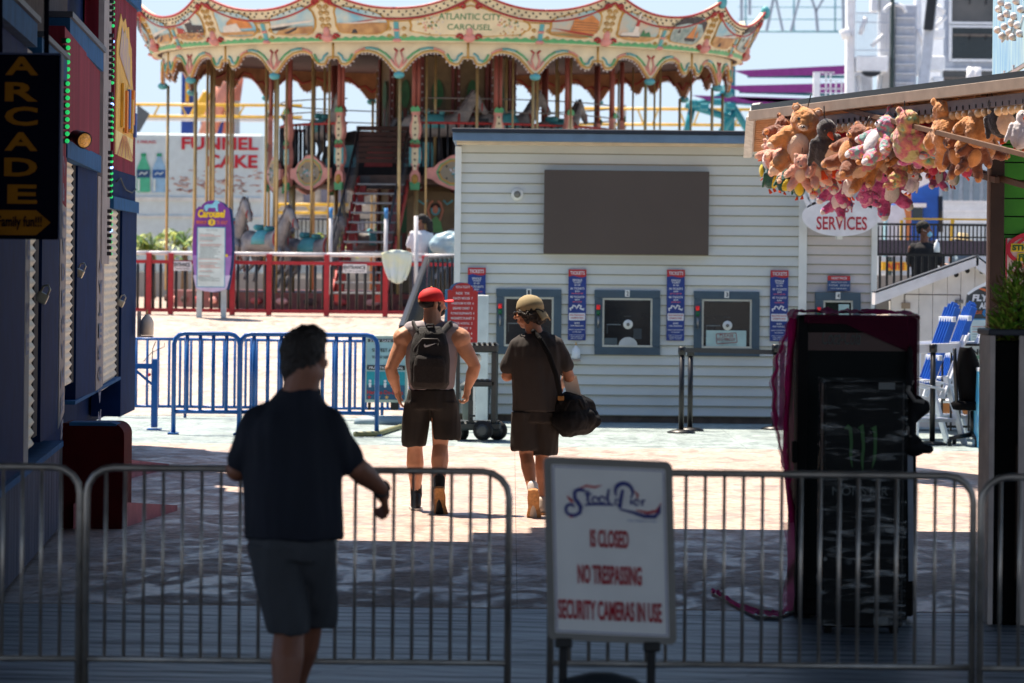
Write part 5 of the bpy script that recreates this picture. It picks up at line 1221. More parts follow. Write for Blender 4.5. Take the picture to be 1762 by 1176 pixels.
# yellow coaster rails, blue column, pink beams
m_yel = P('ride_yellow', (226, 176, 46), rough=.4); m_pk = P('ride_pink', (214, 140, 116), rough=.45); m_bl3 = P('ride_blue', (24, 66, 156), rough=.45)
def railtrack(x0, x1, y0, y1, Y, label, posts, mat=None):
    t = thing('coaster_track', label, 'ride track', 'yellow coaster tracks'); mat = mat or m_yel; k = Y/F
    for y in (y0, y1): MB().tube([W(x0, y, Y), W(x1, y+(x1-x0)*.006, Y)], 2.6*k, 0, 8).build('rail', mat, t)
    mb = MB(); n = int((x1-x0)/34)
    for i in range(n): x = x0+(x1-x0)*(i+.3)/n; mb.bar(W(x, y0+1, Y), W(x+(10 if i % 2 else -10), y1, Y), 3*k, 3*k)
    mb.build('lattice', mat, t)
    for x in posts: MB().pb(x, y0-6, x+8, y1+260, Y+.2, .5).build('post', P('ride_grey', (150, 156, 166)), t)
railtrack(190, 520, 180, 200, 130, 'yellow coaster track crossing behind the left of the carousel', [402]); railtrack(980, 1300, 187, 214, 130, 'yellow coaster track crossing above the booth roof', [1068])
railtrack(470, 600, 352, 366, 110, 'low yellow track seen under the upper deck', [])
tag(MB().pb(190, 200, 470, 208, 132, .6, 0, .02).build('steel_beam', m_wr), 'long white steel beam under the left coaster track', 'beam')
bc = thing('ride_tower', 'blue ride column with a yellow stripe behind the left valance', 'ride'); MB().pb(312, 120, 332, 235, 140, 1.0, 0, .02).build('column', m_bl3, bc); MB().pb(319, 130, 325, 176, 139.9, .08).build('stripe', m_yel, bc); MB().obox(W(362, 190, 140), (1.1, 1.4, 1.1), Matrix.Rotation(R(30), 3, 'Y'), 0, .05).build('gearbox', m_yel, bc)
MB().pb(345, 190, 395, 235, 141, 1.2, 0, .05).build('base', m_bl3, bc)
for i, (a, b, w_, lb) in enumerate([((352, 245), (395, 120), .34, 'broad pink leaning ride beam left of the carousel core'), ((392, 245), (408, 130), .26, 'narrower rust leaning ride beam beside the broad one')]):
    tag(MB().tube([W(*a, 136), W(*b, 136)], w_, 0, 16).build('ride_beam', m_pk if i == 0 else P('ride_rust', (196, 112, 84))), lb, 'beam', 'leaning ride beams')
# loading hoist and pale booth low left
tag(MB().add([W(236, 180, 120), W(258, 196, 120), W(240, 228, 120), W(234, 228, 120)]+[W(236, 180, 121), W(258, 196, 121), W(240, 228, 121), W(234, 228, 121)], [(0, 1, 2, 3), (7, 6, 5, 4), (0, 1, 5, 4), (1, 2, 6, 5), (2, 3, 7, 6)]).build('gusset_plate', P('gusset_grey', (88, 92, 96))), 'grey triangular gusset plate above the snack trailer', 'plate')
# orange brick building behind the carousel's lower deck
ob = thing('brick_building', 'orange brick building seen between the carousel poles', 'building'); Yo = 150
MB().pb(452, 300, 660, 480, Yo, 10, 0).build('wall', mat_planks('orange_brick', (.52, .22, .11), (.46, .2, .1), (.5, .42, .34), .3, .8), ob)
for i in range(6):
    x = 462+i*30; w_ = MB().pb(x, 318, x+15, 350, Yo-.1, .12).build('window', P('brick_window', (110, 104, 116), rough=.2), ob); MB().pb(x-1, 350, x+16, 353, Yo-.2, .2).build('sill', m_wr, w_)
for i in range(6): x = 462+i*30; MB().pb(x, 380, x+15, 412, Yo-.1, .12).build('window', P('brick_window', (110, 104, 116), rough=.2), ob)
# a tent-white booth low beyond the fence
lb_ = thing('ride_operator_booth', 'low pale operator booth beyond the terrace fence left of the staircase', 'booth'); MB().pb(455, 378, 560, 470, 100, 3).build('body', P('op_white', (196, 202, 200)), lb_); MB().pb(450, 374, 565, 380, 99.6, 4).build('roof', m_wr, lb_)
MB().pb(470, 400, 500, 430, 99.9, .08).build('window', m_glassd, lb_)
tr3 = thing('back_railing', 'black railing far behind the carousel lower deck', 'railing')
MB().pb(480, 376, 640, 379, 92, .05).build('rail', m_pick, tr3)
mb = MB()
for i in range(22): mb.pb(482+i*7.2, 379, 484+i*7.2, 430, 92, .04)
mb.build('pickets', m_pick, tr3); tr3['kind'] = 'thing'
# far land, sea horizon hint
structure('far_buildings_base', MB().box(-90, 90, 170, 176, 0, 3.5), P('far_pale', (150, 140, 132), rough=.9, var=.2, scale=.2))

# ================================================================== RIGHT BACKGROUND
m_wst = P('white_steel', (238, 240, 244), rough=.4, var=.08); m_gst = P('grey_steel', (182, 190, 204), rough=.45)
m_pur = P('star_purple', (136, 40, 130), rough=.4); m_tl2 = P('star_teal', (20, 128, 140), rough=.4)
st = thing('thrill_ride', 'purple and teal swinging arm ride right of the carousel', 'ride'); Yp = 118
for i, (x0, y0, x1, y1, w_) in enumerate([(1262, 124, 1462, 119, 11), (1248, 150, 1462, 150, 12), (1190, 166, 1440, 180, 10), (1262, 168, 1450, 176, 8)]):
    mb = MB(); mb.add([W(x0, y0-2, Yp), W(x1, y1-w_*.6, Yp), W(x1, y1+w_*.85, Yp), W(x0+30, y0+w_*.8, Yp)]+[W(x0, y0-2, Yp+.8), W(x1, y1-w_*.6, Yp+.8), W(x1, y1+w_*.85, Yp+.8), W(x0+30, y0+w_*.8, Yp+.8)], [(0, 1, 2, 3), (7, 6, 5, 4), (0, 4, 5, 1), (1, 5, 6, 2), (2, 6, 7, 3), (3, 7, 4, 0)])
    mb.build('arm', m_pur, st); MB().tube([W(x0+24, y0+w_*.7, Yp+.2), W(x1, y1+w_*1.25, Yp+.2)], .05, 0, 6).build('arm_edge', m_tl2, st)
MB().pb(1248, 100, 1265, 235, Yp+2, 1.0, 0, .05).build('mast', m_tl2, st)
for i, (a, b) in enumerate([((1185, 185), (1260, 160)), ((1180, 180), (1262, 205)), ((1240, 150), (1290, 230)), ((1265, 190), (1240, 230)), ((1190, 190), (1180, 235))]): MB().tube([W(*a, Yp+1), W(*b, Yp+1)], .12, 0, 8).build('brace', m_tl2, st)
for x, y in ((1193, 178), (1212, 184), (1235, 176), (1258, 182)): mb = MB(); mb.obox(W(x, y, Yp), (.3, .3, .22), None, 0, .04); mb.build('seat', m_tl2, st)
# white ladder platform
ld = thing('service_ladder', 'white service platform with rungs in front of the purple arms', 'ladder'); Yl = 112
mb = MB(); mb.pb(1400, 124, 1411, 190, Yl, .3); mb.build('column', m_wst, ld)
mb = MB()
for x in (1420, 1428, 1437, 1447): mb.pb(x, 124 if x < 1432 else 140, x+2.4, 190, Yl, .04)
for y in (124, 138, 152, 166, 180): mb.pb(1411, y, 1449 if y > 130 else 1436, y+2, Yl, .03)
mb.build('rungs', m_wst, ld)
# lattice of the wheel with big channel letters
wl_ = thing('wheel_frame', 'pale truss frame carrying big grey channel letter strokes at the top right', 'ride sign'); Yw = 190
mb = MB()
for y in (12, 33, 54): mb.tube([W(1270, y, Yw), W(1455, y+1, Yw)], .035 if y != 54 else .07, 0, 6)
for x in (1283, 1366, 1437): mb.tube([W(x, -30, Yw), W(x, 56, Yw)], .05, 0, 6)
mb.build('truss', P('truss_teal', (130, 176, 190)), wl_)
mb = MB()
for a, b in (((1276, -20), (1276, 50)), ((1290, -20), (1290, 26)), ((1333, -12), (1319, 54)), ((1333, -12), (1347, 54)), ((1378, -12), (1361, 54)), ((1396, -4), (1404, 20)), ((1404, 20), (1407, 54)), ((1425, -16), (1404, 20)), ((1450, -20), (1452, 54))): mb.bar(W(*a, Yw-.3), W(*b, Yw-.3), .15, .12)
mb.build('channel_letters', P('letter_grey', (156, 168, 184)), wl_)
# white tower
tw = thing('drop_tower', 'white steel ride tower with railings rising behind the prize booth', 'ride'); Yt = 105
for i, (x0, y0, x1, y1, d, m_) in enumerate([(1456, -20, 1470, 474, 0, m_wst), (1512, -20, 1534, 474, .6, m_wst), (1538, 8, 1576, 474, .2, m_gst), (1576, -20, 1586, 130, 1, m_wst), (1474, 96, 1528, 124, -.3, m_wst), (1468, 120, 1500, 474, .9, m_gst), (1600, 96, 1626, 122, .3, m_wst), (1604, 132, 1622, 474, .3, m_wst), (1608, 15, 1625, 30, .6, m_wst), (1602, 50, 1626, 66, .6, m_wst), (1500, -20, 1512, 20, .5, m_wst)]):
    MB().pb(x0, y0, x1, y1, Yt+d, .7, 0, .03).build('steel_section', m_, tw)
MB().pb(1532, -20, 1537, 474, Yt-.1, .4).build('cable_duct', P('duct_green', (40, 60, 60)), tw)
MB().bar(W(1606, -20, Yt-.5), W(1583, 200, Yt-.5), .30, .3, 0, .02).build('leaning_pole', m_gst, tw)
MB().bar(W(1605, -20, Yt-.8), W(1597, 52, Yt-.8), .26, .3, 0, .02).build('pole_sleeve', m_pick, tw)
mb = MB(); mb.tube([W(1540+18*math.cos(R(a)), 22+14*math.sin(R(a)), Yt) for a in range(180, 361, 20)], .06, 0, 6); mb.build('top_hoop', m_wst, tw)
for i in range(9): MB().pb(1540, 30+i*16, 1574, 31.4+i*16, Yt+.1, .08).build('rung', m_wst, tw)
MB().tube([W(1452, 50, Yt), W(1459, 66, Yt)], .16, 0, 8).build('lamp', m_wst, tw)
mb = MB()
for i in range(12): mb.pb(1474+i*4.6, 22, 1475+i*4.6, 96, Yt-.3, .03)
for y in (22, 38, 86): mb.pb(1472, y, 1530, y+1.6, Yt-.32, .03)
mb.build('cage_rails', m_gst, tw)
for a, b in (((1612, 10), (1626, 22)), ((1608, 48), (1628, 28)), ((1490, 30), (1480, 60)), ((1500, 80), (1520, 60)), ((1580, 50), (1590, 80)), ((1476, 130), (1486, 200)), ((1516, 130), (1506, 200))): MB().tube([W(*a, Yt+.2), W(*b, Yt+.2)], .07, 0, 6).build('strut', m_wst, tw)
mb = MB(); mb.shape(arc(1500, 124, 16, 8, 0, 180, 10), plane(1500, 124, Yt-.35), 0, 0, 3, .3); mb.build('motor_hub', m_pick, tw)
# glass-fronted ride building
gb_ = thing('glass_ride_building', 'grey framed building with three rows of dark windows behind the tower', 'building'); Yg = 108
MB().pb(1622, -30, 1730, 474, Yg, 6).build('wall', m_gst, gb_)
for i, (y0, y1) in enumerate([(-12, 38), (48, 102), (122, 160)]):
    x0 = 1638 if i < 2 else 1622; w_ = MB().pb(x0, y0, 1730, y1, Yg-.1, .06).build('window', P('ride_glass', (44, 46, 52), rough=.12, col2=srgb((104, 100, 98)), scale=.6) if i != 1 else m_glassd, gb_)
    fr = MB(); fr.pb(x0-5, y0-4, 1730, y0, Yg-.16, .1); fr.pb(x0-5, y1, 1730, y1+4, Yg-.16, .1); fr.pb(x0-5, y0, x0, y1, Yg-.16, .1); fr.build('frame', m_wst, w_)
    for x in (1668, 1696): MB().pb(x, y0+ (12 if i else 0), x+2, y0+20, Yg-.2, .05).build('mullion', m_pick, w_)
    if i: MB().pb(x0+3, y0+11, 1720, y0+15, Yg-.2, .05).build('ledge', P('ledge_dark', (110, 100, 92)), w_)
mb = MB(); mb.tube([W(1672, 116, 100), W(1668, 150, 100)], .12, 0, 8); mb.tube([W(1681, 116, 100), W(1681, 150, 100)], .12, 0, 8); o = mb.build('wrapped_figure', m_wst); tag(o, 'small pale wrapped shape in front of the lowest dark window', 'ornament')
# orange column, blue shed, white picket balcony, obelisk sign
oc = thing('orange_column', 'orange square column behind the SERVICES sign', 'column'); MB().pb(1546, 334, 1568, 420, 80, .5, 0, .02).build('shaft', P('col_orange', (206, 128, 76)), oc)
bs = thing('blue_shed', 'bright blue shed with a slanted white gutter behind the plush toys', 'shed'); Ys = 88
MB().pb(1562, 312, 1616, 420, Ys, 4).build('wall', P('shed_blue', (16, 84, 178), rough=.5), bs); MB().bar(W(1540, 330, Ys-.2), W(1616, 296, Ys-.2), .12, .3).build('gutter', m_wst, bs); MB().pb(1566, 350, 1594, 357, Ys-.3, .3).build('window_hood', m_wst, bs); MB().pb(1570, 357, 1588, 380, Ys-.1, .1).build('window', m_glassd, bs); MB().tube([W(1618, 338, Ys), W(1619, 400, Ys)], .06).build('hose', m_pick, bs)
wb = thing('white_balcony', 'white picket balcony with pale doors in the right background', 'building'); Yh = 100
MB().pb(1616, 225, 1760, 420, Yh, 6).build('wall', P('balc_wall', (190, 202, 214)), wb)
for i in range(6): MB().pb(1622+i*18, 300, 1632+i*18, 348, Yh-.1, .08).build('window', P('balc_window', (120, 136, 150), rough=.3), wb)
mb = MB()
for i in range(26): mb.pb(1618+i*3.9, 348, 1619.8+i*3.9, 382, Yh-.9, .06)
for y in (346, 362, 381): mb.pb(1614, y, 1740, y+2.4, Yh-.92, .08)
mb.build('picket_rail', m_wst, wb)
osg = thing('pillar_sign', 'white tapered pillar sign with a yellow and red lettered band', 'sign'); Yz = 70; f = plane(1542, 400, Yz)
mb = MB(); mb.shape([(1526, 442), (1527, 362), (1534, 354), (1546, 352), (1555, 360), (1558, 372), (1559, 442)], f, 0, 0, 3, .3); mb.build('panel', P('pillar_white', (214, 216, 228)), osg)
mb = MB(); mb.shape([(1522, 442), (1523, 364), (1527, 360), (1527, 442)], f, .01, 0, None, .3); mb.build('edge', P('pillar_edge', (160, 206, 222)), osg)
mb = MB(); mb.rect(1518, 451, 1562, 466, f, .05, 0, None, .2); mb.text('ANTE', 1526, 453, 1556, 464, f, .06, 1, .03); mb.build('lettered_band', [P('band_yellow', (226, 176, 40)), m_tr], osg)
# raised walk with black railings
structure('raised_walk', MB().box(W(1508, 500, 48).x, 22, 47.6, 60, .2, .95), P('raised_walk_grey', (120, 116, 112), rough=.9))
def railing(x0, x1, ytop, ybot, Y, n, label, name='walk_railing', bar=1.6, extra=0):
    t = thing(name, label, 'railing', 'black railings on the raised walk'); MB().pb(x0, ytop, x1, ytop+4, Y, .05).build('top_rail', m_blk, t); MB().pb(x0, ybot-3, x1, ybot, Y, .04).build('bottom_rail', m_blk, t)
    if extra: MB().pb(x0, ytop+extra, x1, ytop+extra+2.4, Y, .04).build('middle_rail', m_blk, t)
    for i in range(n): x = x0+(x1-x0)*(i+.5)/n; MB().pb(x-bar/2, ytop+4, x+bar/2, ybot-3, Y+.01, .03).build('bar', m_blk, t)
    return t
railing(1508, 1642, 437, 520, 48.2, 11, 'black railing in front of the masked man in black', bar=4); railing(1508, 1712, 385, 440, 56, 30, 'finer black railing behind the masked man', extra=22, bar=2.4)
tag(MB().pb(1508, 414, 1712, 440, 58, .2).build('low_wall', P('low_wall_plum', (92, 80, 90), rough=.9)), 'low dull plum wall behind the raised walk railings', 'wall')
yr = thing('yellow_frame', 'thin yellow frame standing behind the railing by the straw hat', 'frame'); MB().pb(1555, 376, 1700, 379, 60, .06).build('top_bar', m_yel, yr); MB().pb(1636, 379, 1642, 432, 60, .08).build('post', m_yel, yr); MB().pb(1549, 379, 1554, 432, 60, .08).build('post', m_yel, yr)
o = MB(); c = W(1612, 428, 48.1); o.tube([c+Vector((0, 0, z)) for z in (-.05, .0, .07, .09, .12)], [.04, .04, .035, .015, .015], 0, 12); tag(o.build('water_bottle', P('pump_white', (226, 232, 240))), 'small white pump bottle standing on the black railing', 'bottle')
# white shed
sh_ = thing('white_shed', 'small white board shed with a gabled roof and three round vents', 'shed'); Yd = 44.5; f = plane(1620, 520, Yd)
mb = MB(); xs_ = [1533, 1555, 1581, 1605, 1630, 1653, 1677, 1712, 1745]
def rl(x): return 500-(x-1512)*(500-446)/(1682-1512)*1.0 if x < 1682 else 446+(x-1682)*.75
for a, b in zip(xs_, xs_[1:]):
    pts = [(a+.4, 736), (b-.4, 736), (b-.4, rl(b)+4)] + ([(1682, 448)] if a < 1682 < b else []) + [(a+.4, rl(a)+4)]
    mb.shape(pts, f, 0, 0, None, .04)
mb.build('wall', P('shed_white', (214, 206, 202), rough=.7, var=.08), sh_)
MB().pb(1533, 520, 1745, 736, Yd+.05, .35).build('body', P('shed_white', (214, 206, 202)), sh_)
for nm, a, b in (('roof', (1506, 505), (1684, 442)), ('roof', (1680, 442), (1750, 494))):
    p, q = W(*a, Yd-.15), W(*b, Yd-.15); k = .19
    mb = MB(); mb.add([p, q, q-Vector((0, 0, k*.55)), p-Vector((0, 0, k*.75))]+[v+Vector((0, .4, 0)) for v in (p, q, q-Vector((0, 0, k*.55)), p-Vector((0, 0, k*.75)))], [(0, 1, 2, 3), (7, 6, 5, 4), (0, 4, 5, 1), (3, 2, 6, 7), (0, 3, 7, 4), (1, 5, 6, 2)])
    o = mb.build(nm, P('shed_trim', (226, 220, 222)), sh_); c = MB(); c.add([v+Vector((0, -.01, .012)) for v in (p, q)]+[v+Vector((0, .44, .012)) for v in (q, p)]+[v+Vector((0, -.01, .022)) for v in (p, q)]+[v+Vector((0, .44, .022)) for v in (q, p)], [(0, 1, 2, 3), (7, 6, 5, 4), (0, 4, 5, 1), (1, 5, 6, 2), (2, 6, 7, 3), (3, 7, 4, 0)]); c.build('roofing', m_roofd, o)
for x, y in ((1645, 473), (1664, 466), (1689, 467)): MB().cyl(f(x, y, .01), f(x, y, -.02), 4*Yd/F, 4*Yd/F, 0, 16).build('vent_hole', m_black, sh_)
dr_ = MB(); 
for x0, y0, x1, y1 in ((1556, 507, 1653, 508.4), (1556, 507, 1557.4, 700), (1651.5, 507, 1653, 700)): dr_.rect(x0, y0, x1, y1, f, .006)
d0 = dr_.build('door', P('door_gap', (90, 80, 76)), sh_)
mb = MB(); mb.rect(1551, 522, 1566, 532, f, .02, 0, None, .02); mb.build('hinge', P('hinge_tan', (150, 130, 110)), d0); mb = MB(); mb.rect(1643, 516, 1657, 522, f, .02, 0, None, .02); mb.ell(f(1650, 520, .03), .03); mb.build('latch', P('latch_grey', (130, 126, 124), metal=.5), d0)
mb = MB(); mb.rect(1508, 512, 1531, 540, plane(1520, 520, Yd+.4), 0, 0, None, .2); mb.build('shutter_box', P('latch_grey', (130, 126, 124)), sh_)
# flying ride sign
fs = thing('ride_rules_sign', 'dark grey ride sign with white FLY lettering and an orange bird, half behind the post', 'sign'); Yv = 43.0; f = plane(1700, 560, Yv)
prof = [(1657, 700), (1657, 590), (1659, 540), (1664, 508), (1672, 499), (1690, 494), (1710, 493), (1745, 500), (1750, 540), (1752, 700)]
mb = MB(); mb.shape(prof, f, 0, 0, 4, .08); mb.build('panel', P('fs_grey', (62, 68, 72), rough=.5), fs)
mb = MB(); mb.stroke([(1664, 507), (1676, 498), (1694, 489), (1712, 470)], [4, 5, 5, 3], f, .03, 0); mb.build('curved_trim', m_wst, fs)
mb = MB(); mb.text('FLYING', 1672, 507, 1728, 519, f, .006, 0, .05, .15); mb.text('ADVENTURE', 1684, 521, 1748, 532, f, .006, 0, .05, .15); mb.text('WEEKDAY', 1665, 535, 1690, 541, f, .006, 1, .03)
mb.shape(arc(1697, 539, 7, 6.5, 0, 345, 14), f, .005, 2); mb.text('3', 1695, 535.5, 1699, 542.5, f, .01, 0); mb.stroke([(1684, 497), (1692, 499), (1700, 501), (1716, 498)], [1, 4, 4, 1], f, .008, 1)
mb.build('lettering', [m_tw, P('fs_orange', (214, 110, 60)), P('fs_blue', (50, 120, 176))], fs)
mb = MB(); mb.rect(1668, 549, 1745, 690, f, .005, 0); mb.rect(1670, 551, 1743, 690, f, .009, 1)
for i in range(14): mb.rect(1673, 562+i*4.4, 1673+rr.uniform(20, 60), 563.4+i*4.4, f, .012, 2 if i not in (0, 2) else 3)
mb.build('rules_panel', [P('cs_blue', (90, 160, 200)), P('cs_paper', (206, 222, 220)), P('cs_grey', (160, 176, 176)), P('cs_salmon', (210, 160, 150))], fs)
# picnic railing with a DANGER banner, office chair, slatted high chairs
dn = thing('danger_banner', 'white banner on a black railing with ANGE of its word showing', 'banner'); Yx = 42.0; f = plane(1690, 605, Yx)
mb = MB(); mb.rect(1645, 596, 1735, 625, f, 0, 0, None, .02); mb.rect(1645, 612, 1735, 618, f, .004, 1); mb.build('sheet', [P('banner_white', (196, 200, 192)), P('banner_green', (120, 160, 130))], dn); mb = MB(); mb.text('DANGER', 1652, 601, 1712, 611, f, .006, 0, .03); mb.build('lettering', m_blk, dn)
pr_ = thing('forecourt_railing', 'black barred railing behind the office chair', 'railing'); MB().pb(1636, 592, 1740, 596, Yx, .06).build('top_rail', m_blk, pr_); MB().pb(1622, 733, 1740, 737, Yx+.05, .05).build('bottom_rail', m_blk, pr_)
for i in range(8): MB().pb(1620+i*15.4, 596, 1623+i*15.4, 742, Yx+.02, .05).build('bar', m_blk, pr_)
pt = thing('draped_table', 'white topped table with an orange drape behind the railing', 'table'); MB().pb(1618, 689, 1700, 694, 43.5, .8, 0, .005).build('table_top', m_wst, pt); MB().pb(1620, 694.5, 1698, 716, 43.52, .03).build('drape', P('drape_orange', (176, 112, 62)), pt); MB().pb(1626, 694, 1630, 738, 43.7, .05).build('leg', m_blk, pt); MB().pb(1690, 694, 1694, 738, 43.7, .05).build('leg', m_blk, pt)
fc = thing('folded_chair', 'orange and red camp chair lying against the black railing', 'chair'); f = plane(1640, 645, 43.0); mb = MB(); mb.shape([(1618, 622), (1632, 618), (1655, 640), (1652, 662), (1640, 662), (1624, 650)], f, 0, 0, None, .05); mb.build('seat', P('camp_salmon', (206, 96, 70)), fc)
MB().stroke([(1616, 640), (1634, 656), (1654, 660)], 5, f, .02).build('piping', P('camp_cream', (226, 196, 130)), fc); mb = MB(); mb.tube([f(1622, 622, .03), f(1634, 645, .03), f(1648, 628, .03)], .02); mb.tube([f(1624, 690, .03), f(1640, 640, .03)], .015); mb.build('frame', m_blk, fc)
oc2 = thing('office_chair', 'black mesh-backed office chair turned away on the forecourt', 'office chair'); Yk = 40.6; f = plane(1670, 680, Yk)
m_meshb = P('mesh_black', (12, 12, 14), rough=.9, spec=.05)
vs = []
for j in range(15):
    t = j/14; y = 598+t*98; wdt = 24*math.sin(min(1, (t*1.5+.22))*math.pi/2); cx_ = 1660+t*15
    for i in range(9): a = i/8*2-1; vs.append(f(cx_+a*wdt*.75, y, .18*math.cos(a*1.3)+.05*math.sin(t*3)-.2*t))
o = MB().add(vs, [(j*9+i, j*9+i+1, (j+1)*9+i+1, (j+1)*9+i) for j in range(14) for i in range(8)], 0, True).build('backrest', m_meshb, oc2); o.modifiers.new('s', 'SOLIDIFY').thickness = .03
mb = MB(); mb.tube([f(1640, 600, .1), f(1642, 640, .05), f(1646, 690, .0), f(1652, 704, .0)], .022); mb.build('back_frame', m_blk, oc2)
mb = MB(); c = W(1676, 700, Yk); mb.loft([(c+Vector((0, .1, -.04)), .22, .22), (c+Vector((0, .1, .03)), .25, .24), (c+Vector((0, .1, .06)), .2, .2)], 0, 20, 3); mb.build('seat', m_meshb, oc2)
mb = MB(); mb.tube([c+Vector((0, .1, -.05)), Vector((c.x, c.y+.1, .12))], .03); mb.build('gas_lift', m_blk, oc2)
for a in (200, 272, 344, 56, 128):
    mb = MB(); e = Vector((c.x+.29*math.cos(R(a)), c.y+.1+.29*math.sin(R(a)), .085)); mb.tube([Vector((c.x, c.y+.1, .13)), e], [.03, .02]); l_ = mb.build('base_arm', m_blk, oc2); MB().cyl(e+Vector((-.02, 0, -.045)), e+Vector((.02, 0, -.045)), .04, .04, 0, 12).build('castor', m_blk, l_)
m_adb = P('slat_blue', (28, 92, 186), rough=.45, var=.1); m_adw = P('slat_white', (206, 212, 222), rough=.5, var=.06)
def highchair(label):
    t = thing('slatted_chair', label, 'chair', 'tall blue and white slatted chairs')
    # local frame: seen from the side-rear; x to the right, y away
    for i in range(5):
        y0 = (i-2)*.080; tp = .97-.022*abs(i-2)**1.5
        mb = MB(); mb.bar((0.02, y0, .66), (.02+.36*tp, y0, .66+.98*tp), .078, .02, 0, .004, (0, 1, 0)); mb.build('back_slat', m_adb, t)
    for z, s_ in ((1.42, .5), (.98, .52)): mb = MB(); mb.box(-.02+(z-.66)*.37, .02+(z-.66)*.37, -s_/2+.02, s_/2-.02, z-.03, z+.03, 0, .004); mb.build('cross_slat', m_adw, t)
    for y0 in (-.27, .27):
        MB().bar((-.34, y0, 1.08), (.36, y0, 1.10), .11, .025, 0, .005, (0, 1, 0)).build('arm', m_adw, t)
        MB().bar((.40, y0, 1.24), (.12, y0, .52), .025, .15, 0, .004, (0, 1, 0)).build('back_support', m_adw, t)
        MB().bar((.16, y0*1.02, .78), (.40, y0*1.02, .0), .03, .14, 0, .004, (0, 1, 0)).build('rear_leg', m_adw, t)
        MB().bar((-.34, y0*1.02, 1.06), (-.36, y0*1.02, .0), .03, .11, 0, .004, (0, 1, 0)).build('front_leg', m_adw, t)
        MB().bar((-.42, y0*.98, .74), (.24, y0*.98, .6), .03, .11, 0, .004, (0, 1, 0)).build('seat_side', m_adw, t)
    for i in range(5): x = -.4+i*.1; MB().box(x, x+.085, -.26, .26, .78-i*.022, .80-i*.022, 0, .003).build('seat_slat', m_adw, t)
    MB().box(-.38, .3, -.24, .24, .25, .29, 0, .004).build('foot_rest', m_adw, t)
    return t
a1 = highchair('nearer tall white slatted chair with blue back slats, left of the pair'); p = W(1588, 760, 41.2); a1.location = (p.x, 41.2, 0); a1.rotation_euler.z = R(14)
a2 = dup(a1); a2['label'] = 'farther tall white slatted chair whose blue back leans right of the first'; p = W(1618, 760, 42.3); a2.location = (p.x, 42.3, 0); a2.rotation_euler.z = R(8)
# tall blue sided arcade machine edge by the planter
am = thing('blue_machine', 'bright blue patterned cabinet edge just left of the planter', 'cabinet'); MB().pb(1685, 636, 1698, 772, 40.2, .6, 0, .01).build('body', P('machine_blue', (30, 150, 214), rough=.3, col2=srgb((120, 200, 226)), scale=7), am); MB().pb(1686, 634, 1698, 640, 40.15, .6).build('cap', m_adw, am); MB().pb(1689, 656, 1697, 690, 40.14, .05).build('dark_panel', P('machine_dark', (30, 60, 80)), am)
# ================================================================== PRIZE BOOTH ON THE RIGHT
m_grn = P('booth_green', (44, 132, 22), rough=.55, var=.12); m_post = P('post_brown', (48, 38, 34), rough=.8, var=.2)
pb_ = thing('prize_booth', 'prize booth on the right with lime green siding and a dark brown corner post', 'booth')
Yg2 = 33.0; mb = MB(); c0 = W(1724, 300, Yg2)
for i in range(30):
    z = 3.62-i*.165; mb.box(c0.x, c0.x+3.4, Yg2-.012*(1), Yg2+.05, max(0, z-.152), z) if z > .2 else None
mb.build('siding', m_grn, pb_)
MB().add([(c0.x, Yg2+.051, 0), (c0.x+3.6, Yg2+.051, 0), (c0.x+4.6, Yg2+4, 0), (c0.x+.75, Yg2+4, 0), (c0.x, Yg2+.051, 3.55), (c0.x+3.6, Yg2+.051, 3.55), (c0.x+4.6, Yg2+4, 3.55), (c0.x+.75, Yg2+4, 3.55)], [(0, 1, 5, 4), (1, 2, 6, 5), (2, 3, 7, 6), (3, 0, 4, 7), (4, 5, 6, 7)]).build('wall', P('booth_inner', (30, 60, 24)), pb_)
mb = MB(); mb.pb(1704, 262, 1727, 700, Yg2-.15, .13, 0, .004); mb.build('corner_post', m_post, pb_)
MB().pb(1699, 262, 1703.6, 700, Yg2-.12, .1, 0, .002).build('post_trim', P('post_edge_grey', (120, 108, 104), rough=.8), pb_)
# flap awning: lit top edge rail, corrugated underside, end fascia
m_aw = P('awning_ply', (196, 150, 112), rough=.8, var=.25, scale=3); m_awd = P('awning_fascia', (146, 130, 116), rough=.7, var=.15); m_lat = P('awning_edge_pale', (196, 196, 192), rough=.7, var=.2, scale=14)
aw = thing('flap_awning', 'raised brown flap awning with bulbs beneath it, hung full of plush toys', 'awning')
TA, TB = W(1293, 194, 36.6), W(1800, 131, 30.6)          # near upper edge
BA, BB = W(1284, 262, 38.4), W(1800, 240, 32.6)          # far lower edge
def awp(u, v, off=0.0):
    p = TA+(TB-TA)*u; q = BA+(BB-BA)*u; n = (TB-TA).cross(BA-TA).normalized()
    if n.z > 0: n = -n
    return p+(q-p)*v+n*off
mb = MB(); vs = []; N = 90
for i in range(N+1):
    v = i/N; o = .018*math.sin(i*1.25)
    vs += [awp(0, v, o), awp(1, v, o), awp(0, v, -.06), awp(1, v, -.06)]
fs = []
for i in range(N): fs += [(4*i, 4*i+1, 4*i+5, 4*i+4), (4*i+2, 4*i+6, 4*i+7, 4*i+3)]
mb.add(vs, fs, 0); mb.build('corrugated_underside', m_aw, aw)
mb = MB(); dn_ = Vector((0, 0, -.13)); ax = (TB-TA).normalized()
mb.bar(TA+Vector((0, -.03, -.035)), TB+Vector((0, -.03, -.04)), .07, .10, 0, .004); mb.build('edge_rail', m_awd, aw)
mb = MB(); mb.bar(TA+ax*.7+Vector((0.04, -.0, -.165)), TB+Vector((0.04, -.0, -.165)), .055, .10, 0, .003); mb.build('light_rail', P('light_rail_grey', (112, 104, 104), rough=.7), aw)
mb = MB(); mb.bar(TA+Vector((0, -.03, .022)), TB+Vector((0, -.03, .018)), .012, .10, 0); mb.build('roof_edge', m_blk, aw)
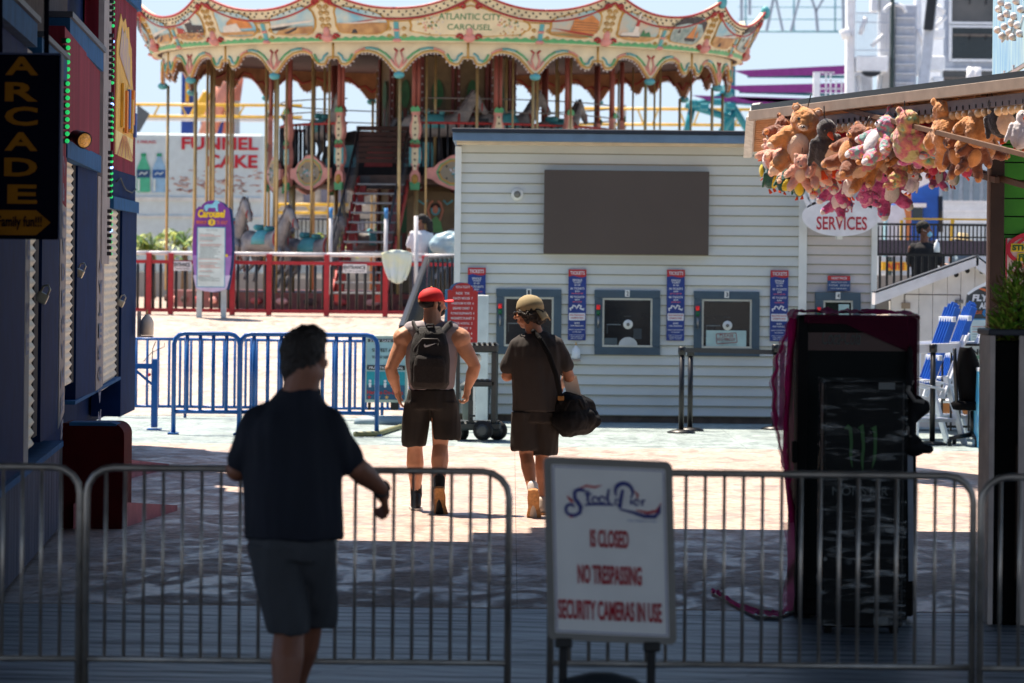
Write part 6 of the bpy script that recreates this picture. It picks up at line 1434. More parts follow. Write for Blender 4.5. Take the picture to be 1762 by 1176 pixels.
mb = MB(); mb.add([awp(-.012, -.02, .06), awp(.02, -.02, .06), awp(.03, 1.02, .06), awp(-.002, 1.02, .06)]+[awp(-.012, -.02, -.1), awp(.02, -.02, -.1), awp(.03, 1.02, -.1), awp(-.002, 1.02, -.1)], [(0, 1, 2, 3), (7, 6, 5, 4), (0, 4, 5, 1), (1, 5, 6, 2), (2, 6, 7, 3), (3, 7, 4, 0)]); mb.build('end_fascia', m_lat, aw)
MB().bar(W(1448, 186, 34.6), W(1800, 276, 30.2), .035, .045, 0, .003).build('strut', P('strut_brown', (98, 70, 50), rough=.7, var=.2), aw)
MB().bar(W(1580, 266, 35), W(1800, 330, 31.8), .045, .055, 0, .003).build('strut', P('strut_dark', (70, 50, 38)), aw)
MB().bar(W(1560, 268, 36), W(1716, 310, 32.7), .045, .055, 0, .003).build('strut', P('strut_dark', (70, 50, 38)), aw)
mb = MB(); m2 = MB()
for i in range(40):
    u = .2+.8*i/40; p = awp(u, .07, .0)+Vector((0, -.05, -.2)); m2.obox(p+Vector((0, 0, .04)), (.07, .07, .035)); mb.ell(p+Vector((0, 0, -.017)), (.042, .042, .048), 0, 8)
for i in range(46):
    u = .15+.85*i/46; p = awp(u, .45, .0)+Vector((0, -.0, -.06)); mb.ell(p, (.036, .036, .042), 0, 8); m2.obox(p+Vector((0, 0, .05)), (.055, .055, .028))
mb.build('bulbs', P('bulb_amber', (226, 190, 140), rough=.15, coat=.8), aw)['kind'] = 'stuff'; m2.build('sockets', m_blk, aw)['kind'] = 'stuff'
for i, (u, v) in enumerate([(.012, -.02), (.06, -.02), (.1, -.03)]): pass
mb = MB(); a = TA+ax*.18+Vector((0, 0, .03)); mb.tube([a, a+Vector((.06, 0, .03))], .006, 0, 5); mb.tube([a+Vector((.02, 0, .0)), a+Vector((.1, 0, -.0)), a+Vector((.03, 0, .06))], .005, 0, 5); mb.build('hook', m_blk, aw)
# clear prize sign on the green siding
sg_ = thing('prize_rules_sign', 'white red-edged prize sign on the green siding, its right half out of frame', 'sign'); f = plane(1790, 465, Yg2-.05)
MB().pb(1730, 411, 1850, 520, Yg2-.045, .02).build('board', P('sign_offwhite', (214, 200, 204), rough=.5), sg_)
mb = MB(); f = plane(1790, 465, Yg2-.05); mb.stroke(arc(1796, 430, 62, 30, 140, 250, 12), 7, f, .008, 0); mb.stroke(arc(1790, 430, 42, 24, 190, 260, 8), 5, f, .008, 0); mb.rect(1730, 411, 1732.5, 508, f, .006, 0); mb.build('red_border', P('sign_crimson', (186, 34, 66)), sg_)
mb = MB()
for a in (420, 436): mb.rect(1739 if a == 420 else 1750, a, 1800, a+14, f, .012, 1)
mb.text('STICK FUN', 1741, 422, 1812, 432, f, .016, 0, .05); mb.text('FEVER', 1752, 438, 1796, 448, f, .016, 0, .05); mb.build('headline', [P('hl_green', (30, 90, 50)), P('hl_yellow', (214, 196, 40))], sg_)
mb = MB()
mb.text('2-3 RINGS', 1746, 454, 1800, 462, f, .01, 0, .02); mb.text('Wins LARGE', 1734, 466, 1806, 474, f, .01, 0, .03); mb.rect(1737, 477, 1840, 478.6, f, .008, 1)
mb.text('4 or more', 1734, 483, 1790, 491, f, .01, 0, .02); mb.text('Wins CHOICE', 1735, 494, 1812, 502, f, .01, 0, .03); mb.rect(1737, 503.5, 1840, 505, f, .008, 1); mb.text('3 RINGS $5', 1734, 508, 1800, 517, f, .01, 0, .02)
mb.build('lettering', [P('rules_red', (196, 40, 46)), m_blk], sg_)
# bulb sign on top of the booth
bsn = thing('bulb_sign', 'pale blue streaked sign edge with a cluster of large round bulbs, top right corner', 'sign')
Yn2 = 35.0; mb = MB(); A, B, C_, D = W(1709, -30, Yn2+1.2), W(1707, 140, Yn2+1.2), W(1790, 92, Yn2-1), W(1790, -60, Yn2-1)
mb.add([A, B, C_, D]+[p+Vector((.1, .3, 0)) for p in (A, B, C_, D)], [(0, 1, 2, 3), (7, 6, 5, 4), (0, 4, 5, 1), (1, 5, 6, 2), (2, 6, 7, 3), (3, 7, 4, 0)])
mb.build('panel', P('bs_streak', (190, 222, 226), col2=srgb((110, 170, 216)), scale=6, stretch=(3, 3, .3), rough=.4), bsn)
rr = random.Random(11); mb = MB(); m2 = MB()
for x, y in ((1722, 4), (1734, 10), (1748, 2), (1756, 16), (1722, 30), (1732, 24), (1744, 28), (1716, 52), (1728, 46), (1740, 40), (1736, 56), (1750, 44), (1724, 62), (1742, 64), (1718, 16), (1754, 58)):
    p = W(x, y, Yn2-.35-(x-1716)*.02); mb.ell(p, (.036, .036, .036), 0, 10); m2.bar(p+Vector((.0, .03, 0)), p+Vector((.06, .3, 0)), .035, .035)
mb.build('bulbs', P('bs_bulb', (236, 236, 232), rough=.1, coat=.8), bsn); m2.build('sockets', P('bs_socket', (110, 66, 50)), bsn)
mb = MB()
for i in range(4): mb.bar(W(1724+i*9, 72-i*3, Yn2-.4), W(1734+i*9, 58-i*10, Yn2-.5), .02, .02)
mb.bar(W(1700, 152, Yn2-1), W(1790, 96, Yn2-1.5), .03, .03); mb.bar(W(1728, 136, Yn2-1), W(1728, 122, Yn2-1), .02, .02); mb.bar(W(1744, 124, Yn2-1), W(1744, 112, Yn2-1), .02, .02); mb.build('bracket', m_wst, bsn)

# planter with evergreen shrub
pt_ = thing('tall_planter', 'tall black and white square planter box at the booth corner', 'planter'); Yp2 = G(1730, 1075).y
c = W(1732, 700, Yp2); mb = MB(); k = Yp2/F; zt = W(1732, 578, Yp2).z
x0, x1 = W(1702, 700, Yp2).x, W(1752, 700, Yp2).x
mb.box(x0+.03, x1+.12, Yp2, Yp2+.42, 0, zt-.03, 0, .01); mb.build('body', P('planter_black', (9, 9, 10), rough=.8, spec=.1), pt_)
m_pw2 = P('planter_panel', (206, 188, 180), rough=.6, var=.15)
mb = MB(); mb.box(x0-.0, x0+.028, Yp2-.02, Yp2+.44, 0, zt-.001); mb.build('side_panel', m_pw2, pt_); mb = MB(); mb.box(x1-.0, x1+.22, Yp2-.03, Yp2-.004, 0, zt); mb.build('side_panel', m_pw2, pt_)
mb = MB(); mb.box(x0-.012, x1+.22, Yp2-.035, Yp2+.46, zt+.001, zt+.035, 0, .006); mb.build('rim', P('planter_rim', (54, 56, 66), rough=.6), pt_)
MB().box(x0+.18, x1-.01, Yp2-.008, Yp2-.001, .25, 1.0).build('front_inset', P('inset_brown', (60, 36, 14), rough=.6), pt_)
rr = random.Random(5); shb = thing('evergreen_shrub', 'bushy bright green evergreen shrub growing out of the tall planter', 'shrub'); mb = MB()
for (px, py, rx, rz, n) in ((1756, 548, .16, .30, 900), (1742, 566, .13, .10, 320), (1727, 572, .07, .07, 170), (1768, 530, .14, .26, 600), (1750, 520, .07, .1, 200)):
    c = W(px, py, Yp2+.2)
    for i in range(n):
        d = Vector((rr.gauss(0, 1), rr.gauss(0, 1), rr.gauss(0, 1))).normalized()*rr.uniform(.55, 1.05); p = c+Vector((d.x*rx, d.y*.16, d.z*rz)); dd = (d+Vector((rr.uniform(-.5, .5), rr.uniform(-.5, .5), rr.uniform(.1, .9)))).normalized(); s_ = dd.cross(Vector((rr.random(), rr.random(), rr.random()))).normalized()*.009
        L = rr.uniform(.025, .05); mb.add([p-s_, p+s_, p+dd*L+s_*.3, p+dd*L-s_*.3], [(0, 1, 2, 3)], rr.choice([0, 0, 1, 2]))
mb.build('foliage', [P('ever_green', (112, 160, 44), rough=.6), P('ever_light', (190, 214, 84), rough=.6), P('ever_brown', (116, 96, 50), rough=.7)], shb)
MB().tube([W(1752, 580, Yp2+.2), W(1756, 520, Yp2+.2)], .015).build('stem', m_post, shb)

# ================================================================== PLUSH TOYS
def fur(name, c1, c2=None, sc=9): return P(name, c1, rough=.95, col2=srgb(c2) if c2 else None, scale=sc, bump=.6, bscale=90, sheen=.5)
FU = {'tan': fur('fur_tan', (218, 150, 84), (180, 114, 58), 14), 'rust': fur('fur_rust', (150, 84, 48), (104, 56, 32), 16), 'cream': fur('fur_cream', (236, 206, 176), (222, 184, 150)),
      'char': fur('fur_charcoal', (52, 48, 50), (34, 32, 34)), 'pink': fur('fur_hot_pink', (206, 34, 84), (170, 24, 70)), 'tie': fur('fur_tie_dye', (226, 120, 140), (90, 176, 176), 4.5),
      'tie2': fur('fur_tie_dye_pink', (214, 70, 130), (150, 110, 180), 5), 'tie3': fur('fur_tie_dye_lime', (200, 196, 120), (226, 130, 150), 5), 'white': fur('fur_white', (220, 214, 216)), 'green': fur('fur_green', (30, 110, 70), (20, 60, 90), 10), 'yel': fur('fur_yellow', (226, 206, 50)), 'peach': fur('fur_peach', (232, 176, 150), (222, 150, 130))}
def tiedye(name, cols, sc):
    m = P(name, cols[0], rough=.95, sheen=.5, bump=.6, bscale=90, scale=sc, detail=2.0); r = [n for n in m.node_tree.nodes if n.type == 'VALTORGB'][0].color_ramp
    r.elements[0].position = .32; r.elements[1].position = .68
    for i, c in enumerate(cols):
        if i == 0: r.elements[0].color = (*srgb(c), 1)
        elif i == len(cols)-1: r.elements[-1].color = (*srgb(c), 1)
        else: e = r.elements.new(.32+.36*i/(len(cols)-1)); e.color = (*srgb(c), 1)
    return m
FU['tie'] = tiedye('fur_rainbow', [(50, 140, 170), (226, 180, 100), (216, 90, 140), (110, 180, 170), (220, 110, 150), (60, 160, 170)], 8)
FU['tie2'] = tiedye('fur_magenta_dye', [(90, 120, 180), (190, 60, 130), (210, 100, 160), (170, 60, 130), (220, 160, 180)], 9)
FU['tie3'] = tiedye('fur_pastel_dye', [(90, 160, 140), (196, 180, 110), (206, 140, 112), (190, 100, 120), (180, 176, 120)], 8)
m_eye = P('plush_eye', (12, 10, 12), rough=.1, coat=1); m_org = P('plush_orange', (222, 84, 34), rough=.8)
PROTO = {}
def plush_bear(col, belly='cream', ears='round', rumple=1.0):
    root = thing('plush_bear', '', 'plush toy', 'plush toys hanging under the awning')
    b = MB(); b.ell((0, 0, -.16), (.118, .10, .145)); b.ell((0, -.01, 0.0), (.092, .085, .085)); b.ell((0, -.075, -.02), (.042, .04, .034))
    for s in (-1, 1):
        b.cap((s*.07, -.02, -.10), (s*.15, -.05, -.18), .048, .042); b.cap((s*.055, -.05, -.25), (s*.10, -.10, -.31), .055, .05); b.ell((s*.068, 0, .07), (.03, .018, .032))
        if ears == 'long': b.cap((s*.05, 0, .06), (s*.09, .0, .17), .026, .02)
    o = b.build('plush_body', FU[col], root); fuse(o, .010, 3, .5, lambda co, no: .008*noise.noise(co*30)+.006*noise.noise(co*80))
    b = MB(); b.ell((0, -.078, -.17), (.068, .034, .10)); b.ell((0, -.102, -.025), (.03, .016, .022))
    for s in (-1, 1): b.ell((s*.11, -.135, -.335), (.034, .018, .034)); b.ell((s*.165, -.07, -.195), (.026, .026, .026)); b.ell((s*.068, -.014, .07), (.018, .01, .02))
    each(b, 'light_patch', FU[belly], root)
    b = MB()
    for s in (-1, 1): b.ell((s*.034, -.076, .018), (.013, .009, .013))
    b.ell((0, -.116, -.015), (.012, .008, .009)); b.build('eyes_and_nose', m_eye, root)
    b = MB(); b.tube([(0, .02, .07), (0, .02, .17)], .004, 0, 5); b.build('hanging_loop', m_blk, root)
    return root
def plush_bird(col, belly='cream'):
    root = thing('plush_bird', '', 'plush toy', 'plush toys hanging under the awning')
    b = MB(); b.ell((0, 0, -.15), (.10, .085, .15)); b.ell((0, -.01, .01), (.068, .066, .075))
    for s in (-1, 1): b.cap((s*.085, .01, -.08), (s*.12, .02, -.24), .03, .018)
    o = b.build('plush_body', FU[col], root); fuse(o, .010, 3, .5, lambda co, no: .004*noise.noise(co*38))
    b = MB(); b.ell((.02, -.05, -.18), (.072, .05, .11)); b.build('light_patches', FU[belly], root)
    b = MB(); b.cap((0, -.06, .0), (0, -.12, -.02), .022, .008)
    for s in (-1, 1):
        for j in (-1, 0, 1): b.cap((s*.04, -.02, -.3), (s*.04+j*.016, -.05, -.335), .012, .009)
    b.build('beak_and_feet', m_org, root)
    b = MB()
    for s in (-1, 1): b.ell((s*.03, -.06, .03), (.01, .007, .01))
    b.build('eyes', m_eye, root); MB().tube([(0, .02, .08), (0, .02, .17)], .004, 0, 5).build('hanging_loop', m_blk, root)
    return root
for key, fnc, args in (('tan', plush_bear, ('tan',)), ('rust', plush_bear, ('rust', 'tan')), ('tie', plush_bear, ('tie', 'white', 'long')), ('tie2', plush_bear, ('tie2', 'white')), ('tie3', plush_bear, ('tie3', 'tie3')),
                       ('char', plush_bird, ('char', 'cream')), ('pink', plush_bird, ('pink', 'pink')), ('green', plush_bird, ('green', 'yel')), ('white', plush_bird, ('white', 'white')), ('peach', plush_bear, ('peach', 'cream'))):
    PROTO[key] = [fnc(*args), False]
HR = random.Random(77)
def hang(key, px, py, hpx, label, Y=None, rz=0, rx=0, ry=0):       # px,py centre of the toy, hpx its height in photo pixels
    yb = 25.2-(px-1320)*.0062; Y = 35.2-(px-1320)*.0088+((Y-yb)*1.3 if Y else 0); s = (hpx*1.15*Y/F)/.47
    pr = PROTO[key]; o = pr[0] if not pr[1] else dup(pr[0]); pr[1] = True
    rx = rx or HR.uniform(-28, 28); ry = ry*1.6 or HR.uniform(-24, 24); rz = rz+HR.choice([-1, 1])*HR.uniform(5, 35)
    c = W(px, py, Y); rot = Matrix.Rotation(R(rz), 3, 'Z') @ Matrix.Rotation(R(ry), 3, 'Y') @ Matrix.Rotation(R(rx), 3, 'X')
    o.rotation_euler = rot.to_euler(); o.scale = (s*HR.uniform(.95, 1.12), s*HR.uniform(.95, 1.1), s*HR.uniform(.86, 1.1)); o.location = c-rot @ Vector((0, 0, -.14))*s; o['label'] = label
H = hang
H('tan', 1376, 244, 116, 'largest tan plush at the left end, pale belly turned outward', rz=-15, ry=8); H('char', 1422, 254, 98, 'charcoal penguin plush with a cream belly, second from the left', rz=25, ry=-8)
H('rust', 1345, 240, 86, 'rust brown plush tucked behind the big tan one', Y=25.6, rz=40); H('rust', 1470, 262, 92, 'shaggy rust monkey plush between the penguin and the tie-dye cat', rz=-50, ry=12)
H('pink', 1455, 258, 82, 'hot pink bird plush peeking behind the rust monkey', Y=25.4, rz=10); H('tie', 1514, 246, 92, 'rainbow tie-dye plush seen from the side, left of the rounder one', rz=-35)
H('tie3', 1562, 240, 94, 'round pastel tie-dye plush turned showing its back', rz=150, ry=-10); H('pink', 1592, 238, 100, 'bright crimson bird plush right of the pastel tie-dye one', Y=24.0, rz=60, ry=-14)
H('tan', 1632, 226, 104, 'big tan plush hanging with its back turned, right of the crimson bird', rz=170, ry=6); H('tan', 1688, 218, 92, 'golden tan plush with arms spread beside the dark penguin', rz=185, ry=-6)
H('char', 1724, 212, 92, 'charcoal penguin plush hanging by the corner post', rz=-40, ry=-12); H('white', 1756, 230, 76, 'white bird plush with a red cap at the right frame edge', Y=22.2, rz=20)
H('tan', 1492, 292, 74, 'tan plush with pale paws below the rust monkey', Y=24.5, rz=-60, ry=30); H('rust', 1646, 264, 62, 'small rust plush facing out beneath the strut', rz=-30); H('rust', 1680, 262, 72, 'rust plush with sparkly eyes below the golden tan one', rz=30, ry=12)
H('peach', 1350, 288, 62, 'peach plush low in the left bunch', rz=10); H('peach', 1378, 296, 62, 'peach plush beneath the biggest tan toy', rz=-25, Y=24.7); H('peach', 1404, 292, 56, 'peach plush between the tan belly toy and the penguin feet', rz=20); H('peach', 1330, 272, 60, 'peach plush at the extreme left of the bunch', rz=50)
H('green', 1326, 304, 52, 'green and yellow parrot plush at the lower left', rz=30); H('green', 1348, 316, 50, 'green parrot plush second from left along the bottom', rz=-10, Y=24.9); H('green', 1374, 318, 46, 'green and yellow parrot plush third along the bottom', rz=0, Y=24.8); H('white', 1322, 276, 48, 'white bird plush among the parrots on the left', rz=60)
H('green', 1400, 316, 40, 'small green parrot plush under the peach ones', rz=20, Y=24.8)
H('tie2', 1438, 308, 72, 'magenta tie-dye bear left of the lime one', rz=30, Y=25.2); H('tie3', 1474, 310, 62, 'lime tie-dye plush seen from behind in the bottom row', rz=170, Y=25.1); H('tie2', 1526, 322, 86, 'magenta tie-dye bear with spread legs in the bottom row', rz=10, Y=25.0)
H('tie2', 1446, 340, 58, 'lowest magenta tie-dye bear on the left over the oval sign', rz=-10, Y=25.3); H('tie', 1560, 298, 60, 'small rainbow tie-dye plush below the crimson bird', rz=10, Y=24.8)
H('tan', 1548, 282, 50, 'small tan plush head between the tie-dye toys', rz=-10, Y=24.6); H('rust', 1580, 284, 46, 'little rust plush left of the pink bird feet', rz=20, Y=24.6); H('pink', 1608, 282, 46, 'small pink bird plush above the magenta cat', rz=-20, Y=24.5)
H('tie2', 1612, 302, 50, 'small magenta plush with pale feet above the white balcony', rz=30, Y=24.9); H('white', 1640, 304, 44, 'little white plush bird beside the small magenta one', rz=30, Y=24.7); H('peach', 1515, 284, 48, 'peach plush squeezed under the rainbow one', rz=0, Y=24.6); H('white', 1530, 268, 50, 'white bird plush with orange feet in the middle bunch', rz=0, Y=24.8)

for i, (k_, x, y, h, lb) in enumerate([
    ('tie', 1420, 300, 70, 'rainbow plush wedged behind the peach ones'), ('pink', 1440, 284, 60, 'crimson bird plush under the penguin'), ('white', 1462, 322, 50, 'white plush between the two magenta bears'), ('white', 1404, 268, 66, 'white plush behind the penguin'),
    ('tie3', 1500, 270, 66, 'rainbow plush deep inside the bunch'), ('tie2', 1586, 262, 66, 'magenta plush deep behind the crimson bird'), ('tie3', 1548, 306, 54, 'pastel plush low in the middle of the bunch'), ('tie', 1610, 252, 66, 'rainbow plush in shadow behind the back-turned one'),
    ('tan', 1660, 240, 80, 'tan plush between the two big back-turned ones'), ('rust', 1700, 252, 64, 'rust plush against the corner post'), ('pink', 1662, 288, 44, 'small crimson bird plush low at the right'), ('tie2', 1490, 338, 46, 'small magenta plush hanging lowest in the middle'),
    ('peach', 1338, 256, 60, 'peach plush behind the leftmost rust one'), ('green', 1316, 290, 42, 'dark green parrot plush at the very left edge'), ('white', 1570, 318, 40, 'tiny white plush low beside the blue shed'), ('peach', 1470, 288, 54, 'peach plush under the shaggy rust monkey')]):
    H(k_, x, y, h, lb, Y=25.2-(x-1320)*.0062+.35, rz=i*47)

# ================================================================== WRAPPED DRINKS COOLERS
m_film = M('stretch_film', (.42, .42, .42), rough=.25, alpha=.5, var=.3, scale=5, bump=1.0, bscale=7)
def film_alpha(m):
    n = m.node_tree.nodes; l = m.node_tree.links; tc = n.new('ShaderNodeTexCoord'); mp = n.new('ShaderNodeMapping'); mp.inputs['Scale'].default_value = (3, 3, 17); mp.inputs['Rotation'].default_value = (0, R(7), 0)
    nz = n.new('ShaderNodeTexNoise'); nz.inputs['Scale'].default_value = 1.3; nz.inputs['Detail'].default_value = 5; nz.inputs['Distortion'].default_value = 1.4
    r = n.new('ShaderNodeValToRGB'); e = r.color_ramp.elements; e[0].position = .54; e[0].color = (.02, .02, .02, 1); e[1].position = .72; e[1].color = (.55, .55, .55, 1)
    l.new(tc.outputs['Object'], mp.inputs[0]); l.new(mp.outputs[0], nz.inputs['Vector']); l.new(nz.outputs[0], r.inputs[0]); l.new(r.outputs[0], n['Principled BSDF'].inputs['Alpha'])
film_alpha(m_film)
m_pfilm = P('pink_film', (236, 110, 165), rough=.7, alpha=.55, var=.25, scale=4, bump=.8, bscale=10, spec=.1)
m_pfilm2 = P('pink_film_dense', (196, 26, 104), rough=.75, alpha=.9, var=.25, scale=5, bump=.8, bscale=12, spec=.08)
m_ck = P('cooler_black', (9, 9, 11), rough=.6, var=.2, spec=.15)
ck = thing('display_cooler', 'tall black glass-door drinks cooler topped with pink plastic', 'cooler'); Yc1 = G(1470, 1068).y
W0 = lambda px: W(px, 800, Yc1).x; zc = W(1472, 545, Yc1).z
xa, xb = W0(1371), W0(1576)
MB().box(xa, xb, Yc1+.05, Yc1+.62, .02, zc, 0, .012).build('body', m_ck, ck)
mb = MB(); t = .055
for q in ((xa, xa+t, .12, zc-.01), (xb-t, xb, .12, zc-.01), (xa+t, xb-t, zc-.09, zc-.01), (xa+t, xb-t, .12, .19)): mb.box(q[0], q[1], Yc1-.02, Yc1+.048, q[2], q[3], 0, .005)
d_ = mb.build('door', m_ck, ck); MB().box(xa+t, xb-t, Yc1+.0, Yc1+.04, .19, zc-.09).build('glass', P('cooler_glass', (12, 18, 20), rough=.5, spec=.12), d_)
mb = MB(); mb.box(xa-.028, xa-.001, Yc1-.03, Yc1+.03, .88, 1.0, 0, .005); mb.build('handle', m_ck, d_)
for x in (xa+.03, xb-.09): MB().box(x, x+.06, Yc1+.1, Yc1+.5, 0, .02).build('foot', m_ck, ck)
f = plane(1472, 700, Yc1-.02)
mb = MB(); mb.rect(1386, 560, 1560, 604, f, -.03+.012, 0); mb.build('header_panel', P('header_maroon', (54, 14, 20), rough=.3), ck)
mb = MB(); mb.text('Coca-Cola', 1414, 568, 1480, 594, f, -.012, 0, .0, .3); mb.build('header_lettering', P('header_grey', (60, 70, 70)), ck)
# energy drink cooler in front
ec = thing('energy_drink_cooler', 'shorter black cooler in clear stretch film with a green three-stroke claw mark', 'cooler'); Yc2 = G(1484, 1090).y
xe0, xe1 = W(1416, 800, Yc2).x, W(1556, 800, Yc2).x; ze = W(1484, 657, Yc2).z
MB().box(xe0, xe1, Yc2, Yc2+.16, .03, ze, 0, .012).build('body', m_ck, ec)
for x in (xe0+.02, xe1-.06): MB().box(x, x+.04, Yc2+.02, Yc2+.14, 0, .03).build('foot', m_ck, ec)
f = plane(1484, 850, Yc2)
mb = MB()
for i, (x, pts) in enumerate([(1458, [(0, 735), (4, 738), (6, 760), (5, 785), (8, 805)]), (1481, [(0, 733), (2, 745), (4, 770), (2, 790), (3, 815)]), (1503, [(0, 735), (2, 748), (2, 770), (1, 790), (-3, 806)])]):
    mb.stroke([(x-6, 738)]+[(x+a, b) for a, b in pts], [2, 9, 6, 5, 5, 1], f, .006)
mb.build('claw_mark', P('claw_green', (36, 92, 30), rough=.5), ec)
mb = MB(); mb.text('MONSTER', 1432, 838, 1528, 853, f, .006, 0, .0); mb.build('lettering', P('claw_white', (88, 92, 92)), ec)
mb = MB(); mb.rect(1510, 658, 1538, 670, f, .006, 0); mb.rect(1505, 1062, 1530, 1074, f, .006, 0); mb.rect(1418, 960, 1424, 966, f, .006, 0); mb.build('shipping_label', P('label_grey', (110, 112, 112)), ec)
# film sheet with wrinkles round the smaller cooler
mb = MB(); vs = []; nu, nv = 44, 60; rr = random.Random(4)
def wrap_pt(i, j):
    u = i/nu; z = .04+(ze-.02)*j/nv; per = [(xe0-.015, Yc2+.17), (xe0-.015, Yc2-.014), (xe1+.015, Yc2-.014), (xe1+.015, Yc2+.17)]; seg = [.17, xe1-xe0, .17]; tot = sum(seg); d = u*tot
    for s_, a, b in zip(seg, per, per[1:]):
        if d <= s_ or s_ is seg[-1] and b is per[-1]: t_ = min(1, d/s_); break
        d -= s_
    x, y = a[0]+(b[0]-a[0])*t_, a[1]+(b[1]-a[1])*t_
    n_ = .007*noise.noise(Vector((x*3, z*26+x*5, 1)))+.004*noise.noise(Vector((x*9, z*60, 4)))
    return Vector((x, y-abs(n_)-.002, z))
vs = [wrap_pt(i, j) for j in range(nv+1) for i in range(nu+1)]
mb.add(vs, [(j*(nu+1)+i, j*(nu+1)+i+1, (j+1)*(nu+1)+i+1, (j+1)*(nu+1)+i) for j in range(nv) for i in range(nu)], 0, True); mb.build('stretch_film', m_film, ec)
# things bound to the right side: strap loops, dark bundle
bd = thing('bound_bundle', 'dark padded bundle strapped to the right side of the coolers', 'bundle'); mb = MB()
for c, r in ((W(1580, 702, Yc1-.05), (.045, .05, .07)), (W(1592, 700, Yc1-.05), (.03, .04, .04)), (W(1572, 768, Yc1-.05), (.06, .06, .06)), (W(1592, 772, Yc1-.05), (.05, .05, .028)), (W(1568, 730, Yc1-.05), (.03, .05, .12)), (W(1566, 640, Yc1-.05), (.02, .04, .16))): mb.ell(c, r, 0, 14)
o = mb.build('padding', P('bundle_grey', (26, 25, 28), rough=.7, spec=.2), bd); fuse(o, .012, 3, .5, lambda co, no: .010*noise.noise(co*22))
mb = MB(); mb.tube([W(1570, 655, Yc1-.06), W(1562, 672, Yc1-.08), W(1574, 690, Yc1-.09), W(1590, 692, Yc1-.08)], .012); mb.tube([W(1572, 722, Yc1-.06), W(1562, 738, Yc1-.08), W(1568, 752, Yc1-.08)], .012); mb.build('strap', P('strap_grey', (130, 122, 116)), bd)
MB().bar(W(1566, 780, Yc1-.02), W(1568, 1000, Yc1-.02), .03, .02).build('foam_edge', P('foam_pale', (150, 156, 170)), bd)
# pink film: cap over the top, a hanging curtain on the left and a ribbon trailing over the floor
pk = thing('pink_plastic_wrap', 'torn pink plastic wrap over the tall cooler, trailing down its left side', 'plastic wrap')
def sheet(fn_, nu, nv, name, mat, parent):
    mb = MB(); vs = [fn_(i/nu, j/nv) for j in range(nv+1) for i in range(nu+1)]; mb.add(vs, [(j*(nu+1)+i, j*(nu+1)+i+1, (j+1)*(nu+1)+i+1, (j+1)*(nu+1)+i) for j in range(nv) for i in range(nu)], 0, True); return mb.build(name, mat, parent)
sheet(lambda u, v: Vector((xa-.02+(xb-xa+.04)*u, Yc1-.035+.66*v, zc+.012+.05*abs(noise.noise(Vector((u*9, v*5, 0))))-.03*(u < .02 or u > .98))), 30, 10, 'top_cap', m_pfilm2, pk)
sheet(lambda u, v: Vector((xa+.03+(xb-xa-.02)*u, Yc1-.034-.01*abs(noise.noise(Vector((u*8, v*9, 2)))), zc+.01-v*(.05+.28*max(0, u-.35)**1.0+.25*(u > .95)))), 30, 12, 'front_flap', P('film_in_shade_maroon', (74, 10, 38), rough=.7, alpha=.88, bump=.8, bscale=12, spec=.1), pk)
edge = [(548, 1358), (560, 1345), (580, 1352), (600, 1340), (625, 1330), (650, 1328), (690, 1328), (730, 1330), (770, 1338), (800, 1345), (830, 1352), (870, 1358), (900, 1364)]
def edge_x(y):
    for (a, xa_), (b, xb_) in zip(edge, edge[1:]):
        if y <= b: t_ = (y-a)/(b-a); return xa_+(xb_-xa_)*max(0, t_)
    return edge[-1][1]
def curtain(u, v):
    y = 548+352*v; xl = edge_x(y)+11*noise.noise(Vector((v*14, 0, 0)))+5*noise.noise(Vector((v*50, 3, 0))); x = xl+(1373-xl)*u; p = W(x, y, Yc1+.2); p.y += .05*math.sin(u*7+v*5)+.03*noise.noise(Vector((u*6, v*9, 7))); return p
sheet(curtain, 18, 60, 'side_curtain', m_pfilm, pk)
mb = MB(); pts = [W(x, y, Yc1+.16) for x, y in ((1366, 548), (1360, 600), (1356, 660), (1353, 720), (1352, 780), (1355, 830), (1362, 880), (1368, 940))]; mb.tube(pts, [.03, .018, .022, .014, .018, .014, .02, .01], 0, 8); mb.build('twisted_cord', m_pfilm2, pk)
sheet(lambda u, v: (lambda y: W(edge_x(y)+2+9*noise.noise(Vector((v*14, 0, 0)))+(4+6*abs(noise.noise(Vector((v*9, 5, 0)))))*u, y, Yc1+.17+.02*math.sin(v*20)))(550+330*v), 3, 50, 'gathered_edge', m_pfilm2, pk)
def tail(u, v): 
    y = 900+150*v; x = 1362+6*math.sin(v*5)+(16-8*v)*(u-.5)*2; p = W(x, y, Yc1+.1); p.y += .04*math.sin(v*9+u*3); p.z = max(.02, p.z); return p
sheet(tail, 5, 20, 'hanging_tail', m_pfilm, pk)
def ribbon(u, v):
    q = [(1372, 1046), (1340, 1062), (1300, 1060), (1262, 1042), (1236, 1026), (1224, 1022)]; t_ = v*(len(q)-1); i = min(int(t_), len(q)-2); fr = t_-i; x = q[i][0]+(q[i+1][0]-q[i][0])*fr; y = q[i][1]+(q[i+1][1]-q[i][1])*fr
    g = G(x, y+(u-.5)*9*(1-.3*v)); g.z = .012+.035*abs(noise.noise(Vector((v*14, u*3, 0)))); return g
rb_ = sheet(ribbon, 6, 40, 'plastic_ribbon', P('pink_strip_bright', (232, 40, 130), rough=.8, spec=.05), None); tag(rb_, 'loose strip of dark pink plastic curling across the shaded floor', 'plastic strip')

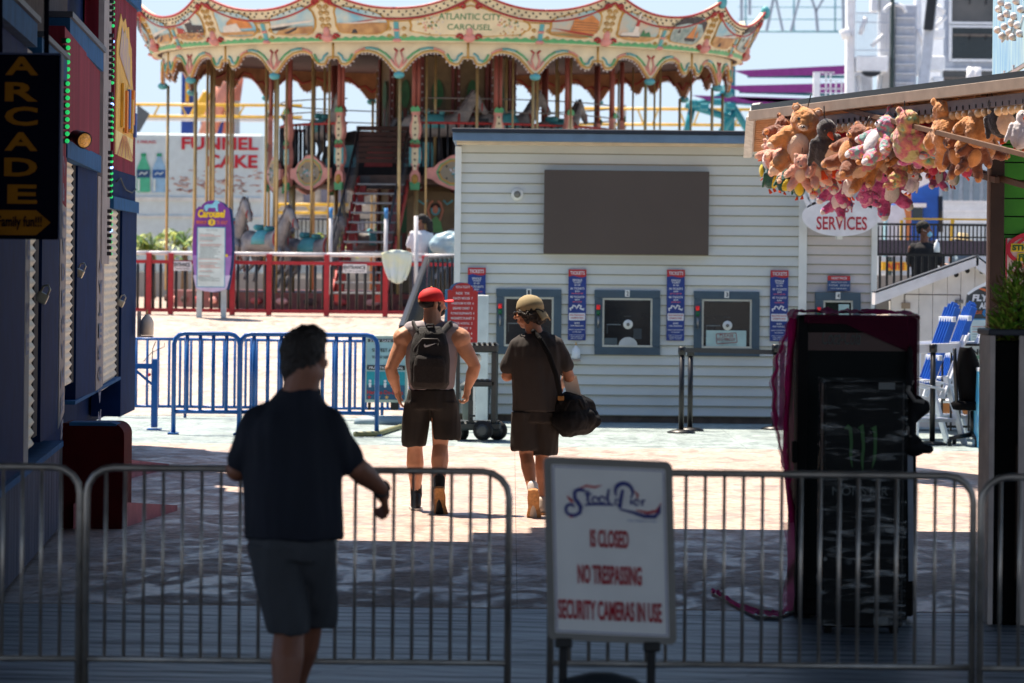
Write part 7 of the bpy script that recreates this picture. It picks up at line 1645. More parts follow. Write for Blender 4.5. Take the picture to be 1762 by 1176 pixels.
# ================================================================== FOREGROUND BARRICADES AND SIGN
m_gal = M('galvanised', (.42, .37, .33), rough=.36, metal=.75, var=.25, scale=9)
YBR = 15.05; kb = YBR/F
def barricade():
    t = thing('steel_barricade', '', 'barricade', 'galvanised steel crowd barricades'); wd = 727*kb; h = 1.10; r = .11
    pts = [(-wd/2, 0, 0.03), (-wd/2, 0, h-r)]+[(-wd/2+r-r*math.cos(R(a)), 0, h-r+r*math.sin(R(a))) for a in (22, 45, 68, 90)]+[(wd/2-r+r*math.sin(R(a)), 0, h-r+r*math.cos(R(a))) for a in (0, 22, 45, 68)]+[(wd/2, 0, h-r), (wd/2, 0, .03)]
    MB().tube(pts, .0150, 0, 12).build('frame', m_gal, t)
    MB().tube([(-wd/2, 0, .30), (wd/2, 0, .30)], .013, 0, 10).build('lower_rail', m_gal, t)
    for i in range(1, 22): x = -wd/2+wd*i/22; MB().tube([(x, 0, .30), (x, 0, h-.012)], 0.0074, 0, 8).build('bar', m_gal, t)
    for x in (-wd/2+.03, wd/2-.03): MB().tube([(x, -.26, .0), (x, -.2, .03), (x, 0, .06), (x, .2, .03), (x, .26, .0)], .014, 0, 8).build('foot', m_gal, t)
    return t
b0 = barricade(); step_ = 735
for i, (px, py, lb) in enumerate([(511.5, 960, 'galvanised steel barricade right behind the dark-shirted man'), (1312, 970, 'galvanised steel barricade passing behind the closed sign and in front of the coolers'), (-227, 955, 'galvanised steel barricade cut off by the left edge, before the arcade'), (2051, 975, 'galvanised steel barricade at the right edge beside the tall planter')]):
    o = b0 if i == 0 else dup(b0); o.location = (W(px, py, YBR).x, YBR+(.0 if i != 1 else .03), 0); o['label'] = lb
# the sign
sn = thing('closed_notice_sign', 'white grey-framed STEEL PIER IS CLOSED notice on a black rubber base', 'sign')
YS = 14.4; TL = R(-1.9); cS = W(1050, 948, YS); ks = YS/F
m_sf = P('sign_frame_grey', (132, 126, 120), rough=.5, var=.12); m_sw = P('sign_face', (236, 231, 228), rough=.45, var=.04)
m_sb = P('logo_navy', (36, 44, 120), rough=.5); m_sr = P('logo_red', (186, 36, 48), rough=.5); m_st = P('closed_red', (172, 22, 42), rough=.5)
def sp(u, v, off=0.0):            # u,v: photo pixels relative to the centre before the tilt
    x, z = (u-1050)*ks, -(v-948)*ks; ca, sa = math.cos(TL), math.sin(TL)
    return Vector((cS.x+x*ca+z*sa*-1*-1*(-1), YS-off+.06*z, cS.z+x*sa+z*ca)) if False else Vector((cS.x+x*ca-z*sa*-1, YS-off+.05*z, cS.z+x*sa+z*ca))
rc = lambda x0, y0, x1, y1, r: [(x0+r, y0), (x1-r, y0)]+arc(x1-r, y0+r, r, r, -80, -10, 4)+[(x1, y0+r), (x1, y1-r)]+arc(x1-r, y1-r, r, r, 10, 80, 4)+[(x1-r, y1), (x0+r, y1)]+arc(x0+r, y1-r, r, r, 100, 170, 4)+[(x0, y1-r), (x0, y0+r)]+arc(x0+r, y0+r, r, r, 190, 260, 4)
mb = MB(); mb.shape(rc(939, 791, 1161, 1105, 12), sp, 0, 0, None, .035); mb.build('frame', m_sf, sn)
mb = MB(); mb.shape(rc(952, 804, 1148, 1092, 3), sp, .003, 0); mb.build('face', m_sw, sn)
mb = MB(); 
for a, b in (((955, 807), (1145, 807)), ((1145, 807), (1145, 1089)), ((1145, 1089), (955, 1089)), ((955, 1089), (955, 807))): mb.line([a, b], 1.6, sp, .006)
mb.build('border_line', P('logo_violet', (96, 96, 150)), sn)
mb = MB()
mb.text('IS CLOSED', 1016, 912, 1082, 943, sp, .008, 0, .03); mb.text('NO TRESPASSING', 993, 973, 1103, 1006, sp, .008, 0, .03); mb.text('SECURITY CAMERAS IN USE', 958, 1034, 1136, 1068, sp, .008, 0, .03); mb.build('lettering', m_st, sn)
mb = MB(); ST = lambda p, w_, o=.010, m=0: mb.stroke(p, w_, sp, o, m)
# script logo: big S with a curled tail, "teel", big P, "ier", and a swoosh under it
ST(arc(1001, 852, 10, 7, -20, -170, 8)+[(991, 860), (996, 867), (1001, 875), (999, 885), (990, 890)]+arc(983, 880, 8, 9, 80, 330, 9), [2, 4, 5, 6, 6, 6, 6, 6, 6, 6, 7, 7, 6, 6]+[5]*9+[2])
ST([(1014, 846), (1013, 862), (1015, 868), (1019, 868)], [4, 4.5, 4, 2]); ST([(1008, 853), (1020, 852)], 3); ST(arc(1026, 862, 5, 6, 0, -330, 9), [3]*9+[2]); ST(arc(1038, 861, 5, 6, 0, -330, 9), [3]*9+[2]); ST([(1050, 842), (1047, 858), (1049, 866), (1053, 866)], [3.5, 4.5, 4, 2])
ST([(1008, 871), (1030, 869), (1058, 869)], [3, 4, 3])
ST([(1068, 874), (1070, 860), (1074, 842)], [6, 6, 5]); ST(arc(1076, 846, 15, 15, 150, 400, 14), [2, 4, 5, 6, 7, 7, 7, 7, 7, 6, 6, 5, 4, 3]); ST([(1068, 862), (1062, 858), (1060, 866), (1066, 870)], [2, 3, 3, 2])
ST([(1088, 858), (1088, 867)], 3.4); ST([(1087, 853), (1089, 855)], 3); ST(arc(1097, 863, 4.5, 5, 0, -320, 8), 2.8); ST([(1107, 858), (1107, 868)], 3.4); ST([(1107, 861), (1112, 858)], 3)
ST([(1068, 876), (1090, 880), (1110, 886), (1128, 886), (1136, 878), (1138, 866)], [3, 5, 7, 7, 5, 2])
mb.build('script_logo', m_sb, sn)
mb = MB(); ST = lambda p, w_, o=.007, m=0: mb.stroke(p, w_, sp, o, m)
ST([(998, 843), (1012, 838), (1026, 840), (1038, 836)], [1, 4, 4, 1]); ST([(978, 857), (984, 864), (988, 868)], [2, 5, 2]); ST([(1092, 842), (1100, 850), (1098, 858)], [1, 4, 1]); ST([(1096, 876), (1116, 880), (1132, 876), (1140, 862)], [2, 5, 5, 1]); ST([(975, 886), (984, 893), (996, 890)], [1, 3, 1]); mb.build('logo_accent', m_sr, sn)
mb = MB(); mb.text('AMUSEMENT PIER', 1080, 893, 1132, 896, sp, .008); mb.build('logo_caption', P('logo_pale', (150, 160, 196)), sn)
for u in (966, 1118): MB().bar(sp(u, 1104, -.03), Vector((sp(u, 1104).x-.003, YS+.03, .10)), .034, .034).build('post', m_blk, sn)
for u in (966, 1118): MB().obox(sp(u, 1110, -.02), (.07, .05, .04), None, 0, .006).build('clamp', m_blk, sn)
g = Vector((cS.x-.03, YS+.02, 0)); mb = MB(); mb.loft([(g, .30, .26), (g+Vector((0, 0, .10)), .29, .25), (g+Vector((0, 0, .22)), .24, .2), (g+Vector((0, 0, .31)), .14, .12), (g+Vector((0, 0, .335)), .05, .05)], 0, 36, 2.4); mb.build('base', P('rubber_grey', (38, 44, 50), rough=.7), sn)
# ================================================================== PEOPLE
def skin(name, rgb): return P(name, rgb, rough=.5, var=.12, scale=14, bump=.15, bscale=120)
m_sk1 = skin('skin_fair_tan', (200, 146, 116)); m_sk2 = skin('skin_olive', (176, 120, 90)); m_sk3 = skin('skin_warm', (136, 84, 62)); m_sk4 = skin('skin_brown', (112, 70, 50))
m_hair = P('hair_dark', (34, 24, 20), rough=.6, var=.3, scale=60, bump=.8, bscale=80)
def hand(b, wr, tip, out, side, s=1.0, curl=.6):
    # wr wrist, tip direction along the hand, out = back-of-hand normal, side = towards the thumb
    wr = Vector(wr); d = Vector(tip).normalized(); o = Vector(out).normalized(); t = Vector(side).normalized()
    palm = wr+d*.085*s
    b.cap(wr, wr+d*.03*s, .026*s, .03*s, 0, 10, .8)
    for k, x in enumerate((.03, .01, -.01, -.029)): b.cap(wr+d*.02*s+t*x*.6*s, palm+t*x*s, .0165*s, .0135*s, 0, 8)
    for k, (x, L) in enumerate(((.031, .068), (.0105, .077), (-.010, .070), (-.030, .055))):
        p0 = palm+t*x*s; d1 = (d*math.cos(curl*.7)-o*math.sin(curl*.7)); d2 = (d*math.cos(curl*1.9)-o*math.sin(curl*1.9)); d3 = (d*math.cos(curl*2.8)-o*math.sin(curl*2.8))
        p1 = p0+d1*L*.45*s; p2 = p1+d2*L*.33*s; p3 = p2+d3*L*.25*s
        b.cap(p0, p1, .0095*s, .0088*s, 0, 8); b.cap(p1, p2, .0088*s, .0080*s, 0, 8); b.cap(p2, p3, .0080*s, .0070*s, 0, 8)
    q0 = wr+d*.03*s+t*.026*s; q1 = q0+(d*.6+t*.6-o*.35).normalized()*.036*s; q2 = q1+(d*.9+t*.15-o*.4).normalized()*.03*s
    b.cap(q0, q1, .0125*s, .0108*s, 0, 8); b.cap(q1, q2, .0105*s, .009*s, 0, 8)
def head(b, c, yaw, pitch=0, s=1.0, beard=False):
    # face looks along -Y of the head frame turned by yaw (yaw 0 = towards +Y away from the camera)
    rot = Matrix.Rotation(yaw, 3, 'Z') @ Matrix.Rotation(pitch, 3, 'X'); c = Vector(c)
    T = lambda x, y, z: c+rot @ Vector((x*s, y*s, z*s))
    E = lambda x, y, z, a, d, e: b.ell(T(x, y, z), (a*s, d*s, e*s), 0, 14, rot)
    E(0, -.012, .03, .077, .098, .092); E(0, .03, -.03, .062, .07, .075); E(0, .052, -.078, .036, .034, .032)      # skull, face, chin
    E(0, .093, .008, .034, .014, .016); b.cap(T(0, .092, .012), T(0, .118, -.022), .009*s, .014*s); E(0, .094, -.052, .022, .012, .009); E(0, .092, -.062, .019, .012, .008)
    for sx in (-1, 1):
        E(sx*.03, .083, .012, .012, .012, .009); E(sx*.046, .058, -.018, .022, .03, .022); b.ell(T(sx*.078, -.006, -.005), (.010*s, .019*s, .031*s), 0, 10, rot); b.ell(T(sx*.084, -.014, .004), (.008*s, .012*s, .02*s), 0, 8, rot); E(sx*.05, .01, -.06, .02, .05, .028)
    return T, rot
def fold(amp, f=1, zst=1.0, seed=0):
    return lambda co, no: amp*(noise.noise(Vector((co.x*11*f+seed, co.y*11*f, co.z*5*f*zst)))+.5*noise.noise(Vector((co.x*26*f, co.y*26*f+seed, co.z*10*f*zst))))
def shoe(b, heel, toe, s=1.0, up=(0, 0, 1)):
    h, t = Vector(heel), Vector(toe); d = (t-h).normalized(); u = Vector(up); u = (u-d*u.dot(d)).normalized()
    b.cap(h+u*.045*s, h+d*.14*s+u*.035*s, .042*s, .044*s, 0, 12); b.cap(h+d*.14*s+u*.032*s, t+u*.028*s, .045*s, .034*s, 0, 12, .8); b.cap(h+u*.05*s, h+u*.10*s+d*.02*s, .042*s, .044*s)
def sole(parent, heel, toe, mat, s=1.0, up=(0, 0, 1), name='sole'):
    h, t = Vector(heel), Vector(toe); d = (t-h).normalized(); u = Vector(up); u = (u-d*u.dot(d)).normalized(); x = d.cross(u).normalized(); mb = MB(); L = (t-h).length
    prof = [(-.03, 0), (-.025, .038), (.05, .046), (.13, .042), (.2, .056), (.26, .048), (.295, .0)]; prof = prof+[(a, -w_) for a, w_ in reversed(prof[1:-1])]
    def fn(a, w_, off=0.0): return h+d*(a*s)+x*(w_*s)+u*(off)
    mb.shape(prof, fn, .022*s, 0, None, .028*s); return mb.build(name, mat, parent)

# ---- walker one: sleeveless shirt, black backpack, red cap ------------------------------------------------
p1_ = thing('person', 'man in a red cap and sleeveless grey top carrying a black backpack', 'person', 'people walking in past the barricade')
b = MB(); c = b.cap
T, rot = head(b, (.0, .03, 1.655), R(-62), R(-4), 1.0)
c((0, .0, 1.45), (.0, .02, 1.60), .078, .068); c((0, 0, 1.50), (-.14, 0, 1.44), .055, .06); c((0, 0, 1.50), (.14, 0, 1.44), .055, .06)
b.loft([((0, .01, .93), .17, .115), ((0, .01, 1.05), .155, .11), ((0, .01, 1.2), .178, .12), ((0, .0, 1.33), .205, .125), ((0, .0, 1.42), .185, .10), ((0, .0, 1.49), .09, .07)])
for sx, el, wr in ((-1, (-.325, -.03, 1.14), (-.272, .03, .955)), (1, (.345, .0, 1.165), (.288, .02, .985))):
    c((sx*.18, .0, 1.42), (sx*.228, -.005, 1.385), .076, .084); c((sx*.215, .0, 1.40), Vector((sx*.21, 0, 1.39)).lerp(Vector(el), .55), .070, .060); c(Vector((sx*.215, 0, 1.4)).lerp(Vector(el), .5), el, .060, .046)
    c(el, Vector(el).lerp(Vector(wr), .4), .048, .052); c(Vector(el).lerp(Vector(wr), .3), wr, .052, .029)
    wv = Vector(wr); hand(b, wv, (sx*-.25 if sx < 0 else -.08, .12, -1), (sx, -.3, 0), (0, 1, 0) if sx < 0 else (-.2, 1, 0), 1.05, .55 if sx < 0 else .95)
# legs: left planted ahead, right pushing off with the heel lifted
hipL, hipR = Vector((-.095, .01, .93)), Vector((.085, .0, .93)); kL, kR = Vector((-.13, .10, .50)), Vector((.075, .02, .52)); aL, aR = Vector((-.115, .16, .09)), Vector((.075, -.26, .16))
for hp, kn, an in ((hipL, kL, aL), (hipR, kR, aR)):
    c(hp, kn, .095, .062, 0, 14); cf = kn.lerp(an, .30); c(kn, cf+Vector((0, -.014, 0)), .062, .071, 0, 14); c(cf+Vector((0, -.014, 0)), kn.lerp(an, .72), .071, .046); c(kn.lerp(an, .7), an, .047, .038)
o = b.build('body', m_sk1, p1_); fuse(o, .0075, 4, .5)
b = MB()                                     # sleeveless top
b.loft([((0, .005, .86), .185, .125), ((0, .005, .98), .176, .128), ((0, .01, 1.1), .172, .128), ((0, .01, 1.22), .192, .138), ((0, .0, 1.34), .205, .14), ((0, .0, 1.42), .175, .115), ((0, .005, 1.475), .10, .082)], 0, 32)
c2 = b.cap; c2((-.15, 0, 1.44), (.15, 0, 1.44), .084, .084)
m_top = P('top_grey', (150, 142, 148), rough=.85, var=.1, scale=5); b.loft([((0, .005, 1.0), .188, .13), ((0, .0, 1.3), .212, .14), ((0, 0, 1.40), .19, .12)], 0, 28)
o = b.build('sleeveless_top', m_top, p1_); fuse(o, .010, 4, .5, fold(.010, 1, .7))
b = MB(); c = b.cap                          # long black shorts
b.loft([((0, .0, .98), .18, .13), ((0, .0, .90), .195, .14), ((0, .0, .82), .20, .14)], 0, 32)
b.loft([((-.1, .015, .88), .11, .135), ((-.125, .05, .72), .112, .12), ((-.138, .075, .56), .108, .12), ((-.138, .08, .515), .098, .11)], 0, 24); b.loft([((.095, .01, .88), .11, .135), ((.115, .02, .74), .112, .12), ((.128, .02, .62), .112, .122), ((.13, .02, .575), .105, .115)], 0, 24)
m_shb = P('shorts_black', (22, 18, 17), rough=.8, var=.2, scale=6); o = b.build('shorts', m_shb, p1_); fuse(o, .009, 4, .5, fold(.014, 1, .5, 3))
m_pk = P('backpack_black', (26, 25, 28), rough=.75, var=.25, scale=30, bump=.5, bscale=160); m_pk2 = P('backpack_panel', (38, 35, 36), rough=.9, var=.3, scale=60, bump=.8, bscale=200)
b = MB(); b.loft([((-.01, -.17, .985), .13, .06), ((-.01, -.19, 1.03), .155, .085), ((-.01, -.2, 1.2), .16, .095), ((-.01, -.19, 1.33), .15, .085), ((-.01, -.18, 1.43), .12, .065), ((-.01, -.165, 1.48), .085, .045)], 0, 32, 3)
o = b.build('backpack', m_pk, p1_); fuse(o, .009, 4, .5, fold(.008, 1, 1, 8)); bp_ = o
b = MB(); b.loft([((-.012, -.255, 1.0), .115, .035), ((-.012, -.275, 1.04), .128, .04), ((-.012, -.28, 1.17), .128, .042), ((-.012, -.275, 1.235), .115, .035), ((-.012, -.26, 1.26), .09, .022)], 0, 28, 3.2); o = b.build('front_pocket', m_pk2, bp_); fuse(o, .008, 3, .5, fold(.006, 1, 1, 2))
b = MB()
b.tube([(-.15, -.235, 1.03), (-.155, -.245, 1.2), (-.13, -.25, 1.31), (-.07, -.262, 1.385), (.05, -.262, 1.385), (.11, -.25, 1.31), (.135, -.245, 1.2), (.13, -.235, 1.03)], .005, 0, 6); b.build('zip', P('zip_grey', (70, 68, 70)), bp_)
b = MB()
for sx in (-1, 1):
    b.add([], []); pts = [Vector((-.01+sx*.10, -.20, 1.44)), Vector((sx*.145, -.09, 1.505)), Vector((sx*.16, .03, 1.50)), Vector((sx*.165, .13, 1.42)), Vector((sx*.17, .15, 1.28)), Vector((sx*.165, .13, 1.15)), Vector((sx*.16, .0, 1.05)), Vector((-.01+sx*.12, -.15, 1.02))]
    for p, q in zip(pts, pts[1:]): b.cap(p, q, .026, .026, 0, 10, .45)
b.tube([(-.04, -.20, 1.475), (-.035, -.21, 1.495), (.015, -.21, 1.495), (.02, -.20, 1.475)], .009, 0, 8); b.build('straps', m_pk, bp_)
b = MB(); fw = lambda u, v, off=0.0: Vector((u, -.272-.0*off-off, v))
b.stroke([(-.048, 1.345), (-.052, 1.335), (-.046, 1.326), (-.03, 1.328), (.0, 1.338), (.04, 1.352)], [.006, .012, .017, .015, .009, .001], fw, .006); b.build('logo', P('logo_white', (206, 206, 210)), bp_)
b = MB(); rt = Matrix.Rotation(R(-62), 3, 'Z'); hc = Vector((0, .03, 1.658))   # cap
Th = lambda x, y, z: hc+rt @ Vector((x*.97, y*.97, z*.97))
pts = []
b.loft([(Th(0, -.012, .022), .088, .109, rt), (Th(0, -.012, .055), .088, .108, rt), (Th(0, -.012, .09), .078, .095, rt), (Th(0, -.008, .118), .056, .068, rt), (Th(0, -.006, .133), .025, .03, rt), (Th(0, -.006, .136), .006, .006, rt)], 0, 28)
m_cap = P('cap_red', (206, 24, 30), rough=.75, var=.1); o = b.build('cap', m_cap, p1_)
b = MB(); vs = []
for j in range(6):
    for i in range(11): a = (i/10-.5)*2; rr_ = .085+.078*j/5; vs.append(Th(a*.072*(1-.10*j/5*abs(a)), .02+math.sqrt(max(0, rr_**2-(a*.072)**2*.9)), .030+.010*(j/5)-.022*a*a*(.4+j/8)))
b.add(vs, [(j*11+i, j*11+i+1, (j+1)*11+i+1, (j+1)*11+i) for j in range(5) for i in range(10)], 0, True); oo = b.build('peak', P('cap_peak_red', (224, 54, 56), rough=.7), o); oo.modifiers.new('s', 'SOLIDIFY').thickness = .006
b = MB(); b.ell(Th(0, -.008, .138), .009); b.obox(Th(0, -.122, .025), (.03, .006, .018), rt); b.build('cap_details', P('cap_tan', (200, 150, 100)), o)
b = MB(); b.ell(Th(0, .055, -.062), (.052, .062, .045), 0, 14, rt); b.ell(Th(-.05, .05, -.045), (.02, .022, .035), 0, 12, rt); b.ell(Th(.05, .025, -.04), (.024, .03, .04), 0, 12, rt); o = b.build('beard', m_hair, p1_); fuse(o, .006, 2, .5, fold(.004, 3))
b = MB(); b.ell(Th(0, -.02, .01), (.081, .099, .055), 0, 18, rt); b.build('hair', m_hair, p1_)
m_sbk = P('shoe_black', (20, 20, 22), rough=.5); m_sol = P('sole_tan', (176, 126, 78), rough=.8, var=.3, scale=40); m_sock = P('sock_black', (18, 17, 18), rough=.9)
b = MB(); shoe(b, (-.115, .10, .005), (-.125, .36, .005)); up = Vector((0, -.75, .55)); shoe(b, (.075, -.315, .125), (.085, -.215, -.105+.02), 1.0, (0, .9, .5)); o = b.build('shoes', m_sbk, p1_); fuse(o, .007, 2, .5)
sole(p1_, (-.115, .08, .0), (-.125, .36, .0), P('sole_white', (200, 196, 190)), .98); sole(p1_, (.072, -.335, .185), (.085, -.245, .01), m_sol, 1.12, (0, .9, .45))
b = MB(); b.cap((-.115, .155, .12), (-.118, .15, .20), .046, .047); b.cap((.075, -.25, .19), (.075, -.2, .27), .045, .047); b.build('socks', m_sock, p1_)
p = G(740, 881); p1_.location = (p.x, p.y, 0)

# ---- walker two: dark T-shirt, backwards tan cap, duffel bag ----------------------------------------------
p2_ = thing('person', 'man in a dark T-shirt with a backwards tan cap over curly hair', 'person', 'people walking in past the barricade')
b = MB(); c = b.cap
T, rot = head(b, (-.062, .05, 1.60), R(66), R(-8), 1.08)
c((0, .0, 1.38), (-.05, .03, 1.53), .070, .062)
b.loft([((0, .01, .9), .165, .11), ((0, .01, 1.05), .165, .12), ((0, .0, 1.25), .17, .11), ((0, .0, 1.34), .14, .09), ((0, .0, 1.41), .07, .06)])
for sx, sh, el, wr in ((-1, (-.17, .0, 1.32), (-.235, .02, 1.10), (-.14, .26, 1.13)), (1, (.17, .0, 1.32), (.255, .03, 1.10), (.20, .24, 1.02))):
    sh, el, wr = Vector(sh), Vector(el), Vector(wr); c(sh, el, .058, .044); c(el, el.lerp(wr, .35), .046, .044); c(el.lerp(wr, .3), wr, .044, .027)
    hand(b, wr, (.2*-sx, 1, -.1), (0, 0, 1), (-sx, .2, 0), 1.0, .9)
hipL, hipR = Vector((-.08, .0, .88)), Vector((.09, .02, .88)); kL, kR = Vector((-.075, .03, .48)), Vector((.05, .14, .48)); aL, aR = Vector((-.02, -.24, .17)), Vector((.055, .16, .09))
for hp, kn, an in ((hipL, kL, aL), (hipR, kR, aR)):
    c(hp, kn, .09, .058, 0, 14); cf = kn.lerp(an, .30); c(kn, cf+Vector((0, -.01, 0)), .053, .058, 0, 14); c(cf+Vector((0, -.01, 0)), kn.lerp(an, .72), .058, .039); c(kn.lerp(an, .7), an, .04, .033)
o = b.build('body', m_sk2, p2_); fuse(o, .0075, 4, .5)
m_tee = P('tee_charcoal', (50, 45, 44), rough=.9, var=.15, scale=6); b = MB(); c = b.cap
b.loft([((.01, .005, .825), .205, .145), ((.01, .003, .87), .20, .14), ((.01, .0, .95), .198, .135), ((0, .0, 1.1), .192, .132), ((0, .0, 1.25), .205, .135), ((0, .0, 1.34), .20, .12), ((0, .0, 1.40), .15, .095), ((-.005, .005, 1.445), .085, .075)], 0, 32)
c((-.15, .0, 1.345), (-.222, .01, 1.175), .068, .066, 0, 16); c((.15, .0, 1.345), (.225, .015, 1.19), .068, .068, 0, 16); c((0, 0, 1.415), (-.13, 0, 1.37), .05, .055); c((0, 0, 1.415), (.13, 0, 1.37), .05, .055)
o = b.build('t_shirt', m_tee, p2_); fuse(o, .010, 4, .5, fold(.013, 1, .45, 5))
b = MB(); b.loft([((0, .0, .90), .155, .11), ((0, .0, .82), .172, .122), ((0, .0, .74), .186, .13)], 0, 32); b.loft([((-.09, .0, .82), .11, .13), ((-.095, .01, .66), .108, .118), ((-.09, .015, .54), .112, .115), ((-.09, .015, .515), .107, .11)], 0, 24); b.loft([((.09, .02, .82), .11, .13), ((.075, .06, .64), .11, .118), ((.065, .09, .50), .115, .115), ((.065, .09, .475), .11, .11)], 0, 24)
m_sh2 = P('shorts_charcoal', (36, 31, 29), rough=.9, var=.2); o = b.build('shorts', m_sh2, p2_); fuse(o, .009, 4, .5, fold(.012, 1, .6, 9))
rt = Matrix.Rotation(R(66), 3, 'Z') @ Matrix.Rotation(R(-8), 3, 'X'); hc2 = Vector((-.065, .05, 1.60)); Th = lambda x, y, z: hc2+rt @ Vector((x*1.08, y*1.08, z*1.05))
b = MB(); rr = random.Random(3)
b.ell(Th(0, -.035, -.015), (.098, .095, .075), 0, 20, rt); b.ell(Th(.07, -.02, -.03), (.038, .05, .05), 0, 14, rt); b.ell(Th(-.07, -.02, -.03), (.038, .05, .05), 0, 14, rt); b.ell(Th(0, -.06, -.06), (.08, .06, .045), 0, 14, rt); b.ell(Th(.075, .03, .0), (.022, .03, .028), 0, 10, rt); b.ell(Th(-.075, .03, .0), (.022, .03, .028), 0, 10, rt)
o = b.build('curly_hair', m_hair, p2_); fuse(o, .006, 2, .5, lambda co, no: .013*noise.noise(co*42)+.007*noise.noise(co*95))
m_tan = P('cap_khaki', (156, 140, 106), rough=.85, var=.12); b = MB()
b.loft([(Th(0, -.012, .012), .094, .114, rt), (Th(0, -.012, .05), .094, .114, rt), (Th(0, -.012, .09), .082, .1, rt), (Th(0, -.008, .118), .058, .07, rt), (Th(0, -.006, .133), .025, .03, rt), (Th(0, -.006, .136), .006, .006, rt)], 0, 28); o = b.build('cap', m_tan, p2_)
b = MB(); vs = []
for j in range(5):
    for i in range(11): a = (i/10-.5)*2; rr_ = .102+.035*j/4; vs.append(Th(a*.07, -(.01+math.sqrt(max(0, rr_**2-(a*.07)**2*.8))), .016-.06*(j/4)-.022*a*a*(.4+j/8)-.012*j/4))
b.add(vs, [(j*11+i, j*11+i+1, (j+1)*11+i+1, (j+1)*11+i) for j in range(4) for i in range(10)], 0, True); oo = b.build('peak', m_tan, o); oo.modifiers.new('s', 'SOLIDIFY').thickness = .006
b = MB(); b.tube([Th(-.082, .0, .012), Th(-.08, .06, .014), Th(-.06, .098, .012), Th(.0, .108, .01)], .005, 0, 6); b.ell(Th(-.03, .1, .006), (.024, .008, .017), 0, 10, rt); b.ell(Th(.03, .1, .006), (.024, .008, .017), 0, 10, rt); b.build('sunglasses', m_blk, p2_)
b = MB(); shoe(b, (.055, .10, .005), (.07, .36, .005)); shoe(b, (-.02, -.30, .14), (-.015, -.20, -.085), 1.0, (0, .9, .5)); o = b.build('shoes', P('shoe_pale', (186, 170, 156), rough=.6), p2_); fuse(o, .007, 2, .5)
sole(p2_, (-.02, -.325, .20), (-.012, -.235, .02), m_sol, 1.02, (0, .9, .45)); sole(p2_, (.055, .08, 0), (.07, .36, 0), m_sol, .98)
b = MB(); b.cap((-.018, -.235, .2), (-.024, -.21, .25), .042, .042); b.build('socks', P('sock_white', (206, 200, 196)), p2_)
p = G(921, 888); p2_.location = (p.x, p.y, 0); P2 = Vector((p.x, p.y, 0))
# duffel bag hanging from a strap across the shoulder
db = thing('duffel_bag', 'black duffel bag slung at the right hip of the man in the tan cap', 'bag'); m_duf = P('duffel_black', (10, 11, 15), rough=.8, spec=.2, var=.2, bump=.4, bscale=120)
b = MB(); b.cap((.25, -.04, .86), (.35, .14, .83), .12, .12, 0, 20, 1.0); b.cap((.25, -.05, .76), (.37, .12, .76), .135, .13); b.cap((.41, .02, .77), (.45, .06, .755), .075, .06)
o = b.build('bag_body', m_duf, db); fuse(o, .010, 4, .5, fold(.018, 1, 1.2, 4))
b = MB()
for p_, q_ in zip([(-.03, -.10, 1.455), (.02, -.14, 1.40), (.09, -.165, 1.28), (.15, -.17, 1.12), (.18, -.15, .98)], [(.02, -.14, 1.40), (.09, -.165, 1.28), (.15, -.17, 1.12), (.18, -.15, .98), (.20, -.13, .90)]): b.cap(p_, q_, .02, .02, 0, 8, .5)
b.cap((-.03, -.10, 1.455), (-.03, .04, 1.46), .02, .02, 0, 8); b.cap((-.03, .04, 1.46), (.15, .15, 1.2), .02, .02, 0, 8); b.cap((.15, .15, 1.2), (.36, .16, .92), .02, .02, 0, 8); b.build('strap', m_duf, db)
b = MB(); b.obox((.19, -.15, .935), (.05, .012, .035), None, 0, .003); b.build('buckle', P('buckle_brass', (160, 110, 60), metal=.6, rough=.4), db)
b = MB(); b.tube([(.22, -.17, .84), (.26, -.185, .92), (.33, -.14, .93), (.37, -.07, .85)], .009, 0, 6); b.build('carry_handle', m_duf, db)
db.location = P2
pp_ = MB().obox((.285, .03, 1.0), (.11, .012, .20), Matrix.Rotation(R(-14), 3, 'Y'), 0).build('paper_packet', P('paper_warm', (232, 206, 184))); pp_.location = P2; tag(pp_, 'pale paper packet tucked behind the duffel bag at the man\'s forearm', 'packet')

# ---- foreground man ------------------------------------------------------------------------------------------
p3_ = thing('person', 'man in a dark navy polo shirt and grey shorts walking behind us at the near barricade', 'person'); p3_['label'] = 'large shadowed man in a navy polo and grey shorts at the near barricade'
b = MB(); c = b.cap
T, rot = head(b, (.045, .04, 1.575), R(-24), 0, 1.06)
c((.02, .0, 1.38), (.04, .03, 1.52), .080, .072); c((.02, -.01, 1.44), (.045, -.01, 1.53), .066, .068)
b.loft([((0, .01, .9), .18, .13), ((0, .02, 1.05), .185, .15), ((0, .01, 1.2), .17, .12), ((0, .0, 1.30), .14, .10), ((0, .0, 1.38), .08, .07)])
for sx, sh, el, wr in ((-1, (-.17, .0, 1.29), (-.225, .02, 1.12), (-.20, .24, 1.12)), (1, (.17, .0, 1.29), (.262, .03, 1.13), (.355, .19, 1.04))):
    sh, el, wr = Vector(sh), Vector(el), Vector(wr); c(sh, el, .05, .046); c(el, el.lerp(wr, .35), .049, .049); c(el.lerp(wr, .3), wr, .049, .031)
    hand(b, wr, (.15 if sx > 0 else .2, .45, -.75 if sx > 0 else 0), (sx*.7, -.5, .2), (-sx*.2, .6, .5), 1.08, .75)
hipL, hipR = Vector((-.06, .0, .86)), Vector((.06, .03, .86)); kL, kR = Vector((-.005, .0, .47)), Vector((.06, .22, .50)); aL, aR = Vector((-.02, -.10, .10)), Vector((-.015, .42, .14))
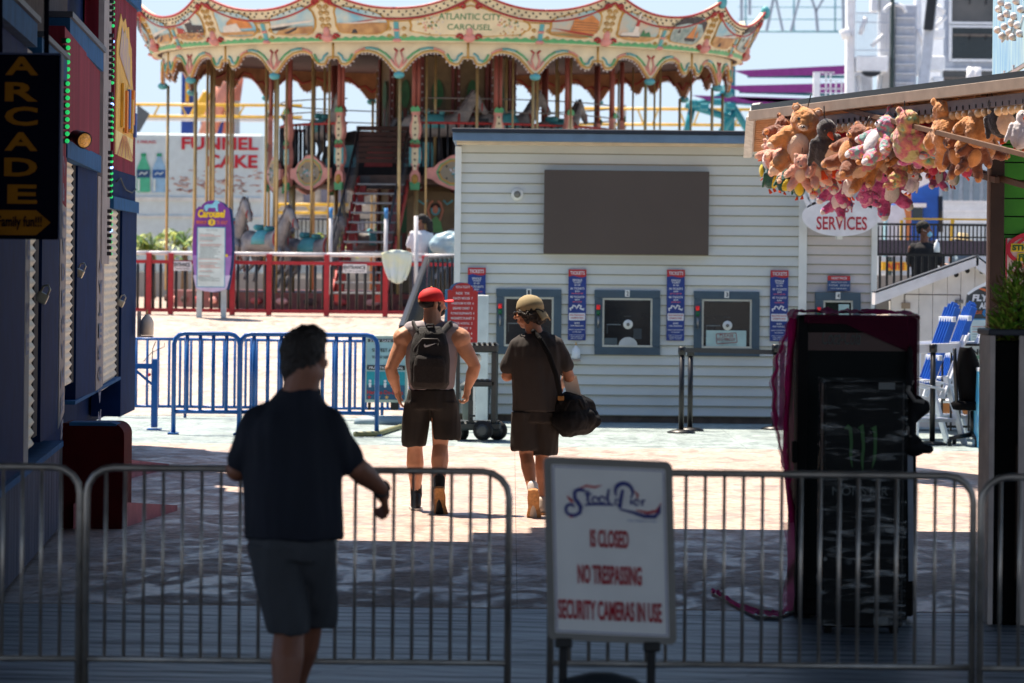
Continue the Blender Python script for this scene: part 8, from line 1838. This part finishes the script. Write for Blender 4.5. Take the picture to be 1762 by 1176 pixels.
for hp, kn, an in ((hipL, kL, aL), (hipR, kR, aR)):
    c(hp, kn, .1, .066, 0, 14); cf = kn.lerp(an, .30); c(kn, cf+Vector((0, -.012, 0)), .062, .068, 0, 14); c(cf+Vector((0, -.012, 0)), kn.lerp(an, .72), .068, .046); c(kn.lerp(an, .7), an, .046, .038)
o = b.build('body', m_sk3, p3_); fuse(o, .0075, 4, .5)
m_nav = P('polo_navy', (13, 18, 34), rough=.85, var=.15, scale=6); b = MB(); c = b.cap
b.loft([((.015, .0, .845), .205, .15), ((.01, .0, .9), .202, .155), ((0, .01, 1.02), .2, .168), ((-.005, .01, 1.16), .205, .155), ((-.005, .0, 1.26), .20, .145), ((0, .0, 1.32), .18, .13), ((.01, .0, 1.38), .13, .11), ((.02, .0, 1.43), .098, .09)], 0, 32)
c((-.145, .0, 1.29), (-.205, .01, 1.165), .074, .062, 0, 16); c((.15, .0, 1.29), (.228, .02, 1.165), .074, .063, 0, 16); c((0.01, 0, 1.385), (-.14, 0, 1.315), .07, .068); c((0.01, 0, 1.385), (.145, 0, 1.315), .07, .068); b.loft([((.022, .0, 1.42), .096, .092), ((.03, .01, 1.455), .09, .086)], 0, 24)
o = b.build('polo_shirt', m_nav, p3_); fuse(o, .010, 4, .5, fold(.012, 1, .5, 12))
b = MB(); b.loft([((.0, .0, .90), .165, .13), ((.0, .0, .82), .174, .145), ((.005, .01, .76), .15, .14)], 0, 32); b.loft([((-.07, .0, .82), .108, .14), ((-.045, .0, .66), .098, .125), ((-.012, .0, .50), .088, .112), ((-.008, .0, .462), .082, .105)], 0, 24); b.loft([((.08, .02, .82), .105, .14), ((.088, .09, .66), .098, .125), ((.098, .17, .51), .088, .112), ((.098, .18, .475), .082, .105)], 0, 24)
o = b.build('shorts', P('shorts_slate', (60, 61, 66), rough=.9, var=.12), p3_); fuse(o, .009, 4, .5, fold(.013, 1, .45, 22))
b = MB(); hc3 = Vector((.045, .04, 1.575)); rt = Matrix.Rotation(R(-24), 3, 'Z'); b.ell(hc3+rt @ Vector((0, -.022, .03)), (.092, .105, .10), 0, 22, rt); b.ell(hc3+rt @ Vector((0, -.052, -.03)), (.082, .066, .085), 0, 20, rt); b.cap(hc3+rt @ Vector((-.03, -.052, -.07)), hc3+rt @ Vector((.03, -.052, -.07)), .045, .045); b.ell(hc3+rt @ Vector((0, .03, .085)), (.078, .07, .055), 0, 18, rt)
o = b.build('hair', m_hair, p3_); fuse(o, .006, 2, .5, lambda co, no: .006*noise.noise(co*60)+.004*noise.noise(co*130))
b = MB(); shoe(b, (-.015, .38, .05), (-.01, .64, .05)); shoe(b, (-.02, -.15, .02), (-.015, .10, .0), 1.0, (0, .1, .98)); o = b.build('shoes', m_sbk, p3_); fuse(o, .008, 2, .5)
b = MB(); wv = Vector((.355, .19, 1.04)); b.tube([wv+Vector((.032*math.cos(R(a)), .02*math.sin(R(a))+.012*math.cos(R(a)), .03*math.sin(R(a)))) for a in range(0, 360, 30)], .008, 0, 6, closed=True); b.build('watch', m_blk, p3_)
p = W(503, 1200, 14.6); p3_.location = (p.x-.01, 14.6, 0)

# ---- small figures in the background ---------------------------------------------------------------------------
def small_person(name_label, px, Y, z, yaw, shirt, pants, skinm, hairm, mask=True, s=1.0, hat=None, tail=False, arm=None):
    t = thing('person', name_label, 'person'); b = MB(); c = b.cap
    T, rot = head(b, (0, .02, 1.58), yaw, R(-6), .98); c((0, 0, 1.36), (0, .02, 1.52), .062, .056)
    b.loft([((0, 0, .9), .15, .11), ((0, 0, 1.1), .15, .11), ((0, 0, 1.3), .17, .11), ((0, 0, 1.38), .1, .08)])
    arms = arm or [(-1, (-.22, .02, 1.08), (-.18, .2, .98)), (1, (.22, .02, 1.08), (.18, .2, .98))]
    for sx, el, wr in arms:
        sh = Vector((sx*.17, 0, 1.33)); el, wr = Vector(el), Vector(wr); c(sh, el, .052, .04); c(el, wr, .042, .027); hand(b, wr, (wr-el), (0, 0, 1), (-sx, .2, 0), 1.0, .5)
    for sx in (-1, 1): c((sx*.085, 0, .88), (sx*.09, .02, .47), .09, .058); c((sx*.09, .02, .47), (sx*.09, 0, .08), .058, .036); c((sx*.09, -.03, .035), (sx*.09, .16, .03), .04, .035)
    o = b.build('body', skinm, t); fuse(o, .011, 3, .5)
    b = MB(); b.loft([((0, 0, .84), .17, .13), ((0, 0, 1.0), .165, .13), ((0, 0, 1.2), .185, .135), ((0, 0, 1.33), .18, .115), ((0, 0, 1.41), .08, .07)], 0, 28)
    for sx, el, wr in arms: sh = Vector((sx*.15, 0, 1.33)); b.cap(sh, sh.lerp(Vector(el), .75), .07, .066, 0, 14)
    o = b.build('t_shirt', shirt, t); fuse(o, .012, 3, .5, fold(.012, 1, .6, px))
    b = MB(); b.loft([((0, 0, .92), .165, .125), ((0, 0, .78), .175, .13)], 0, 24)
    for sx in (-1, 1): b.loft([((sx*.085, 0, .82), .1, .12), ((sx*.09, .01, .5), .085, .09), ((sx*.09, .0, .12), .07, .075)], 0, 20)
    o = b.build('trousers', pants, t); fuse(o, .012, 3, .5, fold(.01, 1, .6, px))
    hc_ = Vector((0, .02, 1.58)); rt = Matrix.Rotation(yaw, 3, 'Z') @ Matrix.Rotation(R(-6), 3, 'X'); Th = lambda x, y, z: hc_+rt @ Vector((x, y, z))
    b = MB(); b.ell(Th(0, -.022, .04), (.084, .1, .088), 0, 18, rt); b.ell(Th(0, -.045, -.005), (.075, .068, .06), 0, 16, rt)
    if tail: b.cap(Th(0, -.1, .03), Th(0, -.15, -.05), .055, .06); b.cap(Th(0, -.15, -.05), Th(.01, -.15, -.27), .062, .045); b.cap(Th(.01, -.15, -.27), Th(.02, -.13, -.36), .045, .02)
    o = b.build('hair', hairm, t); fuse(o, .009, 2, .5, fold(.006, 2.5))
    if mask:
        b = MB(); b.ell(Th(0, .075, -.045), (.054, .045, .045), 0, 16, rt); o = b.build('face_mask', P('mask_blue', (130, 190, 224), rough=.8), t)
        b = MB()
        for sx in (-1, 1): b.tube([Th(sx*.05, .075, -.03), Th(sx*.08, .0, .0)], .003, 0, 4)
        b.build('ear_loop', P('loop_white', (220, 222, 224)), o)
    if hat:
        b = MB(); b.loft([(Th(0, -.01, .055), .175, .185, rt), (Th(0, -.01, .07), .17, .18, rt), (Th(0, -.01, .075), .1, .11, rt), (Th(0, -.01, .15), .085, .095, rt), (Th(0, -.01, .17), .06, .07, rt)], 0, 24); o = b.build('straw_hat', hat, t)
        b = MB(); b.loft([(Th(0, -.01, .078), .101, .112, rt), (Th(0, -.01, .115), .096, .107, rt)], 0, 24, caps=False); b.build('hat_band', P('band_brown', (96, 66, 44)), o)
    t.scale = (s, s, s); w_ = W(px, 460, Y); t.location = (w_.x, Y, z); return t
a_ = small_person('man in black T-shirt and blue mask at the railing above the white shed', 1590, 49.0, .95, R(-112), P('tee_black', (30, 30, 34), rough=.9), P('jeans_dark', (28, 32, 44)), m_sk4, P('hair_black', (16, 14, 14), rough=.8), arm=[(-1, (-.2, .05, 1.12), (.05, .1, 1.05)), (1, (.24, -.1, 1.1), (.38, -.2, 1.09))])
b_ = small_person('person in a pale blue mask and straw hat far behind the railing', 1656, 58.6, .85, R(-100), P('tee_teal_grey', (110, 130, 144), rough=.9), P('jeans_dark', (28, 32, 44)), m_sk2, P('hair_black', (16, 14, 14)), hat=P('straw', (214, 190, 140), rough=.9))
cc_ = small_person('woman in a white T-shirt with a long dark ponytail beside the booth', 724, 63.4, 1.22, R(78), P('tee_white', (208, 210, 216), rough=.9), P('jeans_blue', (46, 58, 84)), m_sk4, P('hair_black', (16, 14, 14), rough=.8), tail=True, s=.98)
